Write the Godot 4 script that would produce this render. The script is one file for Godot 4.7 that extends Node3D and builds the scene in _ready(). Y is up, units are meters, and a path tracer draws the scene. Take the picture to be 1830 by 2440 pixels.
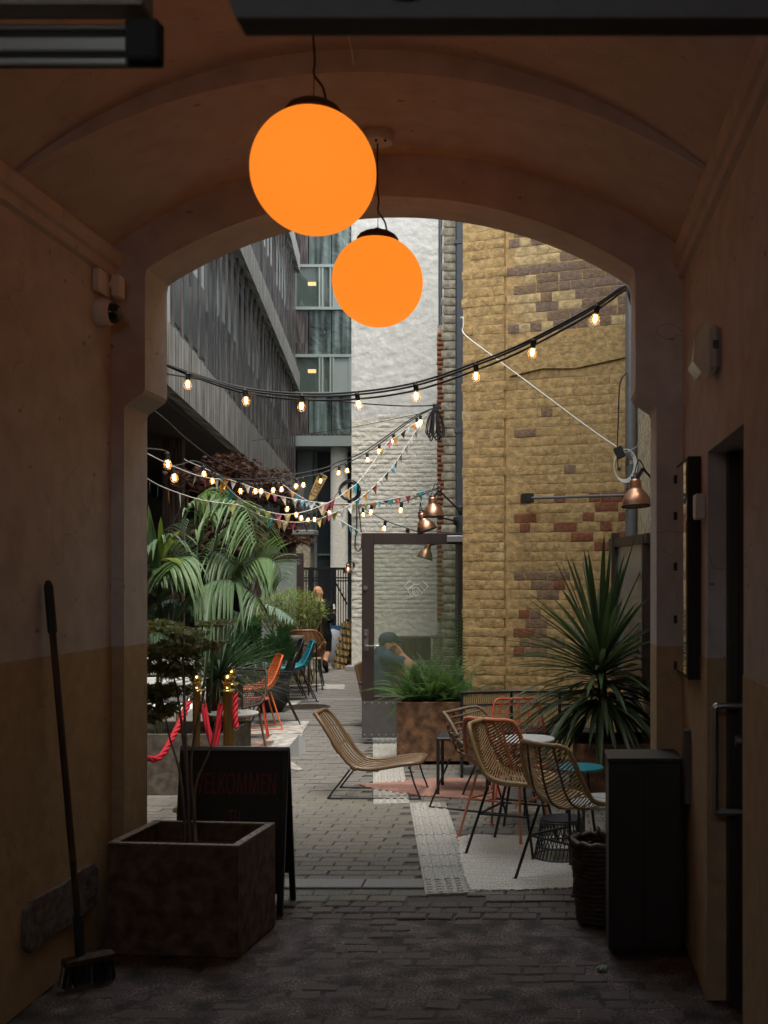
extends Node3D
# A dim arched passage opening on a courtyard with plants, rattan chairs and festoon lights.
# Pixel (px, py) of the photograph at distance d -> point; the lens looks along -z, principal point (1297, 1383).
const F := 2700.0
const CX := 1297.0
const CY := 1383.0
const EYE := 1.62
var rng := RandomNumberGenerator.new()
var M := {}
var T := {}
var used := {}

func P(px: float, py: float, d: float) -> Vector3:
	return Vector3((px - CX) / F * d, EYE - (py - CY) / F * d, -d)

func G(px: float, py: float, h := 0.0) -> Vector3:
	var d := F * (EYE - h) / (py - CY)
	return Vector3((px - CX) / F * d, h, -d)

func V(x: float, y: float, z: float) -> Vector3:
	return Vector3(x, y, z)

func rr(a: float, b: float) -> float:
	return rng.randf_range(a, b)

# ---------- geometry collector ----------
class Q:
	var v := PackedVector3Array()
	var n := PackedVector3Array()
	var c := PackedColorArray()
	var uv := PackedVector2Array()
	var i := PackedInt32Array()
	var smooth := false
	var color := Color(1, 1, 1)
	var colored := false

	func tri(a: Vector3, b: Vector3, d: Vector3) -> void:   # counter-clockwise from outside
		var k := v.size()
		var nn := (b - a).cross(d - a).normalized()
		v.append(a); v.append(b); v.append(d)
		for q in 3:
			n.append(nn); c.append(color); uv.append(Vector2.ZERO)
		i.append(k); i.append(k + 2); i.append(k + 1)

	func quad(a: Vector3, b: Vector3, d: Vector3, e: Vector3) -> void:
		var k := v.size()
		var nn := (d - a).cross(e - b).normalized()
		v.append(a); v.append(b); v.append(d); v.append(e)
		for q in 4:
			n.append(nn); c.append(color)
		uv.append(Vector2(0, 1)); uv.append(Vector2(1, 1)); uv.append(Vector2(1, 0)); uv.append(Vector2(0, 0))
		i.append(k); i.append(k + 2); i.append(k + 1)
		i.append(k); i.append(k + 3); i.append(k + 2)

	func box(center: Vector3, size: Vector3, basis := Basis.IDENTITY, bevel := 0.0) -> void:
		var h := size * 0.5
		if bevel <= 0.0:
			var p := []
			for q in 8:
				p.append(center + basis * Vector3(h.x if q & 1 else -h.x, h.y if q & 2 else -h.y, h.z if q & 4 else -h.z))
			quad(p[4], p[5], p[7], p[6]); quad(p[1], p[0], p[2], p[3])
			quad(p[5], p[1], p[3], p[7]); quad(p[0], p[4], p[6], p[2])
			quad(p[6], p[7], p[3], p[2]); quad(p[0], p[1], p[5], p[4])
			return
		var b := minf(bevel, minf(h.x, minf(h.y, h.z)) * 0.9)
		var g := h - Vector3(b, b, b)
		# six faces, twelve chamfers, eight corners
		for ax in 3:
			var u := (ax + 1) % 3
			var w := (ax + 2) % 3
			for s in [-1.0, 1.0]:
				var pts := []
				for st in [[-1, -1], [1, -1], [1, 1], [-1, 1]]:
					var q := Vector3()
					q[ax] = h[ax] * s; q[u] = g[u] * st[0]; q[w] = g[w] * st[1]
					pts.append(center + basis * q)
				if s > 0: quad(pts[0], pts[1], pts[2], pts[3])
				else: quad(pts[3], pts[2], pts[1], pts[0])
		for ax in 3:
			var u := (ax + 1) % 3
			var w := (ax + 2) % 3
			for su in [-1.0, 1.0]:
				for sw in [-1.0, 1.0]:
					var q := [Vector3(), Vector3(), Vector3(), Vector3()]
					for k in 4:
						q[k][ax] = g[ax] * (-1.0 if k == 0 or k == 3 else 1.0)
					q[0][u] = h[u] * su; q[0][w] = g[w] * sw
					q[1][u] = h[u] * su; q[1][w] = g[w] * sw
					q[2][u] = g[u] * su; q[2][w] = h[w] * sw
					q[3][u] = g[u] * su; q[3][w] = h[w] * sw
					for k in 4:
						q[k] = center + basis * q[k]
					if su * sw > 0: quad(q[0], q[1], q[2], q[3])
					else: quad(q[3], q[2], q[1], q[0])
		for k in 8:
			var s := Vector3(1 if k & 1 else -1, 1 if k & 2 else -1, 1 if k & 4 else -1)
			var a := center + basis * Vector3(h.x * s.x, g.y * s.y, g.z * s.z)
			var d := center + basis * Vector3(g.x * s.x, h.y * s.y, g.z * s.z)
			var e := center + basis * Vector3(g.x * s.x, g.y * s.y, h.z * s.z)
			if s.x * s.y * s.z > 0: tri(a, d, e)
			else: tri(a, e, d)

	func span(a: Vector3, b: Vector3, bevel := 0.0) -> void:   # box between two corners
		box((a + b) * 0.5, (b - a).abs(), Basis.IDENTITY, bevel)

	func bar(a: Vector3, b: Vector3, w: float, t: float, up := Vector3.UP, bevel := 0.0) -> void:
		var z := (b - a).normalized()
		var x := up.cross(z)
		if x.length() < 0.01: x = Vector3.RIGHT.cross(z)
		x = x.normalized()
		box((a + b) * 0.5, Vector3(w, t, (b - a).length()), Basis(x, z.cross(x), z), bevel)

	func tube(pts: Array, r, sides := 6, closed := false, caps := true) -> void:
		var m := pts.size()
		if m < 2: return
		var base := v.size()
		var t0: Vector3 = (pts[1] - pts[0]).normalized()
		var side := t0.cross(Vector3.UP)
		if side.length() < 0.05: side = t0.cross(Vector3.RIGHT)
		side = side.normalized()
		smooth = true
		for k in m:
			var a: Vector3 = pts[(k - 1 + m) % m] if closed else pts[maxi(k - 1, 0)]
			var b: Vector3 = pts[(k + 1) % m] if closed else pts[mini(k + 1, m - 1)]
			var t := (b - a).normalized()
			side = (side - t * side.dot(t))
			if side.length() < 1e-5: side = t.cross(Vector3(0.3, 0.9, 0.2))
			side = side.normalized()
			var up := t.cross(side)
			var rad: float = r[k] if r is Array or r is PackedFloat32Array else r
			for s in sides:
				var an := TAU * s / sides
				var d := side * cos(an) + up * sin(an)
				v.append(pts[k] + d * rad); n.append(d); c.append(color); uv.append(Vector2(float(s) / sides, float(k) / m))
		var rows := m if closed else m - 1
		for k in rows:
			for s in sides:
				var a := base + k * sides + s
				var b := base + k * sides + (s + 1) % sides
				var e := base + ((k + 1) % m) * sides + s
				var f := base + ((k + 1) % m) * sides + (s + 1) % sides
				i.append(a); i.append(e); i.append(f)
				i.append(a); i.append(f); i.append(b)
		if caps and not closed:
			for end in 2:
				var row := base + (m - 1) * sides * end
				var p: Vector3 = pts[(m - 1) * end]
				var t: Vector3 = ((pts[m - 1] - pts[m - 2]) if end else (pts[0] - pts[1])).normalized()
				var k := v.size()
				v.append(p); n.append(t); c.append(color); uv.append(Vector2.ZERO)
				for s in sides:
					v.append(v[row + s]); n.append(t); c.append(color); uv.append(Vector2.ZERO)
				for s in sides:
					if end:
						i.append(k); i.append(k + 1 + (s + 1) % sides); i.append(k + 1 + s)
					else:
						i.append(k); i.append(k + 1 + s); i.append(k + 1 + (s + 1) % sides)

	func lathe(profile: Array, segs: int, at: Transform3D, cap := true) -> void:   # profile of Vector2(r, y), bottom to top
		var base := v.size()
		var m := profile.size()
		smooth = true
		for k in m:
			var a: Vector2 = profile[maxi(k - 1, 0)]
			var b: Vector2 = profile[mini(k + 1, m - 1)]
			var nr := Vector2(b.y - a.y, a.x - b.x).normalized()
			for s in segs + 1:
				var an := TAU * s / segs
				var d := Vector3(cos(an), 0, -sin(an))
				v.append(at * (d * profile[k].x + Vector3.UP * profile[k].y))
				n.append((at.basis * (d * nr.x + Vector3.UP * nr.y)).normalized()); c.append(color); uv.append(Vector2(float(s) / segs, float(k) / m))
		for k in m - 1:
			for s in segs:
				var a := base + k * (segs + 1) + s
				var b := a + 1
				var e := a + segs + 1
				var f := e + 1
				i.append(a); i.append(f); i.append(b)
				i.append(a); i.append(e); i.append(f)

	func sphere(at: Vector3, r: float, segs := 16, rows := 10, sc := Vector3.ONE) -> void:
		var pr := []
		for k in rows + 1:
			var a := -PI / 2 + PI * k / rows
			pr.append(Vector2(maxf(cos(a), 0.0) * r, sin(a) * r))
		lathe(pr, segs, Transform3D(Basis.IDENTITY.scaled(sc), at))

	func extrude(poly: PackedVector2Array, at: Transform3D, depth: float) -> void:   # polygon in the local xy plane, pushed along +z by depth
		var idx := Geometry2D.triangulate_polygon(poly)
		var cw := Geometry2D.is_polygon_clockwise(poly)
		for t in idx.size() / 3:
			var a := poly[idx[t * 3]]
			var b := poly[idx[t * 3 + 1]]
			var d := poly[idx[t * 3 + 2]]
			if (b - a).cross(d - a) < 0:
				var sw := b
				b = d
				d = sw
			tri(at * Vector3(a.x, a.y, depth), at * Vector3(b.x, b.y, depth), at * Vector3(d.x, d.y, depth))
			tri(at * Vector3(a.x, a.y, 0), at * Vector3(d.x, d.y, 0), at * Vector3(b.x, b.y, 0))
		var m := poly.size()
		for k in m:
			var a := poly[k]
			var b := poly[(k + 1) % m]
			if not cw: quad(at * Vector3(a.x, a.y, 0), at * Vector3(b.x, b.y, 0), at * Vector3(b.x, b.y, depth), at * Vector3(a.x, a.y, depth))
			else: quad(at * Vector3(b.x, b.y, 0), at * Vector3(a.x, a.y, 0), at * Vector3(a.x, a.y, depth), at * Vector3(b.x, b.y, depth))

	func mesh(shift := Vector3.ZERO, flip := false) -> ArrayMesh:
		var arr := []
		arr.resize(Mesh.ARRAY_MAX)
		if shift != Vector3.ZERO:
			for k in v.size():
				v[k] -= shift
		arr[Mesh.ARRAY_VERTEX] = v
		arr[Mesh.ARRAY_NORMAL] = n
		arr[Mesh.ARRAY_TEX_UV] = uv
		if colored: arr[Mesh.ARRAY_COLOR] = c
		arr[Mesh.ARRAY_INDEX] = i
		var am := ArrayMesh.new()
		if i.size(): am.add_surface_from_arrays(Mesh.PRIMITIVE_TRIANGLES, arr)
		return am

# ---------- nodes ----------
func numbered(called: String) -> String:
	var k: int = used.get(called, -1) + 1
	used[called] = k
	return called if k == 0 else "%s_%03d" % [called, k]

func origin_of(o: Node) -> Vector3:
	return o.get_meta("org") if o.has_meta("org") else Vector3.ZERO

func thing(called: String, label: String, category: String, at := Vector3.ZERO, group := "") -> Node3D:
	var o := Node3D.new()
	o.name = numbered(called)
	add_child(o)
	o.position = at
	o.set_meta("org", at)
	tag(o, label, category, group)
	return o

func tag(o: Node, label: String, category: String, group := "") -> void:
	o.set_meta("label", label)
	o.set_meta("category", category)
	if group: o.set_meta("group", group)

func part(called: String, q: Q, m: Material, parent: Node, kind := "") -> MeshInstance3D:   # q is in world coordinates
	var o := MeshInstance3D.new()
	var par: Node = parent
	o.name = called
	var org := origin_of(par)
	o.mesh = q.mesh(org)
	o.set_meta("org", org)
	o.material_override = null
	if o.mesh.get_surface_count(): o.mesh.surface_set_material(0, m)
	par.add_child(o, true)
	if kind: o.set_meta("kind", kind)
	return o

func shared(called: String, mesh: Mesh, m: Material, parent: Node, t: Transform3D) -> MeshInstance3D:   # an alike piece, mesh shared
	var o := MeshInstance3D.new()
	o.name = called
	o.mesh = mesh
	o.material_override = m
	t.origin -= origin_of(parent)
	o.transform = t
	o.set_meta("org", origin_of(parent))
	parent.add_child(o, true)
	return o

func lone(called: String, q: Q, m: Material, label: String, category: String, group := "", at := Vector3.ZERO) -> MeshInstance3D:   # a thing of one mesh
	var o := MeshInstance3D.new()
	o.name = numbered(called)
	o.mesh = q.mesh(at)
	o.mesh.surface_set_material(0, m)
	o.position = at
	add_child(o)
	tag(o, label, category, group)
	return o

func struct(called: String, q: Q, m: Material) -> MeshInstance3D:
	var o := MeshInstance3D.new()
	o.name = numbered(called)
	o.mesh = q.mesh()
	o.mesh.surface_set_material(0, m)
	o.set_meta("kind", "structure")
	o.set_meta("org", Vector3.ZERO)
	add_child(o)
	return o

# ---------- materials ----------
func lin(r: float, g: float, b: float, a := 1.0) -> Color:
	var k := Color(r, g, b).linear_to_srgb()
	k.a = a
	return k

func noise_image(seed_: int, freq: float, size: int, lo: float, hi: float, type := FastNoiseLite.TYPE_SIMPLEX_SMOOTH, oct := 4, contrast := 1.0) -> Image:
	var f := FastNoiseLite.new()
	f.seed = seed_
	f.noise_type = type
	f.frequency = freq
	f.fractal_octaves = oct
	var im := f.get_seamless_image(size, size)
	im.convert(Image.FORMAT_RGB8)
	var data := im.get_data()
	for k in data.size():
		var x := (data[k] / 255.0 - 0.5) * contrast + 0.5
		data[k] = int(clampf(lo + (hi - lo) * x, 0.0, 1.0) * 255.0)
	return Image.create_from_data(size, size, false, Image.FORMAT_RGB8, data)

func tex(im: Image) -> ImageTexture:
	return ImageTexture.create_from_image(im)

func mat(r: float, g: float, b: float, rough := 0.8, metal := 0.0) -> StandardMaterial3D:
	var m := StandardMaterial3D.new()
	m.albedo_color = lin(r, g, b)
	m.roughness = rough
	m.metallic = metal
	return m

func tri_mat(m: StandardMaterial3D, color_tex: String, scale: float, bump := "", bump_cm := 0.0, rough := "") -> StandardMaterial3D:
	m.uv1_triplanar = true
	m.uv1_world_triplanar = true
	m.uv1_scale = Vector3.ONE * scale
	if color_tex: m.albedo_texture = T[color_tex]
	if bump:
		m.heightmap_enabled = true
		m.heightmap_texture = T[bump]
		m.heightmap_scale = bump_cm
	if rough: m.roughness_texture = T[rough]
	return m

func glass(alpha := 0.08, tint := Color(0.8, 0.9, 0.85)) -> StandardMaterial3D:
	var m := StandardMaterial3D.new()
	m.transparency = BaseMaterial3D.TRANSPARENCY_ALPHA
	m.albedo_color = Color(tint.r, tint.g, tint.b, alpha)
	m.roughness = 0.03
	return m

func glow(r: float, g: float, b: float, energy: float) -> StandardMaterial3D:
	var m := mat(r, g, b, 0.5)
	m.emission_enabled = true
	m.emission = lin(r, g, b)
	m.emission_energy_multiplier = energy
	return m

func wear_image() -> Image:   # plaster: faint clouds, scuffs, hairline cracks, chips
	var im := noise_image(41, 0.015, 1024, 0.90, 1.0, FastNoiseLite.TYPE_SIMPLEX_SMOOTH, 6, 1.4)
	var r := RandomNumberGenerator.new()
	r.seed = 9
	for k in 26:   # cracks wander
		var p := Vector2(r.randf() * 1024, r.randf() * 1024)
		var a := r.randf() * TAU
		var dark := r.randf_range(0.72, 0.9)
		for s in r.randi_range(40, 260):
			a += r.randf_range(-0.35, 0.35)
			p += Vector2(cos(a), sin(a))
			var x := posmod(int(p.x), 1024)
			var y := posmod(int(p.y), 1024)
			im.set_pixel(x, y, im.get_pixel(x, y) * dark)
	for k in 150:   # chips and scuffs
		var c := Vector2(r.randf() * 1024, r.randf() * 1024)
		var w := r.randf_range(1, 7)
		var h := r.randf_range(1, 4)
		var d := r.randf_range(0.7, 1.06)
		for y in range(int(-h), int(h) + 1):
			for x in range(int(-w), int(w) + 1):
				if x * x / (w * w) + y * y / (h * h) < r.randf_range(0.5, 1.1):
					var u := posmod(int(c.x) + x, 1024)
					var v := posmod(int(c.y) + y, 1024)
					im.set_pixel(u, v, (im.get_pixel(u, v) * d).clamp(Color.BLACK, Color.WHITE))
	return im

func floor_image() -> Image:   # worn paving: dark traffic patches, grit and pale crumbs
	var a := noise_image(51, 0.011, 1024, 0.5, 1.0, FastNoiseLite.TYPE_SIMPLEX_SMOOTH, 7, 1.9)
	var b := noise_image(52, 0.16, 1024, 0.5, 1.0, FastNoiseLite.TYPE_SIMPLEX_SMOOTH, 4, 2.2)
	var da := a.get_data()
	var db := b.get_data()
	for k in da.size(): da[k] = int(da[k] * (db[k] / 255.0))
	var im := Image.create_from_data(1024, 1024, false, Image.FORMAT_RGB8, da)
	var r := RandomNumberGenerator.new()
	r.seed = 19
	for k in 240:
		var x := r.randi() % 1024
		var y := r.randi() % 1024
		for s in r.randi_range(1, 5):
			var v := r.randf_range(0.75, 1.0)
			im.set_pixel((x + r.randi() % 3) % 1024, (y + r.randi() % 2) % 1024, Color(v, v, v))
	return im

func streaks(seed_: int, w: int, h: int, lo: float, hi: float, vertical := true) -> Image:
	var f := FastNoiseLite.new()
	f.seed = seed_
	f.frequency = 1.0
	f.fractal_octaves = 3
	var im := Image.create(w, h, false, Image.FORMAT_RGB8)
	for y in h:
		for x in w:
			var a := f.get_noise_2d(x * 0.11, y * 0.006) if vertical else f.get_noise_2d(x * 0.006, y * 0.11)
			var k := clampf(lo + (hi - lo) * (a * 1.1 + 0.5), 0, 1)
			im.set_pixel(x, y, Color(k, k, k))
	return im

func make_materials() -> void:
	T.fine = tex(noise_image(11, 0.09, 512, 0.68, 1.0, FastNoiseLite.TYPE_SIMPLEX_SMOOTH, 5, 1.6))
	T.blotch = tex(noise_image(12, 0.02, 512, 0.74, 1.0, FastNoiseLite.TYPE_SIMPLEX_SMOOTH, 6, 1.7))
	T.plaster = tex(noise_image(13, 0.02, 512, 0.92, 1.0, FastNoiseLite.TYPE_SIMPLEX_SMOOTH, 6, 1.5))
	T.wear = tex(wear_image())
	T.floor = tex(floor_image())
	T.height = tex(noise_image(14, 0.05, 512, 0.0, 1.0, FastNoiseLite.TYPE_SIMPLEX_SMOOTH, 6, 1.5))
	T.height_coarse = tex(noise_image(15, 0.018, 512, 0.0, 1.0, FastNoiseLite.TYPE_SIMPLEX_SMOOTH, 5, 1.5))
	T.speckle = tex(noise_image(16, 0.35, 512, 0.55, 1.0, FastNoiseLite.TYPE_SIMPLEX_SMOOTH, 3, 2.2))
	T.rust = tex(noise_image(17, 0.02, 512, 0.6, 1.0, FastNoiseLite.TYPE_SIMPLEX_SMOOTH, 6, 1.7))
	T.asphalt = tex(noise_image(27, 0.05, 1024, 0.35, 1.0, FastNoiseLite.TYPE_SIMPLEX_SMOOTH, 7, 2.0))
	T.rough = tex(noise_image(18, 0.03, 256, 0.55, 1.0, FastNoiseLite.TYPE_SIMPLEX_SMOOTH, 5, 1.6))
	T.streak = tex(streaks(19, 256, 256, 0.45, 1.0))
	T.worn = tex(streaks(20, 512, 512, 0.35, 1.0, false))
	T.slub = tex(streaks(21, 256, 256, 0.0, 1.0, false))

	# passage
	M.plaster = tri_mat(mat(0.53, 0.485, 0.455, 0.85), "wear", 0.35, "height", 0.1)
	M.dado = tri_mat(mat(0.43, 0.30, 0.165, 0.7), "wear", 0.5, "height", 0.1)
	M.patch = tri_mat(mat(0.17, 0.145, 0.13, 0.95), "blotch", 1.6, "height_coarse", 0.3)
	M.passage_floor = tri_mat(mat(0.23, 0.18, 0.165, 0.9), "floor", 0.4, "floor", 0.5)
	# courtyard walls
	M.ochre = tri_mat(mat(0.51, 0.34, 0.145, 0.9), "blotch", 1.2, "height", 0.25)
	M.ochre_b = tri_mat(mat(0.485, 0.32, 0.132, 0.9), "blotch", 1.5, "height", 0.3)
	M.ochre_pale = tri_mat(mat(0.58, 0.42, 0.21, 0.9), "blotch", 1.4, "height", 0.25)
	M.brick_brown = tri_mat(mat(0.26, 0.165, 0.10, 0.92), "blotch", 2.2, "height", 0.3)
	M.brick_violet = tri_mat(mat(0.25, 0.165, 0.12, 0.92), "blotch", 2.5, "height", 0.25)
	M.brick_red = tri_mat(mat(0.27, 0.095, 0.045, 0.92), "blotch", 2.5, "height", 0.25)
	M.white_paint = tri_mat(mat(0.58, 0.56, 0.485, 0.85), "plaster", 0.8, "height_coarse", 0.8)
	M.white_plaster = tri_mat(mat(0.60, 0.60, 0.57, 0.85), "plaster", 0.5, "height_coarse", 0.7)
	M.beige_paint = tri_mat(mat(0.42, 0.37, 0.27, 0.88), "blotch", 1.2, "height", 0.25)
	M.pale_plaster = tri_mat(mat(0.60, 0.50, 0.32, 0.9), "blotch", 0.9, "height", 0.5)
	M.downpipe = tri_mat(mat(0.17, 0.175, 0.18, 0.45, 0.35), "plaster", 1.0)
	M.downpipe_dark = tri_mat(mat(0.09, 0.10, 0.115, 0.5, 0.2), "plaster", 1.0)
	# ground
	M.ground = tri_mat(mat(0.05, 0.047, 0.043, 0.95), "fine", 0.8)
	for k in 5:
		var s: float = [0.92, 1.0, 1.08, 0.96, 1.04][k]
		M["paver%d" % k] = tri_mat(mat(0.225 * s, 0.208 * s, (0.185 - 0.004 * k) * s, 0.88), "fine", 1.7 + 0.2 * k, "height", 0.5)
		M["sett%d" % k] = tri_mat(mat(0.125 * s, 0.10 * s, 0.09 * s, 0.85), "fine", 2.2 + 0.2 * k, "height", 0.25)
	M.joint = tri_mat(mat(0.10, 0.088, 0.072, 0.97), "fine", 2.0)
	M.granite = tri_mat(mat(0.36, 0.35, 0.33, 0.85), "speckle", 1.3)
	M.tactile = tri_mat(mat(0.52, 0.50, 0.45, 0.9), "fine", 1.2, "height", 0.4)
	M.slab = tri_mat(mat(0.42, 0.40, 0.36, 0.9), "blotch", 0.8)
	M.slab_pink = tri_mat(mat(0.40, 0.25, 0.20, 0.9), "blotch", 1.2)
	M.rug = tri_mat(mat(0.80, 0.76, 0.67, 0.97), "fine", 1.5, "slub", 0.8)
	M.rug_pink = tri_mat(mat(0.47, 0.25, 0.19, 0.97), "fine", 1.5, "slub", 0.8)
	M.iron_lid = tri_mat(mat(0.12, 0.085, 0.06, 0.7, 0.4), "speckle", 3.0, "speckle", 1.0)
	# metals, woods
	M.black = mat(0.012, 0.012, 0.013, 0.45)
	M.black_matt = mat(0.014, 0.013, 0.012, 0.8)
	M.dark_frame = tri_mat(mat(0.035, 0.022, 0.019, 0.5), "plaster", 1.0)
	M.steel = mat(0.45, 0.45, 0.46, 0.35, 1.0)
	M.grey_plate = tri_mat(mat(0.10, 0.092, 0.09, 0.6, 0.2), "plaster", 1.0)
	M.copper = tri_mat(mat(0.50, 0.27, 0.17, 0.36, 1.0), "plaster", 3.0, "", 0.0)
	M.brass = mat(0.72, 0.48, 0.16, 0.18, 1.0)
	M.brass_post = mat(0.42, 0.27, 0.09, 0.3, 1.0)
	M.chrome = mat(0.75, 0.74, 0.74, 0.12, 1.0)
	M.corten = tri_mat(mat(0.21, 0.105, 0.05, 0.8), "rust", 0.8, "height", 0.12)
	M.corten_dark = tri_mat(mat(0.17, 0.10, 0.07, 0.75), "rust", 1.0, "height", 0.12)
	M.soil = tri_mat(mat(0.035, 0.025, 0.018, 1.0), "speckle", 2.0, "speckle", 2.0)
	M.wood = tri_mat(mat(0.36, 0.20, 0.085, 0.7), "streak", 1.4)
	M.wood_dark = tri_mat(mat(0.075, 0.045, 0.033, 0.7), "streak", 1.4)
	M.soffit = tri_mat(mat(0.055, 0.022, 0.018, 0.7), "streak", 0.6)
	M.white_enamel = mat(0.72, 0.72, 0.70, 0.35)
	M.plastic_white = mat(0.60, 0.56, 0.50, 0.5)
	M.rubber = mat(0.015, 0.015, 0.016, 0.6)
	M.cable_white = mat(0.65, 0.64, 0.60, 0.5)
	M.sign_tan = tri_mat(mat(0.34, 0.24, 0.09, 0.6), "plaster", 4.0)
	M.cord = mat(0.72, 0.70, 0.66, 0.8)
	M.pane = glass(0.05)
	M.bulb_glass = glass(0.10, Color(1.0, 0.85, 0.6))
	M.filament = glow(1.0, 0.60, 0.22, 5.0)
	# rattan, enamel
	M.rattan = tri_mat(mat(0.52, 0.34, 0.15, 0.5), "fine", 6.0)
	M.rattan_pale = tri_mat(mat(0.52, 0.35, 0.16, 0.5), "fine", 6.0)
	M.rattan_brown = tri_mat(mat(0.20, 0.105, 0.045, 0.5), "fine", 6.0)
	M.rattan_grey = tri_mat(mat(0.20, 0.135, 0.08, 0.55), "fine", 6.0)
	M.rattan_red = tri_mat(mat(0.30, 0.13, 0.055, 0.5), "fine", 6.0)
	M.orange = mat(0.62, 0.13, 0.035, 0.45)
	M.orange_pale = mat(0.52, 0.17, 0.085, 0.5)
	M.red = mat(0.48, 0.055, 0.03, 0.4)
	M.teal = mat(0.014, 0.17, 0.215, 0.4)
	M.grey_top = mat(0.40, 0.42, 0.43, 0.4)
	M.rim_rust = tri_mat(mat(0.30, 0.21, 0.16, 0.6), "rust", 3.0)
	M.chalkboard = tri_mat(mat(0.014, 0.012, 0.011, 0.6), "plaster", 2.0)
	M.steel_edge = mat(0.35, 0.35, 0.34, 0.3, 0.6)
	M.chalk_red = tri_mat(mat(0.30, 0.065, 0.05, 0.9), "speckle", 1.5)
	M.broom_wood = tri_mat(mat(0.09, 0.045, 0.02, 0.6), "streak", 2.0)
	M.black_gloss = mat(0.01, 0.01, 0.012, 0.08)
	M.lens = glass(0.25, Color(0.8, 0.78, 0.7))
	M.mirror = mat(0.85, 0.86, 0.85, 0.02, 1.0)
	M.cabinet = tri_mat(mat(0.022, 0.02, 0.019, 0.45), "wear", 1.2)
	M.cabinet_top = M.cabinet
	M.reflector = mat(0.5, 0.49, 0.46, 0.3, 0.7)
	M.beam_tan = tri_mat(mat(0.40, 0.34, 0.26, 0.8), "plaster", 1.0)
	M.steel_dark = tri_mat(mat(0.05, 0.04, 0.037, 0.6), "wear", 1.5)
	M.frosted = tri_mat(mat(0.22, 0.25, 0.24, 0.35), "plaster", 0.4)
	M.grey_pane = mat(0.20, 0.20, 0.19, 0.15)
	M.pallet = tri_mat(mat(0.42, 0.27, 0.08, 0.75), "streak", 1.0)
	M.sack = tri_mat(mat(0.42, 0.43, 0.47, 0.8), "plaster", 1.0)
	M.blue_plastic = mat(0.03, 0.11, 0.22, 0.45)
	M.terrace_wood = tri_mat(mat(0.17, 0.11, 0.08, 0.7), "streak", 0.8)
	M.lounge = tri_mat(mat(0.17, 0.10, 0.048, 0.42), "fine", 6.0)
	M.lounge_slat = tri_mat(mat(0.25, 0.16, 0.08, 0.42), "fine", 6.0)
	M.cane_dark = mat(0.03, 0.018, 0.012, 0.6)
	M.bench_slat = tri_mat(mat(0.55, 0.40, 0.2, 0.5), "fine", 6.0)
	M.lamp_grey = mat(0.33, 0.30, 0.27, 0.45)
	M.wire_blue = mat(0.02, 0.03, 0.04, 0.5)
	M.rope = mat(0.42, 0.008, 0.02, 0.75)
	M.wicker = tri_mat(mat(0.055, 0.028, 0.017, 0.55), "fine", 8.0)
	# leaves
	M.palm = leaf(0.062, 0.105, 0.05, 0.38)
	M.palm_b = leaf(0.095, 0.155, 0.07, 0.36)
	M.palm_c = leaf(0.035, 0.065, 0.034, 0.4)
	M.leaf_yellow = leaf(0.11, 0.16, 0.03, 0.45)
	M.yucca = leaf(0.03, 0.05, 0.022, 0.42)
	M.yucca_b = leaf(0.045, 0.062, 0.032, 0.42)
	M.fern = leaf(0.062, 0.115, 0.036, 0.55)
	M.fern_b = leaf(0.038, 0.075, 0.028, 0.55)
	M.maple = leaf(0.11, 0.112, 0.04, 0.6)
	M.maple_red = leaf(0.045, 0.022, 0.018, 0.85)
	M.bamboo = leaf(0.15, 0.20, 0.06, 0.5)
	M.monstera = leaf(0.02, 0.055, 0.022, 0.28)
	M.bamboo_cane = mat(0.16, 0.12, 0.045, 0.6)
	M.silver = leaf(0.12, 0.18, 0.14, 0.4)
	M.stem = mat(0.07, 0.05, 0.03, 0.8)
	M.stem_green = mat(0.06, 0.08, 0.03, 0.7)

func leaf(r: float, g: float, b: float, rough: float) -> StandardMaterial3D:
	var m := mat(r, g, b, rough)
	m.backlight_enabled = true
	m.backlight = lin(1.3 * r, 1.3 * g, 0.9 * b)
	m.cull_mode = BaseMaterial3D.CULL_DISABLED
	m.metallic_specular = 0.3
	return m

func smooth_curve(pts: Array, per := 8) -> Array:   # Catmull-Rom through the points
	var out := []
	var m := pts.size()
	for k in m - 1:
		var a: Vector3 = pts[maxi(k - 1, 0)]
		var b: Vector3 = pts[k]
		var c: Vector3 = pts[k + 1]
		var d: Vector3 = pts[mini(k + 2, m - 1)]
		for s in per:
			out.append(b.cubic_interpolate(c, a, d, float(s) / per))
	out.append(pts[m - 1])
	return out

func along(pts: Array, t: float) -> Vector3:   # point at share t of the polyline's length
	var total := 0.0
	for k in pts.size() - 1:
		total += pts[k].distance_to(pts[k + 1])
	var left := t * total
	for k in pts.size() - 1:
		var l: float = pts[k].distance_to(pts[k + 1])
		if left <= l and l > 0: return pts[k].lerp(pts[k + 1], left / l)
		left -= l
	return pts[pts.size() - 1]

# ---------- the passage ----------
const WL := -1.97
const WR := 0.63
const AZ := -5.15
const AO := -5.45

func arc_pts(cx: float, half: float, y0: float, rise: float, n: int) -> Array:   # from left to right
	var r := (half * half + rise * rise) / (2.0 * rise)
	var cy := y0 + rise - r
	var a0 := asin(half / r)
	var out := []
	for k in n + 1:
		var a := -a0 + 2.0 * a0 * k / n
		out.append(Vector2(cx + sin(a) * r, cy + cos(a) * r))
	return out

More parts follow.
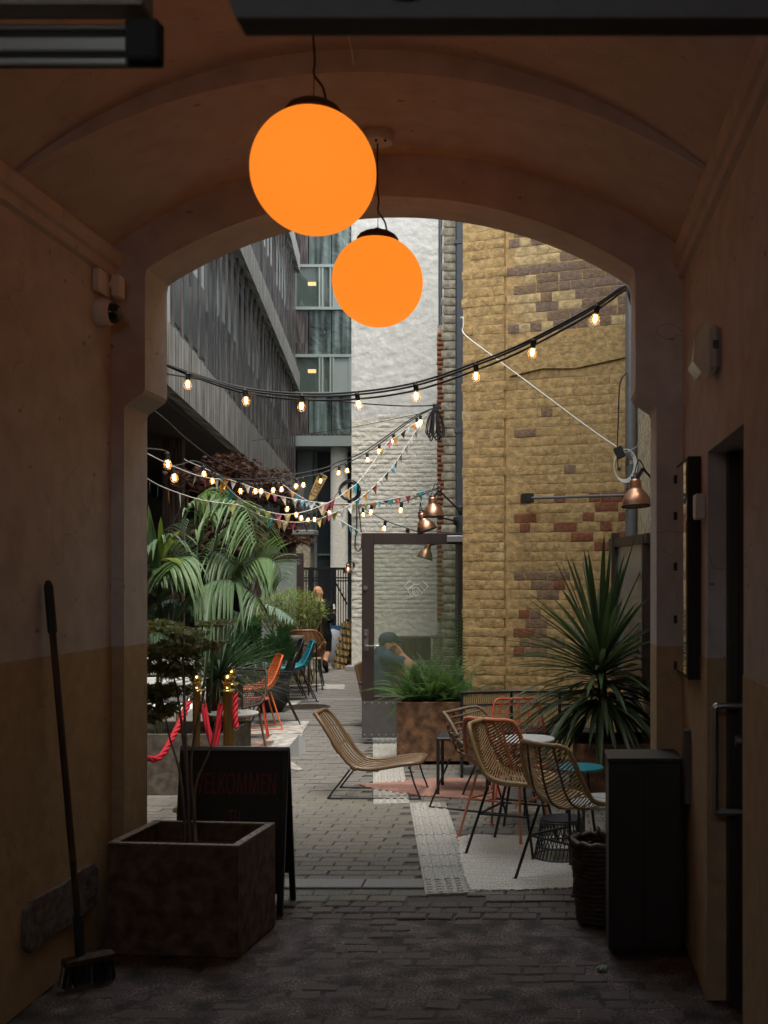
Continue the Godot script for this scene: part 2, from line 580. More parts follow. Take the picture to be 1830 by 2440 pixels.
func vault(q: Q, pts: Array, za: float, zb: float) -> void:   # underside from za (near) to zb (far) plus a shell above
	for k in pts.size() - 1:
		var a: Vector2 = pts[k]
		var b: Vector2 = pts[k + 1]
		q.quad(V(a.x, a.y, zb), V(b.x, b.y, zb), V(b.x, b.y, za), V(a.x, a.y, za))
		var u := Vector2(0, 0.3)
		q.quad(V(a.x, a.y + 0.3, za), V(b.x, b.y + 0.3, za), V(b.x, b.y + 0.3, zb), V(a.x, a.y + 0.3, zb))
		q.quad(V(a.x, a.y, za), V(b.x, b.y, za), V(b.x, b.y + 0.3, za), V(a.x, a.y + 0.3, za))
		q.quad(V(b.x, b.y, zb), V(a.x, a.y, zb), V(a.x, a.y + 0.3, zb), V(b.x, b.y + 0.3, zb))

func opening() -> PackedVector2Array:   # outline of the arched opening, from lower left over the top to lower right
	var o := PackedVector2Array()
	var c := -0.70
	o.append(Vector2(c - 1.21, 1.32)); o.append(Vector2(c - 1.21, 2.40)); o.append(Vector2(c - 1.203, 2.415))
	o.append(Vector2(c - 1.125, 2.47)); o.append(Vector2(c - 1.115, 2.49)); o.append(Vector2(c - 1.115, 3.0)); o.append(Vector2(c - 1.107, 3.035))
	for p in arc_pts(c, 1.08, 3.055, 0.31, 28): o.append(p)
	o.append(Vector2(c + 1.107, 3.035)); o.append(Vector2(c + 1.115, 3.0)); o.append(Vector2(c + 1.115, 2.49)); o.append(Vector2(c + 1.125, 2.47))
	o.append(Vector2(c + 1.203, 2.415)); o.append(Vector2(c + 1.21, 2.40)); o.append(Vector2(c + 1.21, 1.32))
	return o

func build_passage() -> void:
	var t := thing("gateway_building", "brown plastered gateway passage with a low vaulted ceiling and ochre dado", "building", V(-0.67, 0, -2))
	var q := Q.new()
	# walls with thickness; the right one has a doorway between z -4.37 and -3.56
	q.span(V(WL - 0.4, 1.32, 1.4), V(WL, 3.3, AZ))
	part("wall", q, M.plaster, t)
	q = Q.new(); q.span(V(WL - 0.4, 0, 1.4), V(WL + 0.003, 1.32, AZ)); part("dado", q, M.dado, t)
	var dn := -3.58
	var df := -4.37
	var dh := 2.115
	q = Q.new()
	q.span(V(WR, 1.32, 1.4), V(WR + 0.4, 3.3, dn))
	q.span(V(WR, 1.32, df), V(WR + 0.4, 3.3, AZ))
	q.span(V(WR, dh, dn), V(WR + 0.4, 3.3, df))
	part("wall", q, M.plaster, t)
	q = Q.new()
	q.span(V(WR - 0.003, 0, 1.4), V(WR + 0.4, 1.32, dn))
	q.span(V(WR - 0.003, 0, df), V(WR + 0.4, 1.32, AZ))
	part("dado", q, M.dado, t)
	# cornice mouldings along both walls
	for s in [-1, 1]:
		q = Q.new()
		var w: float = WL if s < 0 else WR
		var prof := [[0.0, 2.985], [0.022, 2.995], [0.026, 3.035], [0.042, 3.045], [0.05, 3.09], [0.05, 3.105], [0.0, 3.135]]
		for k in prof.size() - 1:
			var a := V(w - s * prof[k][0], prof[k][1], 0)
			var b := V(w - s * prof[k + 1][0], prof[k + 1][1], 0)
			var z0 := V(0, 0, 1.4)
			var z1 := V(0, 0, AZ)
			if s < 0: q.quad(a + z0, a + z1, b + z1, b + z0)
			else: q.quad(a + z1, a + z0, b + z0, b + z1)
		part("cornice", q, M.plaster, t)
	# vault in three bays and a transverse rib
	q = Q.new()
	vault(q, arc_pts(-0.67, 1.34, 3.10, 0.46, 28), AZ, -4.5)
	q.i = q.i
	vault(q, arc_pts(-0.67, 1.34, 3.10, 0.49, 28), -4.2, 1.4)
	var vt := part("vault", q, M.plaster, t)
	q = Q.new()
	vault(q, arc_pts(-0.67, 1.34, 3.09, 0.415, 28), -4.2, -4.5)
	part("rib", q, M.plaster, vt)
	# unseen end behind the viewer; opening at the top added to let light in
	q = Q.new(); q.span(V(WL - 0.4, -0.1, 1.4), V(WR + 0.4, 2.5, 1.7)); q.span(V(WL - 0.4, 2.5, 1.4), V(WL + 0.45, 3.9, 1.7)); q.span(V(WR - 0.45, 2.5, 1.4), V(WR + 0.4, 3.9, 1.7)); q.span(V(WL + 0.45, 3.3, 1.4), V(WR - 0.45, 3.9, 1.7)); part("rear_wall", q, M.plaster, t)
	# upper storeys over the passage and the arch wall towards the courtyard
	var top := 5.4  # unseen height, kept low so more sky lights the near yard
	var lft := -7.5
	var rgt := 4.0
	var o := opening()
	var poly := PackedVector2Array([Vector2(lft, 1.32)])
	poly.append_array(o)
	poly.append(Vector2(rgt, 1.32)); poly.append(Vector2(rgt, top)); poly.append(Vector2(lft, top))
	q = Q.new()
	q.extrude(poly, Transform3D(Basis.IDENTITY, V(0, 0, AO)), AZ - AO)
	part("arch_wall", q, M.plaster, t)
	for s in 2:
		q = Q.new()
		if s == 0: q.span(V(lft, 0, AO), V(-1.91, 1.32, AZ))
		else: q.span(V(0.51, 0, AO), V(rgt, 1.32, AZ))
		part("arch_pier", q, M.dado, t)
	q = Q.new(); q.span(V(lft, 4.0, 1.7), V(rgt, top, AZ + 0.002)); part("upper_storeys", q, M.plaster, t)
	# rough repair on the left wall
	q = Q.new()
	var pp := PackedVector2Array()
	for a in [[4.27, 0.38], [4.31, 0.40], [4.6, 0.385], [4.76, 0.40], [4.9, 0.395], [4.95, 0.36], [4.94, 0.21], [4.78, 0.20], [4.5, 0.215], [4.3, 0.205], [4.26, 0.24]]:
		pp.append(Vector2(a[0], a[1]))
	q.extrude(pp, Transform3D(Basis(V(0, 0, -1), V(0, 1, 0), V(1, 0, 0)), V(WL, 0, 0)), 0.022)
	part("repair_patch", q, M.patch, t)

func build_ground() -> void:
	var q := Q.new()
	q.quad(V(-60, -0.06, 20), V(60, -0.06, 20), V(60, -0.06, -80), V(-60, -0.06, -80))
	struct("ground", q, M.ground)
	# floor of the passage: worn, uneven
	q = Q.new()
	q.smooth = true
	var nf := FastNoiseLite.new()
	nf.seed = 5; nf.frequency = 1.1; nf.fractal_octaves = 4
	var nx := 60
	var nz := 150
	var x0 := WL - 0.05
	var x1 := WR + 0.15
	var z0 := 1.45
	var z1 := -5.42
	for j in nz + 1:
		for k in nx + 1:
			var x := lerpf(x0, x1, float(k) / nx)
			var z := lerpf(z0, z1, float(j) / nz)
			var h := nf.get_noise_2d(x * 1.2, z * 3.0) * 0.012 + nf.get_noise_2d(x * 3 + 40, z * 11.0) * 0.005 - 0.006
			q.v.append(V(x, h, z)); q.n.append(Vector3.UP); q.c.append(Color.WHITE); q.uv.append(Vector2(x, z))
	for j in nz:
		for k in nx:
			var a := j * (nx + 1) + k
			for ii in [a, a + nx + 1, a + nx + 2, a, a + nx + 2, a + 1]: q.i.append(ii)
	var nn := PackedVector3Array(); nn.resize(q.v.size())
	for tr in q.i.size() / 3:
		var a := q.i[tr * 3]; var b := q.i[tr * 3 + 1]; var c := q.i[tr * 3 + 2]
		var fn := (q.v[c] - q.v[a]).cross(q.v[b] - q.v[a])
		nn[a] += fn; nn[b] += fn; nn[c] += fn
	for k in nn.size(): nn[k] = -nn[k].normalized() if nn[k].y < 0 else nn[k].normalized()
	q.n = nn
	struct("passage_floor", q, M.passage_floor)
	# bed under the pavers
	q = Q.new()
	q.span(V(-12, -0.05, -5.40), V(3, -0.012, -46))
	var pave := struct("pavement", q, M.joint)
	# setts, pavers: rows across
	var paver := []
	var sett := []
	for k in 4:
		paver.append(paver_mesh(0.196, 0.05, 0.094, 0.003, 30 + k))
		sett.append(paver_mesh(0.132, 0.05, 0.092, 0.008, 50 + k))
	var far_q := Q.new()
	var count := 0
	var d := 5.44
	var row := 0
	while d < 5.72:
		var x := -2.0 + rr(0, 0.1)
		while x < 0.8:
			var tr := Transform3D(Basis(Vector3.UP, rr(-0.05, 0.05)).scaled(V(rr(0.88, 1.05), 1, rr(0.92, 1.02))), V(x, -0.026 + rr(-0.005, 0.003), -d - 0.045))
			if count < 140:
				shared("sett", sett[rng.randi() % 4], M["sett%d" % (rng.randi() % 5)], pave, tr)
				count += 1
			x += 0.135
		d += 0.095
		row += 1
	var old := {}
	d = 5.345
	while d > 2.6:
		var x := WL + 0.05 + rr(0, 0.1)
		while x < WR - 0.05:
			var key := "sett%d" % (rng.randi() % 5)
			if not old.has(key): old[key] = SurfaceTool.new(); old[key].begin(Mesh.PRIMITIVE_TRIANGLES)
			if rng.randf() < 0.9: old[key].append_from(sett[rng.randi() % 4], 0, Transform3D(Basis(Vector3.UP, rr(-0.06, 0.06)).scaled(V(rr(0.85, 1.06), 1, rr(0.9, 1.03))) * Basis(V(0, 0, 1), rr(-0.03, 0.03)), V(x, -0.030 + rr(-0.005, 0.0015), -d - 0.045)))
			x += 0.135
		d -= 0.095
	for key in old:
		var o := MeshInstance3D.new()
		o.name = "worn_setts"
		o.mesh = old[key].commit()
		o.mesh.surface_set_material(0, M[key])
		o.set_meta("kind", "stuff")
		pave.add_child(o, true)
	count = 0
	d = 5.735
	row = 0
	while d < 26.0:
		var dep := 0.1
		var xl := -0.36 * d if d < 12 else -0.33 * d
		var xr := 0.82 if d < 9.9 else (-0.6 if d < 14 else -0.155 * d)
		var x := floorf(xl / 0.2) * 0.2 + (0.1 if row % 2 else 0.0)
		while x < xr:
			var zc := -d - dep * 0.5
			var strip1 := -0.607 - 0.153 * (d + 0.07 - 5.85)
			var strip2 := -1.28 - 0.153 * (d + 0.07 - 8.46)
			var skip := (d > 5.93 and d < 6.13 and x < -0.55)
			if d < 8.2 and d > 5.70 and x > strip1 - 0.10 and x < strip1 + 0.35: skip = skip or (x > strip1 and x < strip1 + 0.24)
			if d >= 8.2 and d < 13.0 and x > strip2 and x < strip2 + 0.27: skip = true
			if not skip:
				var lift := rr(-0.003, 0.002)
				if d < 10.5 and count < 300 and x > -2.2 and not (d < 7.2 and x > -0.1):
					shared("paver", paver[rng.randi() % 4], M["paver%d" % (rng.randi() % 5)], pave, Transform3D(Basis(Vector3.UP, rr(-0.012, 0.012)), V(x, -0.025 + lift, zc)))
					count += 1
				else:
					var c := rr(0.9, 1.1)
					far_q.color = Color(0.215 * c, 0.20 * c, 0.178 * c)
					far_q.box(V(x, -0.025 + lift, zc), V(0.196, 0.05, 0.095))
			x += 0.2
		d += dep
		row += 1
	far_q.colored = true
	M.paver_far = tri_mat(mat(1, 1, 1, 0.88), "fine", 1.7)
	M.paver_far.vertex_color_use_as_albedo = true
	part("paver_field", far_q, M.paver_far, pave, "stuff")
	# granite band near the passage, further bands
	for k in 4:
		q = Q.new()
		var a := -2.35 + k * 0.462
		if a + 0.45 < -0.5: q.span(V(a, -0.04, -5.99), V(a + 0.455, 0.0, -6.155), 0.004)
		else: q.span(V(a, -0.04, -5.99), V(-0.62, 0.0, -6.155), 0.004)
		part("granite_slab", q, M.granite, pave)
	for a in [[15.35, -5.4, -1.0, 0.16], [20.9, -6.5, -3.5, 0.2], [12.66, -3.3, -1.8, 0.012]]:
		q = Q.new()
		if a[3] > 0.1: q.span(V(a[1], -0.04, -a[0]), V(a[2], 0.004, -a[0] - a[3]))
		else: q.span(V(a[1], -0.03, -a[0]), V(a[2], 0.006, -a[0] - 0.03))
		part("granite_slab", q, M.granite if a[3] > 0.1 else M.iron_lid, pave)
	# tactile tiles
	var tile := tactile_mesh(false)
	var dots := tactile_mesh(true)
	var strip_basis := Basis(Vector3.UP, atan(0.153))
	for k in 9:
		var dd := 5.99 + k * 0.267
		shared("tactile_tile", dots if k == 0 or k == 8 else tile, M.tactile, pave, Transform3D(strip_basis, V(-0.607 + 0.125 - 0.153 * (dd - 5.85), 0.003 + rr(0, 0.003), -dd)))
	for k in 17:
		var dd := 8.36 + k * 0.267
		shared("tactile_tile", dots if k == 0 else tile, M.tactile, pave, Transform3D(strip_basis, V(-1.28 + 0.135 - 0.153 * (dd - 8.46), 0.003 + rr(0, 0.003), -dd)))
	# pale slabs on the left of the walkway
	for a in [[[590, 1722], [738, 1720], [720, 1750], [575, 1752], "slab"], [[650, 1752], [722, 1752], [700, 1785], [610, 1788], "slab"], [[741, 1631], [822, 1633], [820, 1644], [735, 1642], "slab"],
			[[660, 1795], [640, 1830], [712, 1838], [722, 1836], "slab"], [[600, 1768], [655, 1768], [640, 1790], [590, 1790], "slab_pink"], [[672, 1671], [720, 1671], [705, 1681], [660, 1683], "slab"]]:
		q = Q.new()
		var g := []
		for k in 4: g.append(G(a[k][0], a[k][1]) + V(0, 0.012, 0))
		q.quad(g[3], g[2], g[1], g[0])
		for k in 4:
			var e: Vector3 = g[k]
			var f: Vector3 = g[(k + 1) % 4]
			q.quad(e, e - V(0, 0.03, 0), f - V(0, 0.03, 0), f)
		part("pale_slab", q, M[a[4]], pave)
	# manhole cover
	q = Q.new()
	var mh := G(729, 1685)
	q.lathe([Vector2(0.31, -0.02), Vector2(0.31, 0.006), Vector2(0.295, 0.009), Vector2(0.0, 0.009)], 40, Transform3D(Basis.IDENTITY, mh))
	for k in 26:
		for j in 26:
			var u := Vector2(-0.28 + k * 0.0224, -0.28 + j * 0.0224)
			if u.length() < 0.275 and (k + j) % 2: q.box(mh + V(u.x, 0.011, u.y), V(0.016, 0.006, 0.016))
	lone("manhole_cover", q, M.iron_lid, "round rusty iron manhole cover set in the pavers", "manhole", "", mh)

func paver_mesh(w: float, h: float, l: float, wob: float, sd: int) -> ArrayMesh:
	var q := Q.new()
	var r := RandomNumberGenerator.new()
	r.seed = sd
	var hx := w * 0.5
	var hz := l * 0.5
	var top := []
	var rim := []
	var c := 0.006
	for s in [[-1, 1], [1, 1], [1, -1], [-1, -1]]:
		var jx := r.randf_range(-wob, wob)
		var jz := r.randf_range(-wob, wob)
		rim.append(V(s[0] * hx + jx, h * 0.5 - c, s[1] * hz + jz))
		top.append(V(s[0] * (hx - c) + jx, h * 0.5 + r.randf_range(-wob, wob) * 0.2, s[1] * (hz - c) + jz))
	q.quad(top[0], top[1], top[2], top[3])
	for k in 4:
		var n := (k + 1) % 4
		q.quad(rim[k], rim[n], top[n], top[k])
		q.quad(rim[k] - V(0, h * 0.8, 0), rim[n] - V(0, h * 0.8, 0), rim[n], rim[k])
	return q.mesh()

func tactile_mesh(dotted: bool) -> ArrayMesh:
	var q := Q.new()
	q.span(V(-0.131, -0.04, -0.131), V(0.131, 0, 0.131), 0.004)
	for k in 5:
		var x := -0.104 + k * 0.052
		if dotted:
			for j in 5:
				q.box(V(x, 0.002, -0.1 + j * 0.05), V(0.03, 0.006, 0.026), Basis.IDENTITY, 0.003)
		else:
			q.box(V(x, 0.0025, 0), V(0.03, 0.008, 0.258), Basis.IDENTITY, 0.0045)
	return q.mesh()

# ---------- courtyard walls ----------
func brick_mesh(w: float, h: float, t: float, bulge: float, sd: int) -> ArrayMesh:   # front face towards +z, rough and rounded
	var q := Q.new()
	q.smooth = true
	var nf := FastNoiseLite.new()
	nf.seed = sd
	nf.frequency = 9.0
	var nx := 6
	var ny := 4
	for j in ny + 1:
		for k in nx + 1:
			var u := float(k) / nx * 2 - 1
			var s := float(j) / ny * 2 - 1
			var uu: float = [-1.0, -0.95, -0.55, 0.0, 0.55, 0.95, 1.0][k]
			var ss: float = [-1.0, -0.88, 0.0, 0.88, 1.0][j]
			var edge := 1.0 if absf(uu) > 0.99 or absf(ss) > 0.99 else (0.12 if absf(uu) > 0.9 or absf(ss) > 0.85 else 0.0)
			var x := uu * w * 0.5
			var y := ss * h * 0.5
			var z := t * (1.0 - edge) + nf.get_noise_2d(x + sd, y) * bulge * (1.0 - edge)
			q.v.append(V(x + nf.get_noise_2d(y * 2 + sd, x) * 0.006, y + nf.get_noise_2d(x * 1.5, y + 7 + sd) * 0.006, z))
			q.n.append(V(0, 0, 1)); q.c.append(Color.WHITE); q.uv.append(Vector2(x, y))
	for j in ny:
		for k in nx:
			var a := j * (nx + 1) + k
			for ii in [a, a + nx + 2, a + 1, a, a + nx + 1, a + nx + 2]: q.i.append(ii)
	var nn := PackedVector3Array(); nn.resize(q.v.size())
	for tr in q.i.size() / 3:
		var a := q.i[tr * 3]; var b := q.i[tr * 3 + 1]; var c := q.i[tr * 3 + 2]
		var fn := (q.v[c] - q.v[a]).cross(q.v[b] - q.v[a])
		nn[a] += fn; nn[b] += fn; nn[c] += fn
	for k in nn.size():
		var m := nn[k].normalized()
		nn[k] = m if m.z > 0 else -m
	q.n = nn
	return q.mesh()

func wall_frame(a: Vector3, b: Vector3) -> Transform3D:   # x along the wall from a to b, y up, z out of the face (towards the viewer)
	var x := (b - a).normalized()
	return Transform3D(Basis(x, Vector3.UP, x.cross(Vector3.UP)), a)

func build_yellow_wall() -> void:
	var a := V(-0.754, 0, -10.6)
	var b := V(0.78, 0, -10.02)
	var fr := wall_frame(a, b)
	var wlen := a.distance_to(b)
	var t := thing("ochre_brick_wall", "tall ochre painted brick wall with worn bricks above the curved bench", "wall", a)
	var q := Q.new()
	q.box(fr * V(wlen * 0.5, 4.75, -0.4), V(wlen, 9.5, 0.8 - 0.02), fr.basis)
	part("mortar_face", q, M.ochre, t)
	q = Q.new()
	q.box(fr * V(0.21, 4.75, 0.006), V(0.42, 9.5, 0.045), fr.basis, 0.006)
	part("pilaster", q, M.ochre, t)
	q = Q.new()
	var pl := PackedVector2Array()
	for p in [[0.47, 3.50], [0.8, 3.55], [1.1, 3.53], [1.6, 3.6], [1.6, 3.84], [1.2, 3.81], [0.9, 3.86], [0.6, 3.80], [0.46, 3.83]]: pl.append(Vector2(p[0], p[1]))
	q.extrude(pl, fr * Transform3D(Basis.IDENTITY, V(0, 0, -0.02)), 0.036)
	part("render_patch", q, M.ochre_b, t)
	var meshes := []
	var heads := []
	for k in 7:
		meshes.append(brick_mesh(0.221, 0.085, 0.005, 0.0035, 100 + k))
		heads.append(brick_mesh(0.1105, 0.085, 0.005, 0.0035, 130 + k))
	var nf := FastNoiseLite.new()
	nf.seed = 77; nf.frequency = 1.3
	var rest := {}
	var count := 0
	for course in range(64, 5, -1):
		var y := course * 0.0875
		if y > 5.6: continue
		var head_row := course % 3 == 0
		var step := 0.111 if head_row else 0.222
		var x := 0.0 if head_row else (0.06 if course % 2 else 0.17)
		x += rr(-0.01, 0.01)
		while x < wlen + 0.05:
			var onpil := x < 0.42
			var hm := head_row or (rng.randf() < 0.18)
			var w := 0.111 if hm else 0.222
			var cx := x + w * 0.5
			x += w
			if cx > wlen - 0.02 or cx - w * 0.5 < -0.02 and not hm: continue
			if onpil and cx + w * 0.5 > 0.44:
				hm = true
				if cx + 0.055 > 0.44: cx = 0.365
			if y > 3.52 and y < 3.82 and cx > 0.47 and nf.get_noise_2d(cx * 3, y * 3) > -0.5: continue
			var s := nf.get_noise_2d(cx * 1.5, y * 1.5) + rr(-0.35, 0.35)
			var mm: String = "ochre" if rng.randf() < 0.55 else "ochre_b"
			if not onpil:
				if y > 3.85: mm = "brick_violet" if s > -0.12 and rng.randf() < 0.55 else ("ochre_pale" if rng.randf() < 0.6 else "brick_brown")
				elif y > 1.9 and y < 2.42: mm = "brick_red" if s > 0.15 and cx > 0.6 else mm
				elif y > 0.9 and y < 1.75 and cx < 0.95: mm = "brick_red" if s > 0.3 else ("brick_brown" if s > -0.05 else mm)
				elif s > 0.6: mm = "brick_brown"
			elif s > 0.52: mm = "ochre_pale"
			var worn: bool = mm.begins_with("brick")
			var z := 0.0275 if onpil else -0.0105
			if worn: z += 0.0015
			var tr := fr * Transform3D(Basis(V(0, 0, 1), rr(-0.012, 0.012)).scaled(V(rr(0.95, 1.0), rr(0.93, 1.0), rr(0.5, 1.3))), V(cx, y + rr(-0.003, 0.003), z))
			var bm: ArrayMesh = heads[rng.randi() % 7] if hm else meshes[rng.randi() % 7]
			if count < 300 and y < 4.95 and y > 1.05:
				shared("brick", bm, M[mm], t, tr)
				count += 1
			else:
				if not rest.has(mm): rest[mm] = SurfaceTool.new(); rest[mm].begin(Mesh.PRIMITIVE_TRIANGLES)
				rest[mm].append_from(bm, 0, Transform3D(tr.basis, tr.origin - a))
	for k in rest:
		var o := MeshInstance3D.new()
		o.name = "brickwork"
		o.mesh = rest[k].commit()
		o.mesh.surface_set_material(0, M[k])
		o.set_meta("kind", "stuff")
		t.add_child(o, true)
	# side wall towards the gateway
	q = Q.new(); q.span(V(0.79, 0, AO - 0.003), V(1.3, 9.5, -10.4))
	lone("pale_side_wall", q, M.pale_plaster, "pale ochre plaster wall behind the grey downpipe", "wall", "", V(0.79, 0, -9))

func build_strip_walls() -> void:
	# beige brick return beyond the ochre wall
	var t := thing("beige_brick_pier", "narrow beige brick pier beside the dark downpipe", "wall", V(-1.1, 0, -11.6))
	var q := Q.new(); q.span(V(-1.03, 0, -11.62), V(0.6, 9.5, -14.0)); part("mortar_face", q, M.beige_paint, t)
	var ms := []
	for k in 5: ms.append(brick_mesh(0.2, 0.082, 0.01, 0.006, 160 + k))
	for course in range(8, 62):
		var y := course * 0.0895
		var fr := Transform3D(Basis(V(0, 0, 1), rr(-0.03, 0.03)).scaled(V(rr(0.95, 1.05), rr(0.92, 1.02), 1)), V(-0.945 + (0.01 if course % 2 else -0.008), y, -11.615))
		shared("brick", ms[rng.randi() % 5], M.beige_paint, t, fr)
	q = Q.new(); q.span(V(-0.9, 0, -14.01), V(3.0, 9.5, -20.45))  # unseen block, added to keep sky light off the far paving
	lone("added_shade_block", q, M.beige_paint, "unseen plain beige block added behind the brick pier to shade the yard", "building", "", V(0, 0, -17))
	# red brick strip further back with a thin iron pipe
	t = thing("red_brick_pier", "thin red brick pier at the edge of the white wall", "wall", V(-1.75, 0, -19.2))
	q = Q.new(); q.span(V(-1.81, 0, -19.2), V(-1.0, 5.95, -19.6)); part("mortar_face", q, M.beige_paint, t)
	var m2 := brick_mesh(0.13, 0.068, 0.03, 0.01, 190)
	for course in range(12, 72):
		shared("brick", m2, M.brick_red, t, Transform3D(Basis.IDENTITY.scaled(V(rr(0.9, 1.05), rr(0.85, 1), 1)), V(-1.755 + rr(-0.006, 0.006), course * 0.0815, -19.198)))
	q = Q.new(); q.tube([V(-1.77, 5.95, -19.3), V(-1.77, 9.5, -19.3)], 0.035, 8); part("iron_pipe", q, M.downpipe_dark, t)
	# dark downpipe in front of the beige pier
	t = thing("dark_downpipe", "dark grey square downpipe between the ochre and beige brick", "pipe", V(-0.82, 0, -11.45))
	q = Q.new(); q.span(V(-0.895, 0, -11.5), V(-0.76, 9.5, -11.38), 0.02); part("pipe", q, M.downpipe_dark, t)
	for y in [1.2, 3.1, 5.0]:
		q = Q.new(); q.span(V(-0.905, y, -11.51), V(-0.75, y + 0.04, -11.37), 0.004); part("clamp", q, M.downpipe_dark, t)
	# white painted wall
	t = thing("white_brick_wall", "tall white painted brick and plaster wall at the courtyard's end", "wall", V(-2.7, 0, -20.5))
	q = Q.new(); q.span(V(-3.49, 0, -20.52), V(1.5, 12.5, -39.5)); part("mortar_face", q, M.white_paint, t)  # unseen depth behind the face, extended to shade the far yard
	q = Q.new()
	q.smooth = true
	var nf := FastNoiseLite.new()
	nf.seed = 31; nf.frequency = 2.4; nf.fractal_octaves = 5
	var nx := 70
	var ny := 260
	for j in ny + 1:
		for k in nx + 1:
			var x := lerpf(-3.492, -1.2, float(k) / nx)
			var y := lerpf(4.55, 12.5, float(j) / ny)
			var z := 0.02 + nf.get_noise_2d(x * 0.7, y * 1.6) * 0.006 + nf.get_noise_2d(x * 3 + 9, y * 7) * 0.0015
			if k == 0 or k == nx: z = 0.0
			z *= clampf((y - 4.55) / 0.5, 0.0, 1.0)
			q.v.append(V(x, y, -20.52 + z)); q.n.append(V(0, 0, 1)); q.c.append(Color.WHITE); q.uv.append(Vector2(x, y))
	for j in ny:
		for k in nx:
			var a := j * (nx + 1) + k
			for ii in [a, a + nx + 2, a + 1, a, a + nx + 1, a + nx + 2]: q.i.append(ii)
	for j in range(1, ny):
		for k in range(1, nx):
			var a := j * (nx + 1) + k
			q.n[a] = (q.v[a + 1] - q.v[a - 1]).cross(q.v[a + nx + 1] - q.v[a - nx - 1]).normalized()
	part("plaster_coat", q, M.white_plaster, t)
	var ws := []
	for k in 6: ws.append(brick_mesh(0.236, 0.078, 0.008, 0.008, 200 + k))
	var count := 0
	for course in range(56, 2, -1):
		var y := course * 0.082
		var x := -3.49 + (0.12 if course % 2 else 0.0)
		while x < -1.85:
			var ok := y < 4.62 and not (y > 4.2 and rng.randf() < 0.3)
			var ly := y
			if ok and x + 0.118 > -3.5 and count < 300:
				shared("brick", ws[rng.randi() % 6], M.white_paint, t, Transform3D(Basis(V(0, 0, 1), rr(-0.015, 0.015)).scaled(V(rr(0.94, 1.02), rr(0.9, 1.02), rr(0.5, 1.2))), V(x + 0.118, ly + rr(-0.004, 0.004), -20.522)))
				count += 1
			x += 0.24
	q = Q.new(); q.span(V(-3.56, 0, -20.2), V(-2.6, 0.09, -20.52), 0.01); part("stone_foot", q, M.granite, t)

func build_left_building() -> void:
	# plane x = -2.81 - 0.146 d ; runs away from the viewer
	var dir := V(-0.146, 0, -1).normalized()
	var nrm := V(1, 0, -0.146).normalized()
	var at0 := V(-2.81, 0, 0)
	var bs := Basis(dir, Vector3.UP, nrm)       # x along the facade away from the viewer, z out of it
	var len_of := func(d: float) -> float: return d / 0.9895
	var t := thing("slatted_office_building", "office building with dark vertical fins over pale panels and concrete bands", "building", at0 + dir * 20)
	var q: Q
	var L := Transform3D(bs, at0)
	M.panel = tri_mat(mat(0.55, 0.60, 0.58, 0.25), "plaster", 0.2)
	M.panel_dark = mat(0.05, 0.06, 0.062, 0.2)
	M.fin = tri_mat(mat(0.11, 0.09, 0.085, 0.45, 0.2), "streak", 0.5)
	M.band = tri_mat(mat(0.50, 0.47, 0.44, 0.5, 0.15), "streak", 0.35, "height_coarse", 0.4)
	M.brick_pale = tri_mat(mat(0.62, 0.62, 0.59, 0.85), "fine", 0.8)
	# floor bands
	for k in 4:
		q = Q.new()
		var y0: float = [3.98, 8.02, 12.05, 16.1][k]
		var hh: float = [0.78, 0.62, 0.6, 0.6][k]
		q.box(L * V(22, y0 + hh * 0.5, 0.08 if k == 0 else -0.02), V(33.6, hh, 0.36 if k == 0 else 0.3), bs)
		part("floor_band", q, M.band, t)
	# wall panels and windows behind the fins
	var lo := 4.76
	for storey in 3:
		var yb: float = [4.76, 8.64, 12.65][storey]
		var yt: float = [8.02, 12.05, 16.1][storey]
		var k := 0
		var x := 6.0
		while x < 38.6:
			var w := 1.6
			q = Q.new()
			q.box(L * V(x + w * 0.5, (yb + yt) * 0.5, -0.34), V(w - 0.03, yt - yb, 0.1), bs)
			var kind := "panel"
			if x < 17.2: kind = "brick_pale"
			elif (k + storey) % 3 == 0: kind = "panel_dark"
			part("facade_panel", q, M[kind], t)
			if kind == "panel":
				var qs := Q.new()
				qs.box(L * V(x + w * 0.5, yb + 1.35, -0.27), V(w - 0.1, 1.2, 0.03), bs)
				part("window", qs, M.panel_dark, t)
			x += w
			k += 1
		# fins
		var d := 6.3
		while d < 38.4:
			q = Q.new()
			q.box(L * V(len_of.call(d), (yb + yt) * 0.5, 0.0), V(0.085, yt - yb + 0.02, 0.045), bs)
			part("fin", q, M.fin, t)
			d += 0.76 + 0.006 * (d - 14.0) * (1.0 if d > 14 else 0.0)
	# soffit and dark recessed ground floor
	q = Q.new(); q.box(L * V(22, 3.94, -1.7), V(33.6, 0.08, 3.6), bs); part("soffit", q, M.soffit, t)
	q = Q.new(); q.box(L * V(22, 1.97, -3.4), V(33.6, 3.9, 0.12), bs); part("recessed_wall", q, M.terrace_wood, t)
	for d in [9.0, 13.6, 18.4, 23.4, 29.0]:
		q = Q.new(); q.box(L * V(len_of.call(d), 1.97, -0.5), V(0.3, 3.9, 0.3), bs); part("column", q, M.terrace_wood, t)
	q = Q.new(); q.box(L * V(38.9, 1.97, -1.8), V(0.2, 3.9, 3.6), bs); part("end_wall", q, M.terrace_wood, t)
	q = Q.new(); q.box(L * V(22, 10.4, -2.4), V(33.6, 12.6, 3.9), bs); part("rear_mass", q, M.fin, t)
	# vertical metal cladding at the far end, ground floor
	for k in 14:
		q = Q.new()
		q.box(L * V(len_of.call(24.6 + k * 0.62), 1.97, -0.1), V(0.5, 3.9, 0.06), bs)
		part("cladding_strip", q, M.band, t)

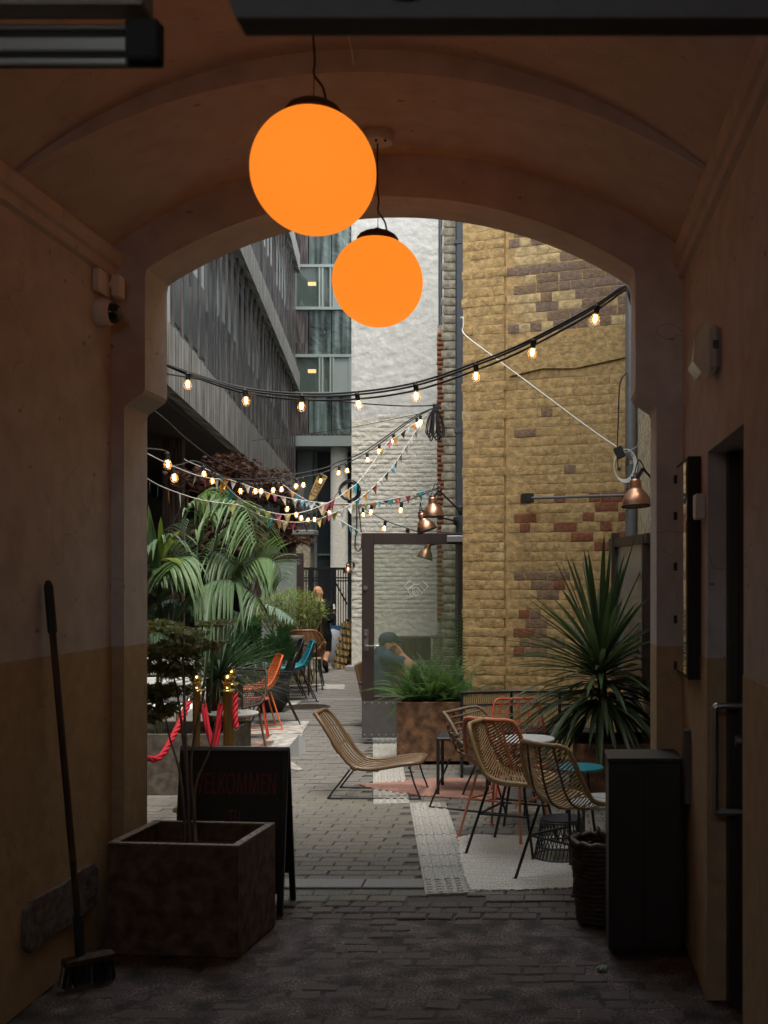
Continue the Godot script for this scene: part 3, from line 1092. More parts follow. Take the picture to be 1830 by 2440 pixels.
func build_far_building() -> void:
	var d := 40.0
	var t := thing("glass_office_building", "green tinted glass office building with lit ceiling lamps", "building", V(-7, 0, -d))
	var s := d / F
	M.green_glass = tri_mat(mat(0.13, 0.17, 0.16, 0.07), "streak", 0.12, "height_coarse", 3.0)
	M.green_frame = mat(0.20, 0.235, 0.215, 0.5)
	M.green_panel = mat(0.19, 0.22, 0.21, 0.45)
	M.room = mat(0.05, 0.033, 0.016, 0.8)
	M.ceiling_glow = glow(1.0, 0.66, 0.25, 0.24)
	var X := func(px: float) -> float: return (px - CX) * s
	var Y := func(py: float) -> float: return EYE - (py - CY) * s
	var q := Q.new()
	q.span(V(X.call(560), 0, -d - 3.0), V(X.call(1000), 22, -d - 3.4)); part("rear_mass", q, M.room, t)
	q = Q.new(); q.span(V(X.call(1000), 0 , -d), V(X.call(1300), 22, -d - 3.4)); part("rear_mass", q, M.green_panel, t)
	q = Q.new(); q.span(V(X.call(560), 0, -d + 0.4), V(X.call(700), 22, -d - 3.0)); part("side_mass", q, M.fin, t)
	# storeys: spandrel glass then a window band
	for k in 5:
		var yt := 634.0 - 214.0 * (k - 1)         # top of window band
		var wb := yt + 100.0                       # its bottom
		if k == 0: yt = 848.0; wb = 938.0
		elif k == 1: yt = 634.0; wb = 735.0
		var sb := 1036.0 if k == 0 else (848.0 if k == 1 else wb + 114.0)
		# spandrel in panes
		for j in 3:
			q = Q.new()
			var xa: float = [700, 735, 790][j]
			var xb: float = [734, 789, 1000][j]
			q.span(V(X.call(xa) + 0.02, Y.call(sb), -d), V(X.call(xb), Y.call(wb + 2), -d - 0.12))
			part("spandrel_pane", q, M.green_glass if j != 0 else M.fin, t)
		# window frames and panes
		var fr := Q.new()
		for py in [yt, wb]: fr.span(V(X.call(700), Y.call(py) - 0.05, -d + 0.06), V(X.call(1000), Y.call(py) + 0.05, -d - 0.14))
		for px in [703, 762, 769, 788, 795, 834]: fr.span(V(X.call(px) - 0.03, Y.call(wb), -d + 0.05), V(X.call(px) + 0.03, Y.call(yt), -d - 0.1))
		part("window_frame", fr, M.green_frame, t)
		q = Q.new(); q.span(V(X.call(704), Y.call(wb), -d - 0.02), V(X.call(795), Y.call(yt), -d - 0.03)); part("window_pane", q, M.pane, t)
		q = Q.new(); q.span(V(X.call(797), Y.call(wb), -d), V(X.call(1000), Y.call(yt), -d - 0.1)); part("opaque_panel", q, M.green_panel, t)
		# room ceiling with lamps
		q = Q.new(); q.span(V(X.call(690), Y.call(yt - 6), -d - 0.15), V(X.call(1000), Y.call(yt - 20), -d - 3.0)); part("room_ceiling", q, M.room, t)
		q = Q.new(); q.span(V(X.call(690), Y.call(wb + 4), -d - 0.15), V(X.call(1000), Y.call(wb + 14), -d - 3.0)); part("room_floor", q, M.room, t)
		q = Q.new()
		q.span(V(X.call(718), Y.call(yt + 18), -d - 1.1), V(X.call(737), Y.call(yt + 26), -d - 1.2))
		q.span(V(X.call(722), Y.call(yt + 66), -d - 2.9), V(X.call(740), Y.call(yt + 76), -d - 2.95))
		part("ceiling_light", q, M.ceiling_glow, t)
	# canopy edge over the ground floor
	q = Q.new(); q.span(V(X.call(702), Y.call(1070), -d + 0.9), V(X.call(1000), Y.call(1046), -d - 3.0)); part("canopy", q, M.green_panel, t)
	q = Q.new(); q.span(V(X.call(706), Y.call(1046), -d + 0.8), V(X.call(1000), Y.call(1040), -d - 0.4)); part("gutter", q, M.fin, t)
	# ground floor: shop glass, mullions, column
	q = Q.new(); q.span(V(X.call(742), 0, -d - 1.0), V(X.call(1000), Y.call(1070), -d - 1.1)); part("shop_glass", q, M.panel_dark, t)
	q = Q.new(); q.span(V(X.call(700), 0, -d - 0.6), V(X.call(737), Y.call(1070), -d - 1.1)); part("wall_panel", q, M.green_panel, t)
	q = Q.new()
	for px in [739, 790]: q.span(V(X.call(px) - 0.06, 0, -d - 0.9), V(X.call(px) + 0.06, Y.call(1070), -d - 1.02))
	q.span(V(X.call(740), Y.call(1322), -d - 0.9), V(X.call(800), Y.call(1318), -d - 1.02))
	part("mullion", q, M.green_frame, t)
	q = Q.new(); q.lathe([Vector2(0.31, 0), Vector2(0.29, Y.call(1070))], 24, Transform3D(Basis.IDENTITY, V(X.call(812), 0, -d + 0.3))); part("column", q, M.white_paint, t)
	# stone pillar in front with a flat cap
	t = thing("grey_stone_pillar", "squat grey stone gate pillar with a flat cap", "pillar", V((727 - CX) / F * 30, 0, -30))
	var f := 30.0 / F
	q = Q.new(); q.span(V((706 - CX) * f, 0, -30.4), V((739 - CX) * f, EYE - (1275 - CY) * f, -30)); part("shaft", q, M.beige_paint, t)
	q = Q.new(); q.span(V((697 - CX) * f, EYE - (1275 - CY) * f, -30.5), V((750 - CX) * f, EYE - (1263 - CY) * f, -29.9), 0.02); part("cap", q, M.granite, t)

# ---------- lamps, strings, cables ----------
func globe_lamp(px: float, py: float, d: float, r: float, top_y: float, label: String, rosette: bool) -> void:
	var c := P(px, py, d)
	var t := thing("globe_pendant_lamp", label, "lamp", c, "orange globe pendants in the passage")
	var q := Q.new()
	q.sphere(c, r, 64, 40)
	part("globe", q, M.globe, t)
	q = Q.new()
	q.lathe([Vector2(r * 0.44, r * 0.885), Vector2(r * 0.465, r * 0.90), Vector2(r * 0.46, r * 0.955), Vector2(r * 0.40, r * 1.03), Vector2(r * 0.30, r * 1.09), Vector2(r * 0.14, r * 1.125), Vector2(r * 0.07, r * 1.13), Vector2(r * 0.07, r * 1.18), Vector2(0.001, r * 1.19)], 28, Transform3D(Basis.IDENTITY, c))
	part("cap", q, M.cap_brown, t)
	q = Q.new()
	var y0 := c.y + r * 1.17
	var pts := [V(c.x + r * 0.22, c.y + r * 1.08, c.z + 0.02), V(c.x + r * 0.16, y0 + 0.03, c.z + 0.01), V(c.x + 0.002, y0 + 0.075, c.z), V(c.x + 0.004, y0 + 0.12, c.z), V(c.x - 0.002, (y0 + top_y) * 0.5, c.z), V(c.x, top_y, c.z)]
	q.tube(smooth_curve(pts, 6), 0.004, 6)
	part("cable", q, M.cap_brown, t)
	q = Q.new(); q.tube([V(c.x, y0 - 0.02, c.z), V(c.x + 0.002, y0 + 0.085, c.z)], 0.0018, 5); part("hanger", q, M.cap_brown, t)
	if rosette:
		q = Q.new()
		q.lathe([Vector2(0.001, -0.04), Vector2(0.06, -0.04), Vector2(0.068, -0.034), Vector2(0.07, 0.0), Vector2(0.07, 0.03)], 24, Transform3D(Basis.IDENTITY, V(c.x, top_y, c.z)))
		part("ceiling_rose", q, M.plastic_white, t)
		for k in 3:
			q = Q.new(); q.sphere(V(c.x - 0.04 + k * 0.04, top_y - 0.046, c.z + 0.05), 0.006, 8, 6); part("screw", q, M.black, t)
	var l := OmniLight3D.new()
	l.name = "lamp_light"
	l.light_color = Color(1.0, 0.55, 0.2)
	l.light_energy = 0.004
	l.light_size = r
	l.omni_range = 12.0
	l.omni_attenuation = 2.0
	l.shadow_enabled = true
	t.add_child(l)

var bulb_mesh := {}
func make_bulb_meshes() -> void:
	var q := Q.new()
	q.lathe([Vector2(0.001, -0.1), Vector2(0.012, -0.098), Vector2(0.022, -0.09), Vector2(0.0285, -0.076), Vector2(0.0275, -0.064), Vector2(0.021, -0.05), Vector2(0.014, -0.038), Vector2(0.0125, -0.03)], 14, Transform3D.IDENTITY)
	bulb_mesh.glass = q.mesh()
	q = Q.new()
	q.lathe([Vector2(0.013, -0.036), Vector2(0.0155, -0.032), Vector2(0.016, -0.004), Vector2(0.019, 0.0), Vector2(0.019, 0.006), Vector2(0.010, 0.012), Vector2(0.010, 0.02), Vector2(0.001, 0.02)], 10, Transform3D.IDENTITY)
	bulb_mesh.socket = q.mesh()
	q = Q.new()
	for k in 4:
		var a := TAU * k / 4 + 0.4
		q.tube([V(cos(a) * 0.006, -0.045, sin(a) * 0.006), V(cos(a) * 0.0085, -0.065, sin(a) * 0.0085), V(cos(a + 0.7) * 0.005, -0.082, sin(a + 0.7) * 0.005)], 0.0038, 5)
	bulb_mesh.filament = q.mesh()

func px_of(p: Vector3) -> float:
	return CX + p.x / -p.z * F

func hang_bulb(t: Node, at: Vector3, size: float, tilt := 0.0) -> void:
	var tr := Transform3D(Basis(V(0, 0, 1), tilt).scaled(Vector3.ONE * size), at)
	shared("socket", bulb_mesh.socket, M.rubber, t, tr)
	var b := shared("bulb", bulb_mesh.glass, M.bulb_glass, t, tr)
	var f := MeshInstance3D.new()
	f.name = "filament"
	f.mesh = bulb_mesh.filament
	f.material_override = M.filament
	b.add_child(f, true)

func festoon(label: String, pts: Array, offs: Array, bulbs: Array, size: float, rad := 0.006) -> void:   # pts: [px, py, d]
	var w := []
	for p in pts: w.append(P(p[0], p[1], p[2]))
	var t := thing("festoon_string", label, "string lights", w[0], "festoon strings over the courtyard")
	var first := []
	for o in offs:
		var u := []
		for k in w.size():
			var e := sin(PI * k / (w.size() - 1))
			u.append(w[k] + V(o[0], o[1], o[2]) * e)
		var c := smooth_curve(u, 8)
		if first.is_empty(): first = c
		var q := Q.new()
		q.tube(c, rad, 5)
		part("cable", q, M.rubber, t)
	for b in bulbs:
		var best := 0
		for k in first.size():
			if absf(px_of(first[k]) - b) < absf(px_of(first[best]) - b): best = k
		hang_bulb(t, first[best] - V(0, 0.018 * size, 0), size, rr(-0.18, 0.18))

func bunting(label: String, pts: Array, flags: Array, size: float) -> void:   # flags: [px, colour, size factor, tilt]
	var w := []
	for p in pts: w.append(P(p[0], p[1], p[2]))
	var t := thing("bunting_string", label, "bunting", w[0], "strings of small triangular flags")
	var c := smooth_curve(w, 8)
	var q := Q.new(); q.tube(c, 0.0035, 5); part("cord", q, M.cord, t)
	for f in flags:
		var best := 1
		for k in range(1, c.size() - 1):
			if absf(px_of(c[k]) - f[0]) < absf(px_of(c[best]) - f[0]): best = k
		var dir: Vector3 = ((c[best + 1] - c[best - 1]) * V(1, 1, 0.35)).normalized()
		var s: float = size * f[2]
		var a: Vector3 = c[best] - dir * s * 0.5
		var b: Vector3 = c[best] + dir * s * 0.5
		var tw: float = f[3]
		var tip: Vector3 = c[best] + V(tw * s * 0.5, -s * rr(1.05, 1.25), rr(-0.25, 0.25) * s)
		var mid := (a + b + tip) / 3.0 + V(0, 0, rr(-0.22, 0.22) * s)
		q = Q.new()
		var th := V(0, 0, 0.0015)
		for side in 2:
			var o := th if side == 0 else -th
			var m3 := [[a, mid, b], [b, mid, tip], [tip, mid, a]]
			for x in m3:
				if side == 0: q.tri(x[0] + o, x[1] + o, x[2] + o)
				else: q.tri(x[0] + o, x[2] + o, x[1] + o)
		part("pennant", q, M["cloth_" + f[1]], t)

func copper_lamp(label: String, rim: Vector3, tilt: Basis, size: float, arms: Array, plate = null) -> void:
	var t := thing("copper_wall_lamp", label, "lamp", rim, "copper shaded wall lamps")
	var L := Transform3D(tilt.scaled(Vector3.ONE * size), rim)
	var q := Q.new()
	var pr := [Vector2(0.1, 0.0), Vector2(0.099, 0.022), Vector2(0.092, 0.05), Vector2(0.08, 0.075), Vector2(0.064, 0.097), Vector2(0.046, 0.114), Vector2(0.041, 0.122), Vector2(0.040, 0.165), Vector2(0.036, 0.18), Vector2(0.024, 0.186)]
	q.lathe(pr, 28, L)
	var shade := part("shade", q, M.copper, t)
	q = Q.new()
	q.lathe([Vector2(0.099, -0.006), Vector2(0.106, -0.004), Vector2(0.107, 0.004), Vector2(0.1, 0.008)], 28, L)
	part("rim", q, M.black, shade)
	q = Q.new(); q.lathe([Vector2(0.03, 0.183), Vector2(0.03, 0.203), Vector2(0.012, 0.206), Vector2(0.012, 0.226), Vector2(0.001, 0.228)], 14, L); part("socket_cap", q, M.black, t)
	q = Q.new(); q.lathe([Vector2(0.001, 0.03), Vector2(0.03, 0.04), Vector2(0.035, 0.07), Vector2(0.02, 0.11), Vector2(0.001, 0.12)], 12, L); part("bulb", q, M.white_enamel, t)
	# flex loop from the cap to the first joint
	var top := L * V(0, 0.225, 0)
	var j: Vector3 = arms[0]
	q = Q.new()
	q.tube(smooth_curve([top, top + V(0.005, 0.03, 0) * size, (top + j) * 0.5 + V(0, 0.075, 0) * size, j + V(0.004, 0.015, 0), j.lerp(arms[1], 0.1)], 6), 0.0045 * size, 6)
	part("flex", q, M.rubber, t)
	q = Q.new()
	q.bar(L * V(0.02, 0.195, 0), j, 0.016 * size, 0.022 * size)
	q.sphere(j, 0.016 * size, 10, 8)
	part("joint", q, M.black, t)
	q = Q.new()
	q.tube(arms, 0.0095 * size, 8)
	part("arm", q, M.dark_frame, t)
	if plate != null:
		q = Q.new(); q.box(plate, V(0.05, 0.09, 0.05) * size, Basis.IDENTITY, 0.01); part("wall_bracket", q, M.black, t)

func make_all_lights() -> void:
	M.globe = glow(1.0, 0.25, 0.02, 0.185)
	M.globe.roughness = 0.7
	M.cap_brown = mat(0.06, 0.025, 0.015, 0.45)
	globe_lamp(747, 408, 3.55, 0.195, 3.59, "large orange globe pendant hanging lower without a visible ceiling rose", false)
	globe_lamp(900, 671, 4.91, 0.195, 3.553, "orange globe pendant under a white ceiling rose", true)
	make_bulb_meshes()
	for a in [["white", 0.62, 0.61, 0.58], ["teal", 0.03, 0.28, 0.33], ["ochre", 0.55, 0.28, 0.07], ["cream", 0.55, 0.43, 0.31], ["red", 0.22, 0.03, 0.035], ["pink", 0.42, 0.14, 0.2], ["green", 0.28, 0.28, 0.07], ["yellow", 0.55, 0.44, 0.16], ["grey", 0.26, 0.28, 0.28], ["black", 0.03, 0.025, 0.025], ["blue", 0.22, 0.42, 0.52], ["brown", 0.1, 0.06, 0.05]]:
		var m := mat(a[1], a[2], a[3], 0.85)
		m.backlight_enabled = true
		m.backlight = lin(a[1] * 0.7, a[2] * 0.7, a[3] * 0.7)
		M["cloth_" + a[0]] = m
	# strings of bulbs
	festoon("thick black string of large bulbs sweeping up to the arch's corner", [[370, 858, 6.9], [399, 868, 6.9], [470, 893, 6.85], [584, 925, 6.8], [720, 938, 6.75], [851, 934, 6.7], [991, 912, 6.5], [1134, 864, 6.3], [1253, 815, 6.1], [1409, 733, 5.8], [1486, 683, 5.6], [1499, 700, 5.5], [1512, 760, 5.47]],
		[[0, 0, 0], [0, -0.018, 0.01], [0, -0.04, -0.02]], [453, 584, 719, 853, 996, 1139, 1280, 1421], 0.92, 0.0065)
	festoon("black twin cable of bulbs rising to the coiled cable on the beige pier", [[455, 1098, 9.6], [484, 1108, 9.7], [534, 1142, 10.0], [573, 1150, 10.3], [616, 1151, 10.6], [670, 1147, 10.9], [707, 1140, 11.1], [771, 1126, 11.2], [804, 1111, 11.3], [849, 1093, 11.3], [895, 1064, 11.4], [980, 1002, 11.4], [1016, 981, 11.5], [1042, 968, 11.55]],
		[[0, 0, 0], [0, 0.045, -0.02]], [484, 507, 528, 574, 609, 622, 648, 669, 709, 720, 767, 810, 824, 877, 904, 933, 991, 1003], 0.92, 0.006)
	festoon("low slack string of bulbs below the flags by the round column", [[640, 1168, 12.5], [687, 1194, 13.0], [704, 1208, 13.2], [735, 1222, 13.6], [755, 1218, 14.2], [776, 1203, 15.5], [794, 1189, 17.0], [808, 1170, 18.5], [830, 1150, 20.2]],
		[[0, 0, 0]], [687, 704, 719, 734, 751], 1.1, 0.006)
	festoon("thin string of bulbs dropping across the white wall to the copper lamps", [[838, 1190, 20.2], [861, 1208, 18.0], [875, 1216, 16.5], [918, 1240, 14.5], [971, 1259, 12.6], [1000, 1268, 11.9]],
		[[0, 0, 0]], [864, 917, 971], 1.25, 0.006)
	festoon("string of a few bulbs running beside the longest flags", [[760, 1203, 13.2], [783, 1204, 13.2], [816, 1203, 13.0], [862, 1205, 12.8], [886, 1201, 12.6], [957, 1196, 12.2], [1023, 1172, 11.8], [1046, 1160, 11.58]],
		[[0, 0, 0]], [783, 816, 886, 957], 1.1, 0.005)
	festoon("pair of warm bulbs near the dark terrace", [[345, 1068, 7.4], [398, 1076, 8.2], [409, 1108, 8.4], [440, 1104, 9.0], [455, 1098, 9.5]], [[0, 0, 0]], [398, 411], 1.1, 0.004)
	# flags
	bunting("white cord of flags curving low past the fan palm", [[338, 1074, 6.3], [353, 1082, 6.6], [410, 1110, 7.2], [467, 1132, 7.8], [506, 1141, 8.2], [527, 1145, 8.4], [562, 1181, 8.7], [601, 1205, 9.1], [638, 1219, 9.4], [680, 1226, 9.7], [726, 1219, 10.0], [765, 1205, 10.3], [799, 1189, 10.5], [831, 1166, 10.7], [852, 1150, 10.9], [886, 1107, 11.1], [918, 1061, 11.2], [955, 1032, 11.3], [1000, 1001, 11.45], [1030, 978, 11.55]],
		[[468, "white", 1, -0.6], [490, "red", 1, 0], [516, "white", 1, 0], [531, "ochre", 1.1, -0.5], [551, "teal", 1, -0.8], [570, "white", 1, -0.7], [615, "cream", 1, 0], [638, "green", 1, 0], [662, "pink", 1, 0], [688, "yellow", 1, 0], [764, "cream", 1, 0.3], [790, "red", 1, 0.2], [828, "ochre", 1, 0.6], [845, "teal", 1.1, 0.4], [864, "grey", 1, 0.9], [897, "cream", 0.8, 0], [910, "yellow", 0.9, 0.2], [928, "pink", 0.9, 0.3], [941, "ochre", 0.9, 0.6], [945, "blue", 0.8, 0], [961, "black", 0.9, 0.3], [972, "white", 0.8, 0], [990, "ochre", 1, 0], [1002, "white", 1, 0.3]], 0.075)
	bunting("white cord of flags dipping beneath the palm and rising along the white wall", [[336, 1132, 6.4], [353, 1142, 6.6], [380, 1157, 6.9], [417, 1172, 7.3], [466, 1188, 7.8], [506, 1196, 8.2], [532, 1199, 8.5], [573, 1205, 8.8], [605, 1222, 9.1], [638, 1234, 9.4], [692, 1244, 9.8], [726, 1243, 10.0], [760, 1236, 10.3], [799, 1221, 10.5], [838, 1200, 10.7], [875, 1173, 10.9], [909, 1141, 11.1], [939, 1107, 11.2], [968, 1063, 11.3], [991, 1026, 11.4], [1010, 998, 11.5], [1034, 975, 11.55]],
		[[355, "grey", 1, 0], [376, "teal", 1.05, -0.1], [401, "ochre", 1.05, 0], [426, "white", 1.05, 0.1], [447, "red", 1.05, -0.2], [474, "cream", 1, 0], [500, "black", 1, 0], [553, "yellow", 0.9, 0.2], [602, "grey", 1, -0.3], [618, "grey", 1, -0.6], [630, "grey", 1, -0.6], [647, "teal", 1, -0.4], [663, "ochre", 0.9, 0], [680, "cream", 1, -0.2], [697, "red", 0.9, 0], [730, "brown", 1.1, 0], [762, "yellow", 1, 0.3], [774, "brown", 1, -0.3], [786, "pink", 0.7, 0], [798, "green", 1, -0.4], [812, "grey", 1, 0.4], [833, "white", 1, 0.5], [853, "teal", 0.9, 0], [869, "ochre", 0.9, 0.5], [880, "grey", 1, 0.2], [893, "red", 1, 0.4], [908, "white", 0.8, 0.4], [920, "black", 0.9, 0.3], [935, "blue", 0.9, 0.8], [942, "brown", 0.8, 0.2], [955, "brown", 0.8, 0.4], [967, "grey", 1, 0.3], [980, "white", 0.8, 0.4], [990, "grey", 0.9, 0.3]], 0.075)
	bunting("nearly level cord of flags ending behind the tallest copper lamp", [[440, 1094, 10.0], [449, 1100, 10.1], [501, 1122, 10.5], [540, 1140, 10.8], [584, 1155, 11.1], [627, 1171, 11.4], [670, 1183, 11.7], [703, 1189, 12.0], [749, 1196, 12.2], [794, 1199, 12.3], [849, 1200, 12.3], [886, 1198, 12.2], [932, 1190, 12.0], [978, 1180, 11.8], [1023, 1166, 11.65], [1048, 1156, 11.58]],
		[[525, "teal", 0.7, 0], [541, "ochre", 1, -0.5], [557, "white", 0.9, -0.4], [592, "white", 0.9, 0.1], [622, "grey", 0.9, -0.2], [639, "ochre", 0.9, 0], [657, "pink", 0.9, 0.1], [676, "cream", 1, 0.7], [703, "white", 1, 0], [718, "blue", 0.9, 0.1], [733, "blue", 0.8, 0], [746, "white", 1.1, -0.2], [763, "white", 1, 0.6], [776, "pink", 1.1, -0.2], [812, "cream", 0.9, 0], [842, "green", 0.8, -0.1], [855, "pink", 0.9, 0.2], [872, "green", 0.8, -0.2], [889, "ochre", 0.9, 0.2], [902, "blue", 0.9, 0.1], [918, "white", 0.9, 0.4], [921, "black", 1, 0.3], [931, "teal", 0.9, 0], [946, "ochre", 0.8, 0.4], [952, "pink", 0.8, 0.3], [970, "white", 1, 0.1], [974, "red", 0.9, 0.2], [988, "cream", 0.9, 0.2], [1003, "teal", 1, 0.3], [1016, "grey", 0.9, 0.2]], 0.075)
	bunting("faded cord of flags slanting down to the glass door", [[660, 1148, 13.4], [682, 1160, 13.4], [694, 1170, 13.4], [720, 1186, 13.4], [745, 1201, 13.3], [767, 1212, 13.2], [808, 1238, 13.0], [849, 1262, 12.6], [868, 1276, 12.0], [880, 1284, 11.6]],
		[[696, "ochre", 0.9, 0], [706, "teal", 0.9, 0.3], [722, "red", 0.9, 0.2], [736, "cream", 0.9, 0.5], [772, "yellow", 0.9, -0.2], [786, "pink", 0.8, 0], [812, "white", 0.9, 0.3], [821, "grey", 0.9, -0.4], [834, "blue", 0.8, 0], [848, "teal", 0.9, -0.2], [862, "ochre", 0.8, 0]], 0.08)
	# loose cables
	var q := Q.new()
	var c := []
	for p in [[399, 891, 6.9], [500, 908, 7.6], [720, 948, 8.6], [800, 955, 9.3], [855, 961, 9.8], [950, 967, 10.7], [1010, 967, 11.3], [1040, 965, 11.5]]: c.append(P(p[0], p[1], p[2]))
	q.tube(smooth_curve(c, 8), 0.006, 5)
	lone("black_cable", q, M.rubber, "black cable running from the festoon string to the hanging coil", "cable", "", c[0])
	q = Q.new()
	c = []
	for p in [[600, 1050, 20.0], [690, 1040, 18.0], [840, 1018, 15.0], [960, 994, 12.4], [1012, 984, 11.5]]: c.append(P(p[0], p[1], p[2]))
	q.tube(smooth_curve(c, 6), 0.004, 5)
	lone("thin_wire", q, M.rubber, "thin dark wire stretched towards the slatted building", "wire", "", c[0])
	q = Q.new()
	c = []
	for p in [[350, 965, 7.0], [395, 1000, 8.2], [450, 1050, 9.6], [520, 1100, 11.5], [600, 1133, 13.6], [640, 1146, 14.6]]: c.append(P(p[0], p[1], p[2]))
	q.tube(smooth_curve(c, 6), 0.005, 5)
	lone("sagging_wire", q, M.rubber, "slack wire sagging under the dark soffit", "wire", "", c[0])
	# bundle of cable on the beige pier
	var t := thing("hanging_cable_bundle", "bundle of black cable loops hanging from a hook on the beige pier", "cable", P(1037, 970, 11.5))
	for k in 9:
		q = Q.new()
		var x := (k - 4) * 0.009
		var len := rr(0.27, 0.36)
		var w := rr(0.012, 0.03)
		var top := P(1037, 972, 11.5) + V(x * 0.4, 0, (k % 3) * 0.015)
		q.tube(smooth_curve([top, top + V(x - w, -len * 0.4, 0.01), top + V(x * 1.6 - w, -len * 0.85, 0.01), top + V(x * 1.7, -len, 0.01), top + V(x * 1.6 + w, -len * 0.85, 0.0), top + V(x + w, -len * 0.4, 0), top], 5), 0.0075, 6)
		part("loop", q, M.rubber, t)
	q = Q.new(); q.box(P(1040, 968, 11.53), V(0.06, 0.03, 0.12)); part("hook", q, M.black, t)
	# ring coil on the white wall's corner
	t = thing("coiled_cable_ring", "round coil of black cable hung on the white wall's corner", "cable", P(832, 1168, 20.3))
	for k in 8:
		q = Q.new()
		var pts := []
		var r := rr(0.15, 0.2)
		var o := V(rr(-0.025, 0.025), rr(-0.02, 0.02), rr(-0.02, 0.02))
		for s in 24: pts.append(P(832, 1170, 20.3) + o + V(cos(TAU * s / 24) * r, sin(TAU * s / 24) * r * 0.95, 0.03 * sin(TAU * s / 12)))
		q.tube(pts, 0.012, 6, true)
		part("loop", q, M.rubber, t)
	q = Q.new(); q.tube(smooth_curve([P(850, 1196, 20.35), P(850, 1250, 20.4), P(846, 1300, 20.4), P(855, 1313, 20.4), P(862, 1295, 20.4), P(858, 1240, 20.4), P(853, 1196, 20.4)], 6), 0.012, 6); part("dangling_end", q, M.rubber, t)
	# sign hung from the string
	t = thing("toilet_sign", "tilted tan arrow sign reading TOILET hung from the bulb string", "sign", P(764, 1126, 11.2))
	var ps := PackedVector2Array()
	var z0 := 11.2
	for p in [[781, 1136], [766, 1127], [758, 1130], [738, 1180], [736, 1193], [746, 1192], [753, 1186]]:
		var w := P(p[0], p[1], z0)
		ps.append(Vector2(w.x, w.y))
	q = Q.new(); q.extrude(ps, Transform3D(Basis.IDENTITY, V(0, 0, -z0)), 0.012)
	part("board", q, M.sign_tan, t)
	var tm := TextMesh.new()
	tm.text = "TOILET"
	var font := SystemFont.new(); font.font_names = PackedStringArray(["Droid Sans"])
	tm.font = font; tm.font_size = 32; tm.pixel_size = 0.0025; tm.depth = 0.002
	var o := MeshInstance3D.new()
	o.name = "lettering"; o.mesh = tm; o.material_override = M.black
	var mid := P(759, 1158, z0) + V(0, 0, 0.0135)
	o.transform = Transform3D(Basis(V(0, 0, 1), deg_to_rad(63)), mid - t.position)
	t.add_child(o)
	# copper lamps
	var d := 10.45
	copper_lamp("copper lamp with a high upright shade on the ochre wall's corner", P(1033, 1231, d), Basis(V(0, 0, 1), 0.06), 0.97, [P(1047, 1169, d), P(1093, 1215, d + 0.1), P(1100, 1222, d + 0.25)], P(1098, 1216, d + 0.22))
	d = 10.9
	copper_lamp("copper lamp with a tilted shade just over the glass door", P(1018, 1264, d), Basis(V(0, 0, 1), 0.35), 0.95, [P(1004, 1216, d), P(1050, 1233, d + 0.1), P(1088, 1242, d + 0.4)], P(1086, 1241, d + 0.42))
	d = 13.2
	copper_lamp("copper lamp seen through the glass of the open door", P(1012, 1330, d), Basis(V(0, 0, 1), -0.28), 0.92, [P(1024, 1300, d), P(1040, 1296, d), P(1078, 1290, d - 1.0)], P(1078, 1290, d - 1.1))
	d = 20.2
	copper_lamp("small copper lamp on the white wall's far corner", P(829, 1365, d), Basis(V(0, 0, 1), 0.0), 0.85, [P(834, 1336, d), P(840, 1340, d + 0.2), P(843, 1345, d + 0.3)], P(843, 1345, d + 0.32))
	d = 7.6
	copper_lamp("copper lamp in front of the grey downpipe by the arch", P(1517, 1206, d), Basis(V(0, 0, 1), 0.05) * Basis(V(1, 0, 0), -0.05), 0.99, [P(1532, 1117, d), P(1554, 1140, d), P(1578, 1170, d + 0.05)], P(1576, 1168, d + 0.05))
	# grey downpipe in the corner
	t = thing("grey_downpipe", "round grey downpipe in the corner by the arch", "pipe", P(1503, 1860, 9.6) * V(1, 0, 1))
	var bx := (1504 - CX) / F * 9.6
	q = Q.new(); q.tube([V(bx, 0, -9.6), V(bx, 9.4, -9.6)], 0.05, 16); part("pipe", q, M.downpipe, t)
	for y in [EYE + 0.98, 2.4, 1.0]:
		q = Q.new(); q.tube([V(bx, y, -9.6), V(bx, y + 0.03, -9.6)], 0.054, 16); part("clamp", q, M.steel, t)
	# conduit with its junction box on the ochre wall
	t = thing("wall_conduit", "horizontal grey conduit with a black junction box on the ochre wall", "conduit", P(1260, 1187, 10.2))
	q = Q.new(); q.tube([P(1262, 1187, 10.17), P(1492, 1180, 9.72)], 0.013, 8); part("pipe", q, M.downpipe, t)
	q = Q.new(); q.box(P(1257, 1187, 10.2), V(0.085, 0.085, 0.12), Basis(Vector3.UP, 0.37), 0.006); part("junction_box", q, M.black_matt, t)
	# white cable from a hook to the corner, coil, plug and the black drop cable
	q = Q.new()
	q.tube(smooth_curve([P(1097, 758, 10.45), P(1103, 757, 10.42), P(1104, 775, 10.42), P(1108, 798, 10.4), P(1180, 853, 10.2), P(1290, 935, 10.0), P(1400, 1017, 9.8), P(1480, 1072, 9.55), P(1494, 1078, 9.5)], 6), 0.006, 6)
	lone("white_cable", q, M.cable_white, "taut white cable slanting down across the ochre wall", "cable", "", P(1103, 757, 10.42))
	t = thing("white_cable_coil", "small coil of white cable tied to the grey downpipe", "cable", P(1485, 1110, 9.5))
	for k in 4:
		q = Q.new()
		var pts := []
		for s in 20: pts.append(P(1487 + k, 1108 + k, 9.5) + V(cos(TAU * s / 20) * (0.085 + k * 0.004), sin(TAU * s / 20) * (0.125 + k * 0.005), k * 0.008))
		q.tube(pts, 0.005, 6, true)
		part("loop", q, M.cable_white, t)
	t = thing("black_power_adapter", "black power adapter hanging on a cable by the grey downpipe", "adapter", P(1476, 1075, 9.5))
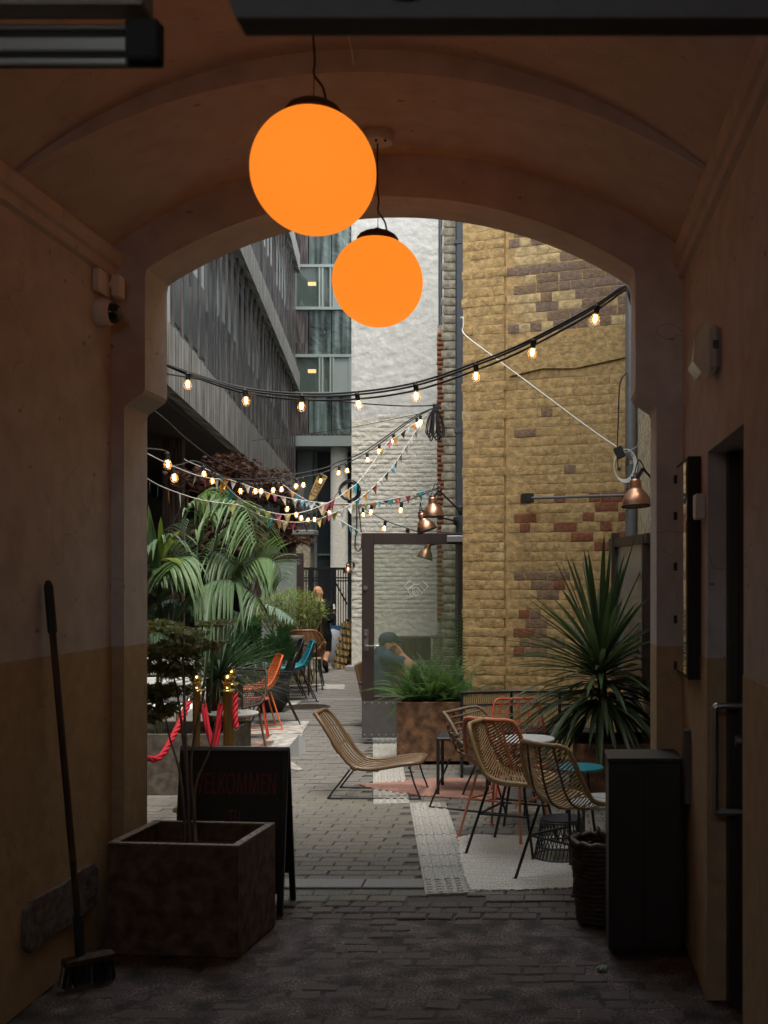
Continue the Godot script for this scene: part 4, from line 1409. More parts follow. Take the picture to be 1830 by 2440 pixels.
	q = Q.new(); q.box(P(1476, 1078, 9.48), V(0.075, 0.1, 0.05), Basis(V(0, 0, 1), 0.4), 0.008); part("housing", q, M.black_matt, t)
	q = Q.new(); q.tube(smooth_curve([P(1493, 889, 9.55), P(1480, 905, 9.5), P(1475, 940, 9.5), P(1473, 1010, 9.5), P(1471, 1064, 9.5)], 6), 0.006, 6); part("cable", q, M.rubber, t)
	q = Q.new(); q.tube(smooth_curve([P(1471, 1094, 9.48), P(1472, 1108, 9.48), P(1474, 1116, 9.48)], 4), 0.006, 6); q.box(P(1475, 1118, 9.48), V(0.03, 0.025, 0.02)); part("plug", q, M.rubber, t)
	q = Q.new(); q.tube(smooth_curve([P(1494, 1078, 9.5), P(1515, 1065, 9.2), P(1540, 1040, 8.6), P(1562, 1015, 8.0)], 6), 0.004, 5)
	lone("pale_wire", q, M.cable_white, "short pale wire leading from the downpipe towards the arch", "wire", "", P(1494, 1078, 9.5))
	# cable clipped across the vault
	q = Q.new()
	c = []
	for p in [[826, 70, 3.9], [838, 118, 4.05], [844, 180, 4.3], [858, 222, 4.5], [872, 235, 4.55], [880, 262, 4.7], [897, 292, 4.86]]:
		var w := P(p[0], p[1], p[2])
		c.append(V(w.x, minf(w.y, 3.6), w.z))
	q.tube(c, 0.003, 5)
	lone("ceiling_cable", q, M.plastic_white, "thin pale cable clipped along the vault to the ceiling rose", "cable", "", c[0])

# ---------- plants ----------
func blade(q: Q, p0: Vector3, dir: Vector3, length: float, width: float, droop: float, segs: int, fold := 0.25, side_hint := Vector3.ZERO) -> void:
	var pts := []
	var d := dir.normalized()
	for k in segs + 1:
		var t := float(k) / segs
		pts.append(p0 + d * length * t + Vector3.DOWN * droop * length * t * t)
	var pl: Vector3
	var pm: Vector3
	var pr: Vector3
	for k in segs + 1:
		var t := float(k) / segs
		var tan: Vector3 = (pts[mini(k + 1, segs)] - pts[maxi(k - 1, 0)]).normalized()
		var s := side_hint if side_hint != Vector3.ZERO else tan.cross(Vector3.UP)
		s = s - tan * s.dot(tan)
		if s.length() < 0.05: s = tan.cross(V(0.3, 0.1, 0.9))
		s = s.normalized()
		var up := s.cross(tan).normalized()
		var w := width * 0.5 * pow(sin(PI * clampf(0.12 + t * 0.88, 0, 1)), 0.7)
		if k == segs: w = 0.0004
		var m: Vector3 = pts[k]
		var l := m - s * w + up * w * fold
		var r := m + s * w + up * w * fold
		if k > 0:
			q.quad(pm, m, l, pl)
			q.quad(pr, r, m, pm)
		pl = l; pm = m; pr = r

func frond(t: Node, px_pts: Array, n: int, leaf_len: float, width: float, droop: float, m: String, up_lift := 0.0, raw := false, start := 0.22, roll := 99.0) -> void:
	var rl := roll if roll < 90.0 else rr(-0.6, 0.9)
	var w := []
	for p in px_pts: w.append(p if raw else P(p[0], p[1], p[2]))
	var c := smooth_curve(w, 6)
	var q := Q.new()
	var rad := []
	for k in c.size(): rad.append(lerpf(0.008, 0.0018, float(k) / c.size()))
	q.tube(c, rad, 5)
	for k in n:
		var s := start + (1.0 - start) * (k + 0.5) / n
		var p := along(c, s)
		var p2 := along(c, minf(s + 0.03, 1.0))
		var p1 := along(c, maxf(s - 0.03, 0.0))
		var tan := (p2 - p1).normalized()
		var side := tan.cross(Vector3.UP)
		if side.length() < 0.2: side = V(0.3, 0, 1)
		side = side.normalized().rotated(tan, rl)
		var prof := sin(PI * clampf(0.18 + 0.74 * (s - start) / (1.0 - start), 0, 1))
		for sd in [-1.0, 1.0]:
			var dir: Vector3 = (side * sd * rr(0.8, 1.05) + tan * rr(0.55, 0.95) + Vector3.UP * (up_lift + rr(-0.12, 0.15)))
			blade(q, p, dir, leaf_len * prof * rr(0.85, 1.1), width * rr(0.52, 0.78), droop * rr(0.8, 1.25), 5, 0.3)
	part("frond", q, M[m], t)

func leaf5(q: Q, p: Vector3, b: Basis, s: float) -> void:   # palmate leaf of five lobes lying in the basis' xz plane
	for k in 5:
		var a := (k - 2) * 0.62
		var l: float = s * [0.6, 0.9, 1.0, 0.9, 0.6][k]
		var d := V(sin(a), -0.18, -cos(a))
		var w := V(cos(a), 0, sin(a)) * l * 0.17
		var base := p
		var mid := p + b * (d * l * 0.45)
		var tip := p + b * (d * l + V(0, -0.12 * l, 0))
		q.quad(base, mid + b * w, tip, mid - b * w)

func rand_basis(tilt: float) -> Basis:
	return Basis(Vector3.UP, rr(0, TAU)) * Basis(Vector3.RIGHT, rr(-tilt, tilt)) * Basis(V(0, 0, 1), rr(-tilt, tilt))

func tree_thing(called: String, label: String, base: Vector3, stems: Array, m: String, clusters: Array, per: int, s: float, group := "") -> Node3D:
	var t := thing(called, label, "tree", base, group)
	for st in stems:
		var q := Q.new()
		var c := smooth_curve(st, 5)
		var rad := []
		for k in c.size(): rad.append(lerpf(0.010 if s < 0.05 else 0.016, 0.003, float(k) / c.size()) * (s / 0.05))
		q.tube(c, rad, 6)
		part("trunk", q, M.stem, t)
	var q := Q.new()
	for cl in clusters:   # [centre, radius vector]
		for k in per:
			var u := V(rr(-1, 1), rr(-1, 1), rr(-1, 1))
			while u.length() > 1.0: u = V(rr(-1, 1), rr(-1, 1), rr(-1, 1))
			leaf5(q, cl[0] + u * cl[1], rand_basis(0.75), s * rr(0.65, 1.15))
	part("crown", q, M[m], t)
	return t

func trough(called: String, label: String, a: Vector3, b: Vector3, m: String, soil := 0.05, cat := "planter") -> Node3D:   # rectangular planter between corners
	var lo := V(minf(a.x, b.x), minf(a.y, b.y), minf(a.z, b.z))
	var hi := V(maxf(a.x, b.x), maxf(a.y, b.y), maxf(a.z, b.z))
	var t := thing(called, label, cat, V((lo.x + hi.x) / 2, lo.y, (lo.z + hi.z) / 2))
	var w := 0.03
	var q := Q.new()
	q.span(V(lo.x, lo.y, hi.z - w), hi, 0.004); part("panel", q, M[m], t)
	q = Q.new(); q.span(lo, V(hi.x, hi.y, lo.z + w), 0.004); part("panel", q, M[m], t)
	q = Q.new(); q.span(V(lo.x, lo.y, lo.z + w), V(lo.x + w, hi.y, hi.z - w), 0.004); part("panel", q, M[m], t)
	q = Q.new(); q.span(V(hi.x - w, lo.y, lo.z + w), V(hi.x, hi.y, hi.z - w), 0.004); part("panel", q, M[m], t)
	q = Q.new(); q.span(V(lo.x + w, lo.y + 0.01, lo.z + w), V(hi.x - w, hi.y - soil, hi.z - w)); part("soil", q, M.soil, t)
	return t

func spray(called: String, label: String, c: Vector3, n: int, len: float, width: float, m: String, lo: float, hi: float, droop: float, az0 := 0.0, az1 := TAU) -> void:   # rosette of long narrow leaves
	var t := thing(called, label, "plant", c)
	for k in n:
		var q := Q.new()
		var a := lerpf(az0, az1, fmod(k * 0.618034, 1.0))
		var e := lerpf(lo, hi, rng.randf())
		blade(q, c + V(cos(a) * 0.02, rr(-0.03, 0.03), sin(a) * 0.02), V(cos(a) * cos(e), sin(e), -sin(a) * cos(e)), len * rr(0.75, 1.1), width * rr(0.8, 1.1), droop * rr(0.5, 1.3), 6, 0.3)
		part("leaf", q, M[m], t)

func make_all_plants() -> void:
	# long trough with palms behind the stanchions
	M.trough_grey = tri_mat(mat(0.115, 0.095, 0.075, 0.85), "blotch", 1.0, "height", 0.06)
	trough("grey_trough_planter", "long grey brown trough planter behind the rope stanchions", V(-3.35, 0, -8.55), V(-2.42, 0.46, -9.35), "trough_grey")
	var base := V(-2.75, 0.4, -8.95)
	var t := thing("kentia_palm", "tall arching palm with glossy fronds in the grey trough", "palm", base)
	for st in [[[470, 1700, 9.0], [466, 1500, 9.0], [468, 1330, 9.0]], [[500, 1700, 9.2], [512, 1500, 9.2], [540, 1400, 9.1]], [[440, 1700, 8.8], [436, 1560, 8.8], [430, 1420, 8.8]], [[478, 1700, 9.1], [500, 1500, 9.2], [514, 1295, 9.2]]]:
		var q := Q.new()
		var w := []
		for p in st: w.append(P(p[0], p[1], p[2]))
		q.tube(smooth_curve(w, 5), 0.011, 6)
		part("stem", q, M.stem_green, t)
	frond(t, [[514, 1295, 9.2], [525, 1245, 9.15], [537, 1212, 9.1], [556, 1194, 9.0], [580, 1205, 8.9], [600, 1245, 8.8], [611, 1295, 8.75]], 26, 0.40, 0.034, 0.75, "palm_b", 0.25)
	frond(t, [[430, 1260, 9.3], [455, 1205, 9.3], [482, 1177, 9.4], [507, 1172, 9.5], [535, 1190, 9.6]], 20, 0.34, 0.03, 0.8, "palm_b", 0.1)
	frond(t, [[467, 1330, 9.0], [474, 1290, 9.0], [488, 1245, 8.95], [504, 1218, 8.9], [530, 1210, 8.8]], 28, 0.34, 0.034, 0.3, "palm_b", 0.3, false, 0.15, 1.0)
	frond(t, [[540, 1400, 9.1], [560, 1368, 9.0], [585, 1345, 8.9], [615, 1330, 8.8], [645, 1332, 8.7], [664, 1352, 8.65], [670, 1385, 8.6]], 34, 0.34, 0.05, 0.35, "palm_b", 0.35, false, 0.08, 1.1)
	frond(t, [[590, 1405, 8.9], [565, 1390, 8.8], [533, 1381, 8.7], [495, 1392, 8.6], [462, 1416, 8.5]], 24, 0.44, 0.04, 1.1, "palm", 0.0, false, 0.1)
	frond(t, [[590, 1400, 8.8], [605, 1415, 8.7], [622, 1440, 8.6]], 9, 0.26, 0.03, 1.0, "palm", 0.0, false, 0.1)
	frond(t, [[468, 1330, 8.9], [448, 1327, 8.7], [425, 1338, 8.5], [405, 1360, 8.4]], 18, 0.30, 0.036, 1.0, "palm_b", 0.1)
	frond(t, [[470, 1325, 9.0], [500, 1315, 9.0], [530, 1322, 8.9], [560, 1350, 8.8]], 20, 0.30, 0.03, 0.9, "palm", 0.1)
	frond(t, [[430, 1420, 8.8], [410, 1380, 8.7], [385, 1355, 8.6], [362, 1360, 8.5]], 22, 0.34, 0.036, 0.8, "palm", 0.3)
	frond(t, [[430, 1420, 8.8], [425, 1360, 8.8], [405, 1310, 8.7], [380, 1290, 8.6], [352, 1305, 8.5]], 24, 0.38, 0.036, 0.8, "palm", 0.3)
	frond(t, [[466, 1500, 9.0], [500, 1465, 8.9], [540, 1450, 8.8], [580, 1465, 8.7]], 22, 0.34, 0.034, 1.0, "palm_c", 0.0)
	frond(t, [[466, 1480, 9.0], [435, 1440, 8.9], [400, 1430, 8.8], [370, 1450, 8.7]], 22, 0.34, 0.034, 1.0, "palm_c", 0.1)
	frond(t, [[512, 1480, 9.2], [520, 1420, 9.3], [545, 1380, 9.4], [585, 1365, 9.5]], 20, 0.34, 0.03, 0.8, "palm_c", 0.3)
	frond(t, [[470, 1400, 9.2], [450, 1340, 9.4], [440, 1280, 9.5], [450, 1240, 9.6]], 22, 0.34, 0.03, 0.5, "palm_c", 0.4)
	frond(t, [[500, 1400, 9.3], [500, 1340, 9.4], [520, 1280, 9.5], [560, 1250, 9.6], [595, 1275, 9.6]], 26, 0.36, 0.03, 0.7, "palm", 0.3)
	frond(t, [[436, 1560, 8.8], [400, 1500, 8.7], [372, 1480, 8.6], [350, 1490, 8.5]], 18, 0.3, 0.034, 1.0, "palm_c", 0.0)
	# broad leaved plant by the arch
	base = P(376, 1700, 8.7) * V(1, 0, 1) + V(0, 0.4, 0)
	t = thing("broad_leaf_plant", "upright plant with broad pale green leaves beside the arch pier", "plant", base)
	for a in [[376, 1400, -8, -150, 0.62, 0.09, 0.1, "palm"], [380, 1330, -22, -70, 0.42, 0.055, 0.05, "leaf_yellow"], [384, 1330, 8, -95, 0.36, 0.05, 0.1, "leaf_yellow"], [386, 1330, 30, -70, 0.34, 0.05, 0.3, "leaf_yellow"], [388, 1335, 40, -20, 0.32, 0.05, 0.5, "leaf_yellow"], [378, 1335, -30, -20, 0.3, 0.05, 0.4, "palm_b"], [372, 1325, -6, -100, 0.4, 0.05, 0.0, "palm_b"], [390, 1345, 46, 12, 0.3, 0.045, 0.4, "palm_b"], [372, 1420, -40, -60, 0.5, 0.07, 0.6, "palm"], [380, 1430, 50, -60, 0.5, 0.07, 0.7, "palm"], [376, 1480, -40, -30, 0.4, 0.06, 0.8, "palm_c"], [380, 1500, 40, -20, 0.4, 0.06, 0.8, "palm_c"]]:
		var q := Q.new()
		var p := P(a[0], a[1], 8.6)
		blade(q, p, V(a[2], -a[3], rr(-20, 40)).normalized(), a[4], a[5], a[6], 8, 0.25, V(1, 0, 0.3))
		part("leaf", q, M[a[7]], t)
	for a in [[376, 1400], [381, 1330], [379, 1480]]:
		var q := Q.new(); q.tube([base + V(rr(-0.03, 0.03), 0, 0), P(a[0], a[1], 8.6)], 0.008, 6); part("stem", q, M.stem_green, t)
	# spiky fan palm
	spray("spiky_palm", "spiky dark palm with many thin leaves over the white wire table", P(520, 1615, 9.9), 230, 0.68, 0.017, "palm_c", -0.2, 1.15, 0.25)
	trough("dark_square_pot", "dark square pot holding the spiky palm", P(490, 1690, 9.9) * V(1, 0, 1), V(P(555, 1690, 9.9).x, 0.76, -10.25), "corten_dark")
	# potted young maple in the passage
	base = V(-1.62, 0.42, -5.18)
	var st := [[base, P(446, 1850, 5.3), P(440, 1700, 5.45), P(436, 1590, 5.6), P(430, 1490, 5.7)], [base + V(0.03, 0, 0), P(455, 1830, 5.3), P(470, 1720, 5.4), P(490, 1640, 5.5)], [base + V(-0.02, 0, 0), P(430, 1850, 5.3), P(405, 1760, 5.5), P(385, 1660, 5.7)], [base + V(0.03, 0, 0.02), P(465, 1880, 5.3), P(500, 1790, 5.4), P(512, 1720, 5.5)], [base, P(440, 1800, 5.4), P(420, 1640, 5.6), P(390, 1540, 5.8)]]
	var cl := []
	for a in [[372, 1490, 35, 12], [410, 1500, 40, 10], [450, 1510, 35, 10], [520, 1482, 40, 5], [395, 1540, 40, 12], [440, 1550, 40, 12], [490, 1535, 40, 9], [380, 1590, 35, 14], [430, 1600, 40, 12], [375, 1640, 30, 14], [420, 1645, 35, 12], [370, 1700, 22, 14], [395, 1690, 26, 16], [435, 1580, 40, 20], [366, 1560, 16, 40], [366, 1660, 14, 40]]:
		cl.append([P(a[0], a[1], 5.75), V(a[2] / F * 5.7, a[3] / F * 5.7, 0.2)])
	tree_thing("young_maple", "slender young maple growing out of the dark planter box in the passage", base, st, "maple", cl, 90, 0.042)
	# dark red maples under the slatted facade
	base = V(-4.9, 0, -14.5)
	var cl2 := []
	for k in 34: cl2.append([P(rr(440, 600), rr(1085, 1320), 14.0), V(0.26, 0.1, 0.4)])
	tree_thing("dark_maple", "dark red leaved maple under the concrete band of the office building", base, [[base, base + V(0.1, 1.2, 0), P(520, 1200, 14.2)], [base, base + V(-0.2, 1.4, 0), P(470, 1130, 14.0)]], "maple_red", cl2, 46, 0.075)
	base = V(-4.3, 0, -16.2)
	cl2 = []
	for k in 26: cl2.append([P(rr(585, 690), rr(1125, 1290), 16.0), V(0.26, 0.09, 0.4)])
	for k in 6: cl2.append([P(rr(660, 716), rr(1270, 1300), 16.0), V(0.22, 0.06, 0.3)])
	tree_thing("dark_maple", "dark maple reaching over the frosted glass board", base, [[base, base + V(0.1, 1.2, 0), P(650, 1250, 16.2)], [base + V(0, 1, 0), P(630, 1200, 16.0)], [P(650, 1270, 16.1), P(705, 1285, 16.0)]], "maple_red", cl2, 46, 0.075)
	# bamboo hedge
	base = G(700, 1630)
	t = thing("bamboo_hedge", "light green feathery bamboo clump beside the walking person", "bamboo", base)
	var q := Q.new()
	for k in 46:
		var x := rr(-0.42, 0.42)
		var b := base + V(x, 0, rr(-0.25, 0.25))
		q.tube([b, b + V(rr(-0.05, 0.05), 0.75, 0), b + V(rr(-0.1, 0.1) + x * 0.25, rr(1.0, 1.5), rr(-0.1, 0.1))], 0.007, 5)
	part("cane", q, M.bamboo_cane, t)
	q = Q.new()
	for k in 2600:
		var u := V(rr(-1, 1), rr(-1, 1), rr(-1, 1))
		while u.length() > 1: u = V(rr(-1, 1), rr(-1, 1), rr(-1, 1))
		var p := base + V(u.x * 0.60 - 0.06, 1.14 + u.y * 0.36, u.z * 0.35)
		blade(q, p, V(rr(-1, 1), rr(-0.3, 0.9), rr(-1, 1)), rr(0.08, 0.15), 0.013, 0.35, 3, 0.2)
	part("foliage", q, M.bamboo, t, "stuff")
	# monstera and silver fern in front of the hedge
	base = G(640, 1690)
	t = thing("monstera_plant", "dark glossy monstera with split leaves behind the rattan chairs", "plant", base)
	for k in 26:
		q = Q.new()
		var p := P(rr(555, 690), rr(1465, 1580), 12.9 + rr(-0.3, 0.3))
		var bs := Basis(Vector3.UP, rr(-0.7, 0.7)) * Basis(Vector3.RIGHT, rr(0.2, 0.9))
		var s := rr(0.09, 0.17)
		for j in 11:
			var a := (j - 5) * 0.5
			var l := s * (1.25 - 0.05 * absf(j - 5))
			var d := V(sin(a), -cos(a), 0)
			var n := V(cos(a), sin(a), 0)
			q.quad(p, p + bs * (d * l * 0.55 + n * l * 0.16), p + bs * (d * l + V(0, 0, -0.15 * l)), p + bs * (d * l * 0.55 - n * l * 0.16))
		q.tube([p, V(lerpf(p.x, base.x, 0.5), 0.7, p.z), base], 0.006, 5)
		part("leaf", q, M.monstera, t)
	frond(t, [[615, 1440, 12.6], [640, 1443, 12.5], [670, 1455, 12.4], [698, 1478, 12.3]], 18, 0.2, 0.03, 0.8, "silver", 0.2)
	# ferns in their rusty box
	trough("fern_planter_box", "rusty steel planter box overflowing with ferns beside the glass door", V(P(945, 1800, 9.95).x, 0.03, -9.95), V(-0.66, 0.55, -10.5), "corten", 0.03)
	t = thing("boston_fern", "lush green ferns spilling out of the rusty box", "fern", V(-1.0, 0.5, -10.2))
	for k in 150:
		var o := V(rr(-1.24, -0.72), 0.52, rr(-10.42, -10.05))
		var az := rr(0, TAU)
		var el := rr(0.45, 1.5)
		var len := rr(0.34, 0.8)
		if k < 12:
			az = rr(2.6, 4.2); el = rr(0.2, 0.7); len = rr(0.36, 0.5)
		var dir := V(cos(az) * cos(el), sin(el), -sin(az) * cos(el))
		var pts := []
		for j in 5:
			var s := j / 4.0
			pts.append(o + dir * len * s + Vector3.DOWN * len * 0.42 * s * s)
		fern_frond(t, pts, 30, 0.065, "fern" if k % 3 else "fern_b")
	for a in [[1050, 1480, 1035, 1640], [1085, 1475, 1070, 1640], [1100, 1440, 1092, 1640], [920, 1545, 985, 1660], [905, 1600, 975, 1670], [915, 1720, 985, 1680], [945, 1740, 990, 1690], [890, 1625, 965, 1665]]:
		var tip := P(a[0], a[1], 10.0)
		var o := P(a[2], a[3], 10.15)
		fern_frond(t, smooth_curve([o, o.lerp(tip, 0.5) + V(0, 0.08, 0), tip], 3), 22, 0.075, "fern")
	# yucca in the low rusty planter by the arch
	trough("low_rusty_planter", "low rusty steel planter under the spiky yucca", V(0.22, 0, -8.1), V(0.775, 0.45, -8.75), "corten", 0.06)
	var c := P(1432, 1590, 8.35)
	t = thing("spiky_yucca", "big spiky yucca with long sword leaves and a drooping skirt", "yucca", V(c.x, 0.4, c.z))
	q = Q.new(); q.tube(smooth_curve([V(c.x + 0.03, 0.38, c.z), V(c.x + 0.02, 0.6, c.z), c], 6), [0.045] + range(12).map(func(k): return 0.042 - k * 0.0012), 8)
	part("trunk", q, M.stem, t)
	for k in 150:
		q = Q.new()
		var h := rng.randf()
		var az := fmod(k * 0.618034, 1.0) * TAU
		var el := lerpf(1.45, -0.1, pow(h, 0.8)) + rr(-0.12, 0.12)
		var o := c + V(cos(az) * 0.02, lerpf(0.1, -0.16, h), sin(az) * 0.02)
		blade(q, o, V(cos(az) * cos(el), sin(el), -sin(az) * cos(el)), rr(0.70, 1.0), rr(0.033, 0.046), lerpf(0.03, 0.42, h), 8, 0.35)
		part("leaf", q, M.yucca if k % 3 else M.yucca_b, t)
	for k in 90:
		q = Q.new()
		var az := fmod(k * 0.618034, 1.0) * TAU
		var el := rr(-0.5, 0.55)
		var o := c + V(cos(az) * 0.03, rr(-0.32, -0.2), sin(az) * 0.03)
		blade(q, o, V(cos(az) * cos(el), sin(el), -sin(az) * cos(el)), rr(0.42, 0.7), rr(0.034, 0.046), rr(0.35, 0.9), 8, 0.35)
		part("leaf", q, M.yucca_b if k % 2 else M.yucca, t)

func fern_frond(t: Node, pts: Array, n: int, l: float, m: String) -> void:
	var c := smooth_curve(pts, 4)
	var q := Q.new()
	q.tube(c, 0.0022, 4)
	for k in n:
		var s := 0.12 + 0.88 * (k + 0.5) / n
		var p := along(c, s)
		var tan := (along(c, minf(s + 0.04, 1)) - along(c, maxf(s - 0.04, 0))).normalized()
		var side := tan.cross(Vector3.UP)
		if side.length() < 0.1: side = V(1, 0, 0)
		side = side.normalized()
		var ll := l * sin(PI * clampf(0.25 + 0.72 * s, 0, 1)) * rr(0.85, 1.1)
		for sd in [-1.0, 1.0]:
			var d: Vector3 = (side * sd + tan * 0.35 + Vector3.DOWN * 0.18).normalized()
			q.quad(p, p + d * ll * 0.5 + tan * ll * 0.10, p + d * ll, p + d * ll * 0.5 - tan * ll * 0.10)
	part("frond", q, M[m], t)

# ---------- furniture ----------
class Shell:
	var prof: Array      # Vector2(z, y) from the top of the back to the front of the seat
	var wid: Array       # half width there
	var wrap: Array      # how far the edges come forward / up there
	func at(s: float, u: float) -> Vector3:
		var m := prof.size() - 1
		var f := clampf(s, 0, 1) * m
		var k := mini(int(f), m - 1)
		var r := f - k
		var a: Vector2 = prof[maxi(k - 1, 0)]
		var b: Vector2 = prof[k]
		var c: Vector2 = prof[k + 1]
		var d: Vector2 = prof[mini(k + 2, m)]
		var p := b.cubic_interpolate(c, a, d, r)
		var w: float = lerpf(wid[k], wid[k + 1], r)
		var g: float = lerpf(wrap[k], wrap[k + 1], r)
		var tan := (c - b).normalized()
		var nrm := Vector2(-tan.y, tan.x)       # forward for the back, up for the seat
		if nrm.x + nrm.y < 0: nrm = -nrm
		p += nrm * g * u * u
		return Vector3(u * w, p.y, p.x)

func shell_rim(t: Node, sh: Shell, rad: float, m: Material, called := "rim") -> void:
	var pts := []
	for k in 15: pts.append(sh.at(k / 14.0, -1.0))
	for k in range(1, 8): pts.append(sh.at(1.0, -1.0 + k / 4.0))
	for k in range(14, -1, -1): pts.append(sh.at(k / 14.0, 1.0))
	for k in range(7, 0, -1): pts.append(sh.at(0.0, -1.0 + k / 4.0))
	# soften the corners
	var sm := []
	var n := pts.size()
	for k in n:
		sm.append((pts[(k - 1 + n) % n] + pts[k] * 2.0 + pts[(k + 1) % n]) / 4.0)
	var q := Q.new()
	q.tube(sm, rad, 8, true)
	part(called, q, m, t)

func shell_ribs(t: Node, sh: Shell, us: Array, rad: float, m: Material, back := 0.006) -> void:
	for u in us:
		var pts := []
		for k in 15: pts.append(sh.at(k / 14.0, u) - V(0, back * 0.5, back))
		var q := Q.new()
		q.tube(pts, rad, 6)
		part("rib", q, m, t)

func shell_weave(t: Node, sh: Shell, n: int, slant: float, rad: float, m: Material, s0 := 0.0, s1 := 1.0) -> void:
	var q := Q.new()
	for k in n:
		var s := s0 + (s1 - s0) * (k + 0.5) / n
		for sd in [-1.0, 1.0]:
			var pts := []
			for j in 7:
				var u := j / 6.0
				var ss := s - slant * pow(u, 1.3)
				if ss < 0.0: continue
				pts.append(sh.at(ss, u * sd * 0.985))
			if pts.size() > 1: q.tube(pts, rad, 4, false, false)
	# strands of the top and the front that begin on the rim
	for k in int(n * slant):
		var s := 1.0 + slant * (k + 0.5) / (n * slant)
		for sd in [-1.0, 1.0]:
			var pts := []
			for j in 7:
				var u := j / 6.0
				var ss := s - slant * pow(u, 1.3)
				if ss > 1.0: continue
				pts.append(sh.at(ss, u * sd * 0.985))
			if pts.size() > 1: q.tube(pts, rad, 4, false, false)
	part("weave", q, m, t)

func shell_wires(t: Node, sh: Shell, nu: int, ns: int, rad: float, m: Material, cross := false) -> void:
	var q := Q.new()
	for k in range(1, nu):
		var u := -1.0 + 2.0 * k / nu
		var pts := []
		for j in 13: pts.append(sh.at(j / 12.0, u + (0.12 * (1 if k % 2 else -1) * sin(j * 0.8) if cross else 0.0)))
		q.tube(pts, rad, 5, false, false)
	for k in range(1, ns):
		var pts := []
		for j in 9: pts.append(sh.at(float(k) / ns, -1.0 + j / 4.0))
		q.tube(pts, rad, 5, false, false)
	part("wire_mesh", q, m, t)

func place(t: Node3D, at: Vector3, fwd: Vector2, size := 1.0) -> void:   # fwd in the ground plane (x, z)
	t.position = at
	t.rotation.y = atan2(fwd.x, fwd.y)
	t.scale = Vector3.ONE * size

func foot_legs(t: Node, tops: Array, feet: Array, rad: float, m: Material, bars := [], pads := true) -> void:
	for k in tops.size():
		var q := Q.new()
		q.tube([tops[k], feet[k]], rad, 8)
		if pads: q.tube([feet[k] + V(0, 0.012, 0), feet[k]], rad * 1.9, 8)
		part("leg", q, m, t)
	for b in bars:
		var q := Q.new(); q.tube([tops[b[0]].lerp(feet[b[0]], b[2]), tops[b[1]].lerp(feet[b[1]], b[2])], rad * 0.8, 6); part("stretcher", q, m, t)

func dining_shell() -> Shell:
	var sh := Shell.new()
	sh.prof = [Vector2(-0.27, 0.80), Vector2(-0.255, 0.70), Vector2(-0.23, 0.59), Vector2(-0.19, 0.49), Vector2(-0.11, 0.43), Vector2(0.0, 0.415), Vector2(0.12, 0.425), Vector2(0.21, 0.43)]
	sh.wid = [0.185, 0.21, 0.225, 0.235, 0.235, 0.235, 0.225, 0.20]
	sh.wrap = [0.03, 0.05, 0.07, 0.085, 0.07, 0.05, 0.035, 0.02]
	return sh

func rattan_chair(label: String, at: Vector3, fwd: Vector2, strand: String, rim: String, rib: String, leg: String, grp := "rattan dining chairs") -> void:
	var t := thing("rattan_chair", label, "chair", Vector3.ZERO, grp)
	var sh := dining_shell()
	shell_rim(t, sh, 0.0145, M[rim])
	shell_ribs(t, sh, [-0.55, 0.0, 0.55], 0.007, M[rib])
	shell_weave(t, sh, 38, 0.17, 0.005, M[strand])
	foot_legs(t, [V(-0.16, 0.42, -0.12), V(0.16, 0.42, -0.12), V(-0.16, 0.42, 0.12), V(0.16, 0.42, 0.12)], [V(-0.235, 0, -0.24), V(0.235, 0, -0.24), V(-0.235, 0, 0.21), V(0.235, 0, 0.21)], 0.009, M[leg], [[0, 2, 0.4], [1, 3, 0.4], [0, 1, 0.4]])
	place(t, at, fwd, 0.95)

func round_table(label: String, at: Vector3, r: float, h: float, top: String, leg: String, style: String) -> void:
	var t := thing("round_table", label, "table", Vector3.ZERO)
	var q := Q.new()
	q.lathe([Vector2(0.001, h - 0.018), Vector2(r - 0.006, h - 0.018), Vector2(r, h - 0.013), Vector2(r, h - 0.004), Vector2(r - 0.004, h), Vector2(0.001, h)], 40, Transform3D.IDENTITY)
	part("table_top", q, M[top], t)
	if style == "wire":
		q = Q.new()
		for k in 32:
			var a := TAU * k / 32
			var b := a + 0.9
			q.tube(smooth_curve([V(cos(a) * r * 0.72, h - 0.02, sin(a) * r * 0.72), V(cos(a + 0.3) * r * 0.62, h * 0.82, sin(a + 0.3) * r * 0.62), V(cos(a + 0.45) * r * 0.36, h * 0.55, sin(a + 0.45) * r * 0.36), V(cos(a + 0.6) * r * 0.44, h * 0.3, sin(a + 0.6) * r * 0.44), V(cos(b) * r * 0.66, 0.0, sin(b) * r * 0.66)], 3), 0.0024, 4)
		part("wire_base", q, M[leg], t)
		for y in [h - 0.022, h * 0.9, h * 0.28, 0.006]:
			q = Q.new()
			var pts := []
			var rr_: float = r * 0.72 if y > h * 0.95 else (r * 0.68 if y > h * 0.8 else (r * 0.46 if y > 0.1 else r * 0.66))
			for k in 28: pts.append(V(cos(TAU * k / 28) * rr_, y, sin(TAU * k / 28) * rr_))
			q.tube(pts, 0.004, 5, true)
			part("ring", q, M[leg], t)
	elif style == "sled":
		for s in [-1.0, 1.0]:
			q = Q.new(); q.tube([V(s * r * 0.6, h - 0.02, -r * 0.5), V(s * r * 0.6, 0.006, -r * 0.5), V(s * r * 0.6, 0.006, r * 0.5), V(s * r * 0.6, h - 0.02, r * 0.5)], 0.006, 6); part("leg", q, M[leg], t)
	else:
		for k in 3:
			q = Q.new()
			var a := TAU * k / 3 + 0.5
			q.tube([V(cos(a) * r * 0.35, h - 0.018, sin(a) * r * 0.35), V(cos(a) * r * 0.8, 0, sin(a) * r * 0.8)], 0.009, 7)
			part("leg", q, M[leg], t)
	t.position = at

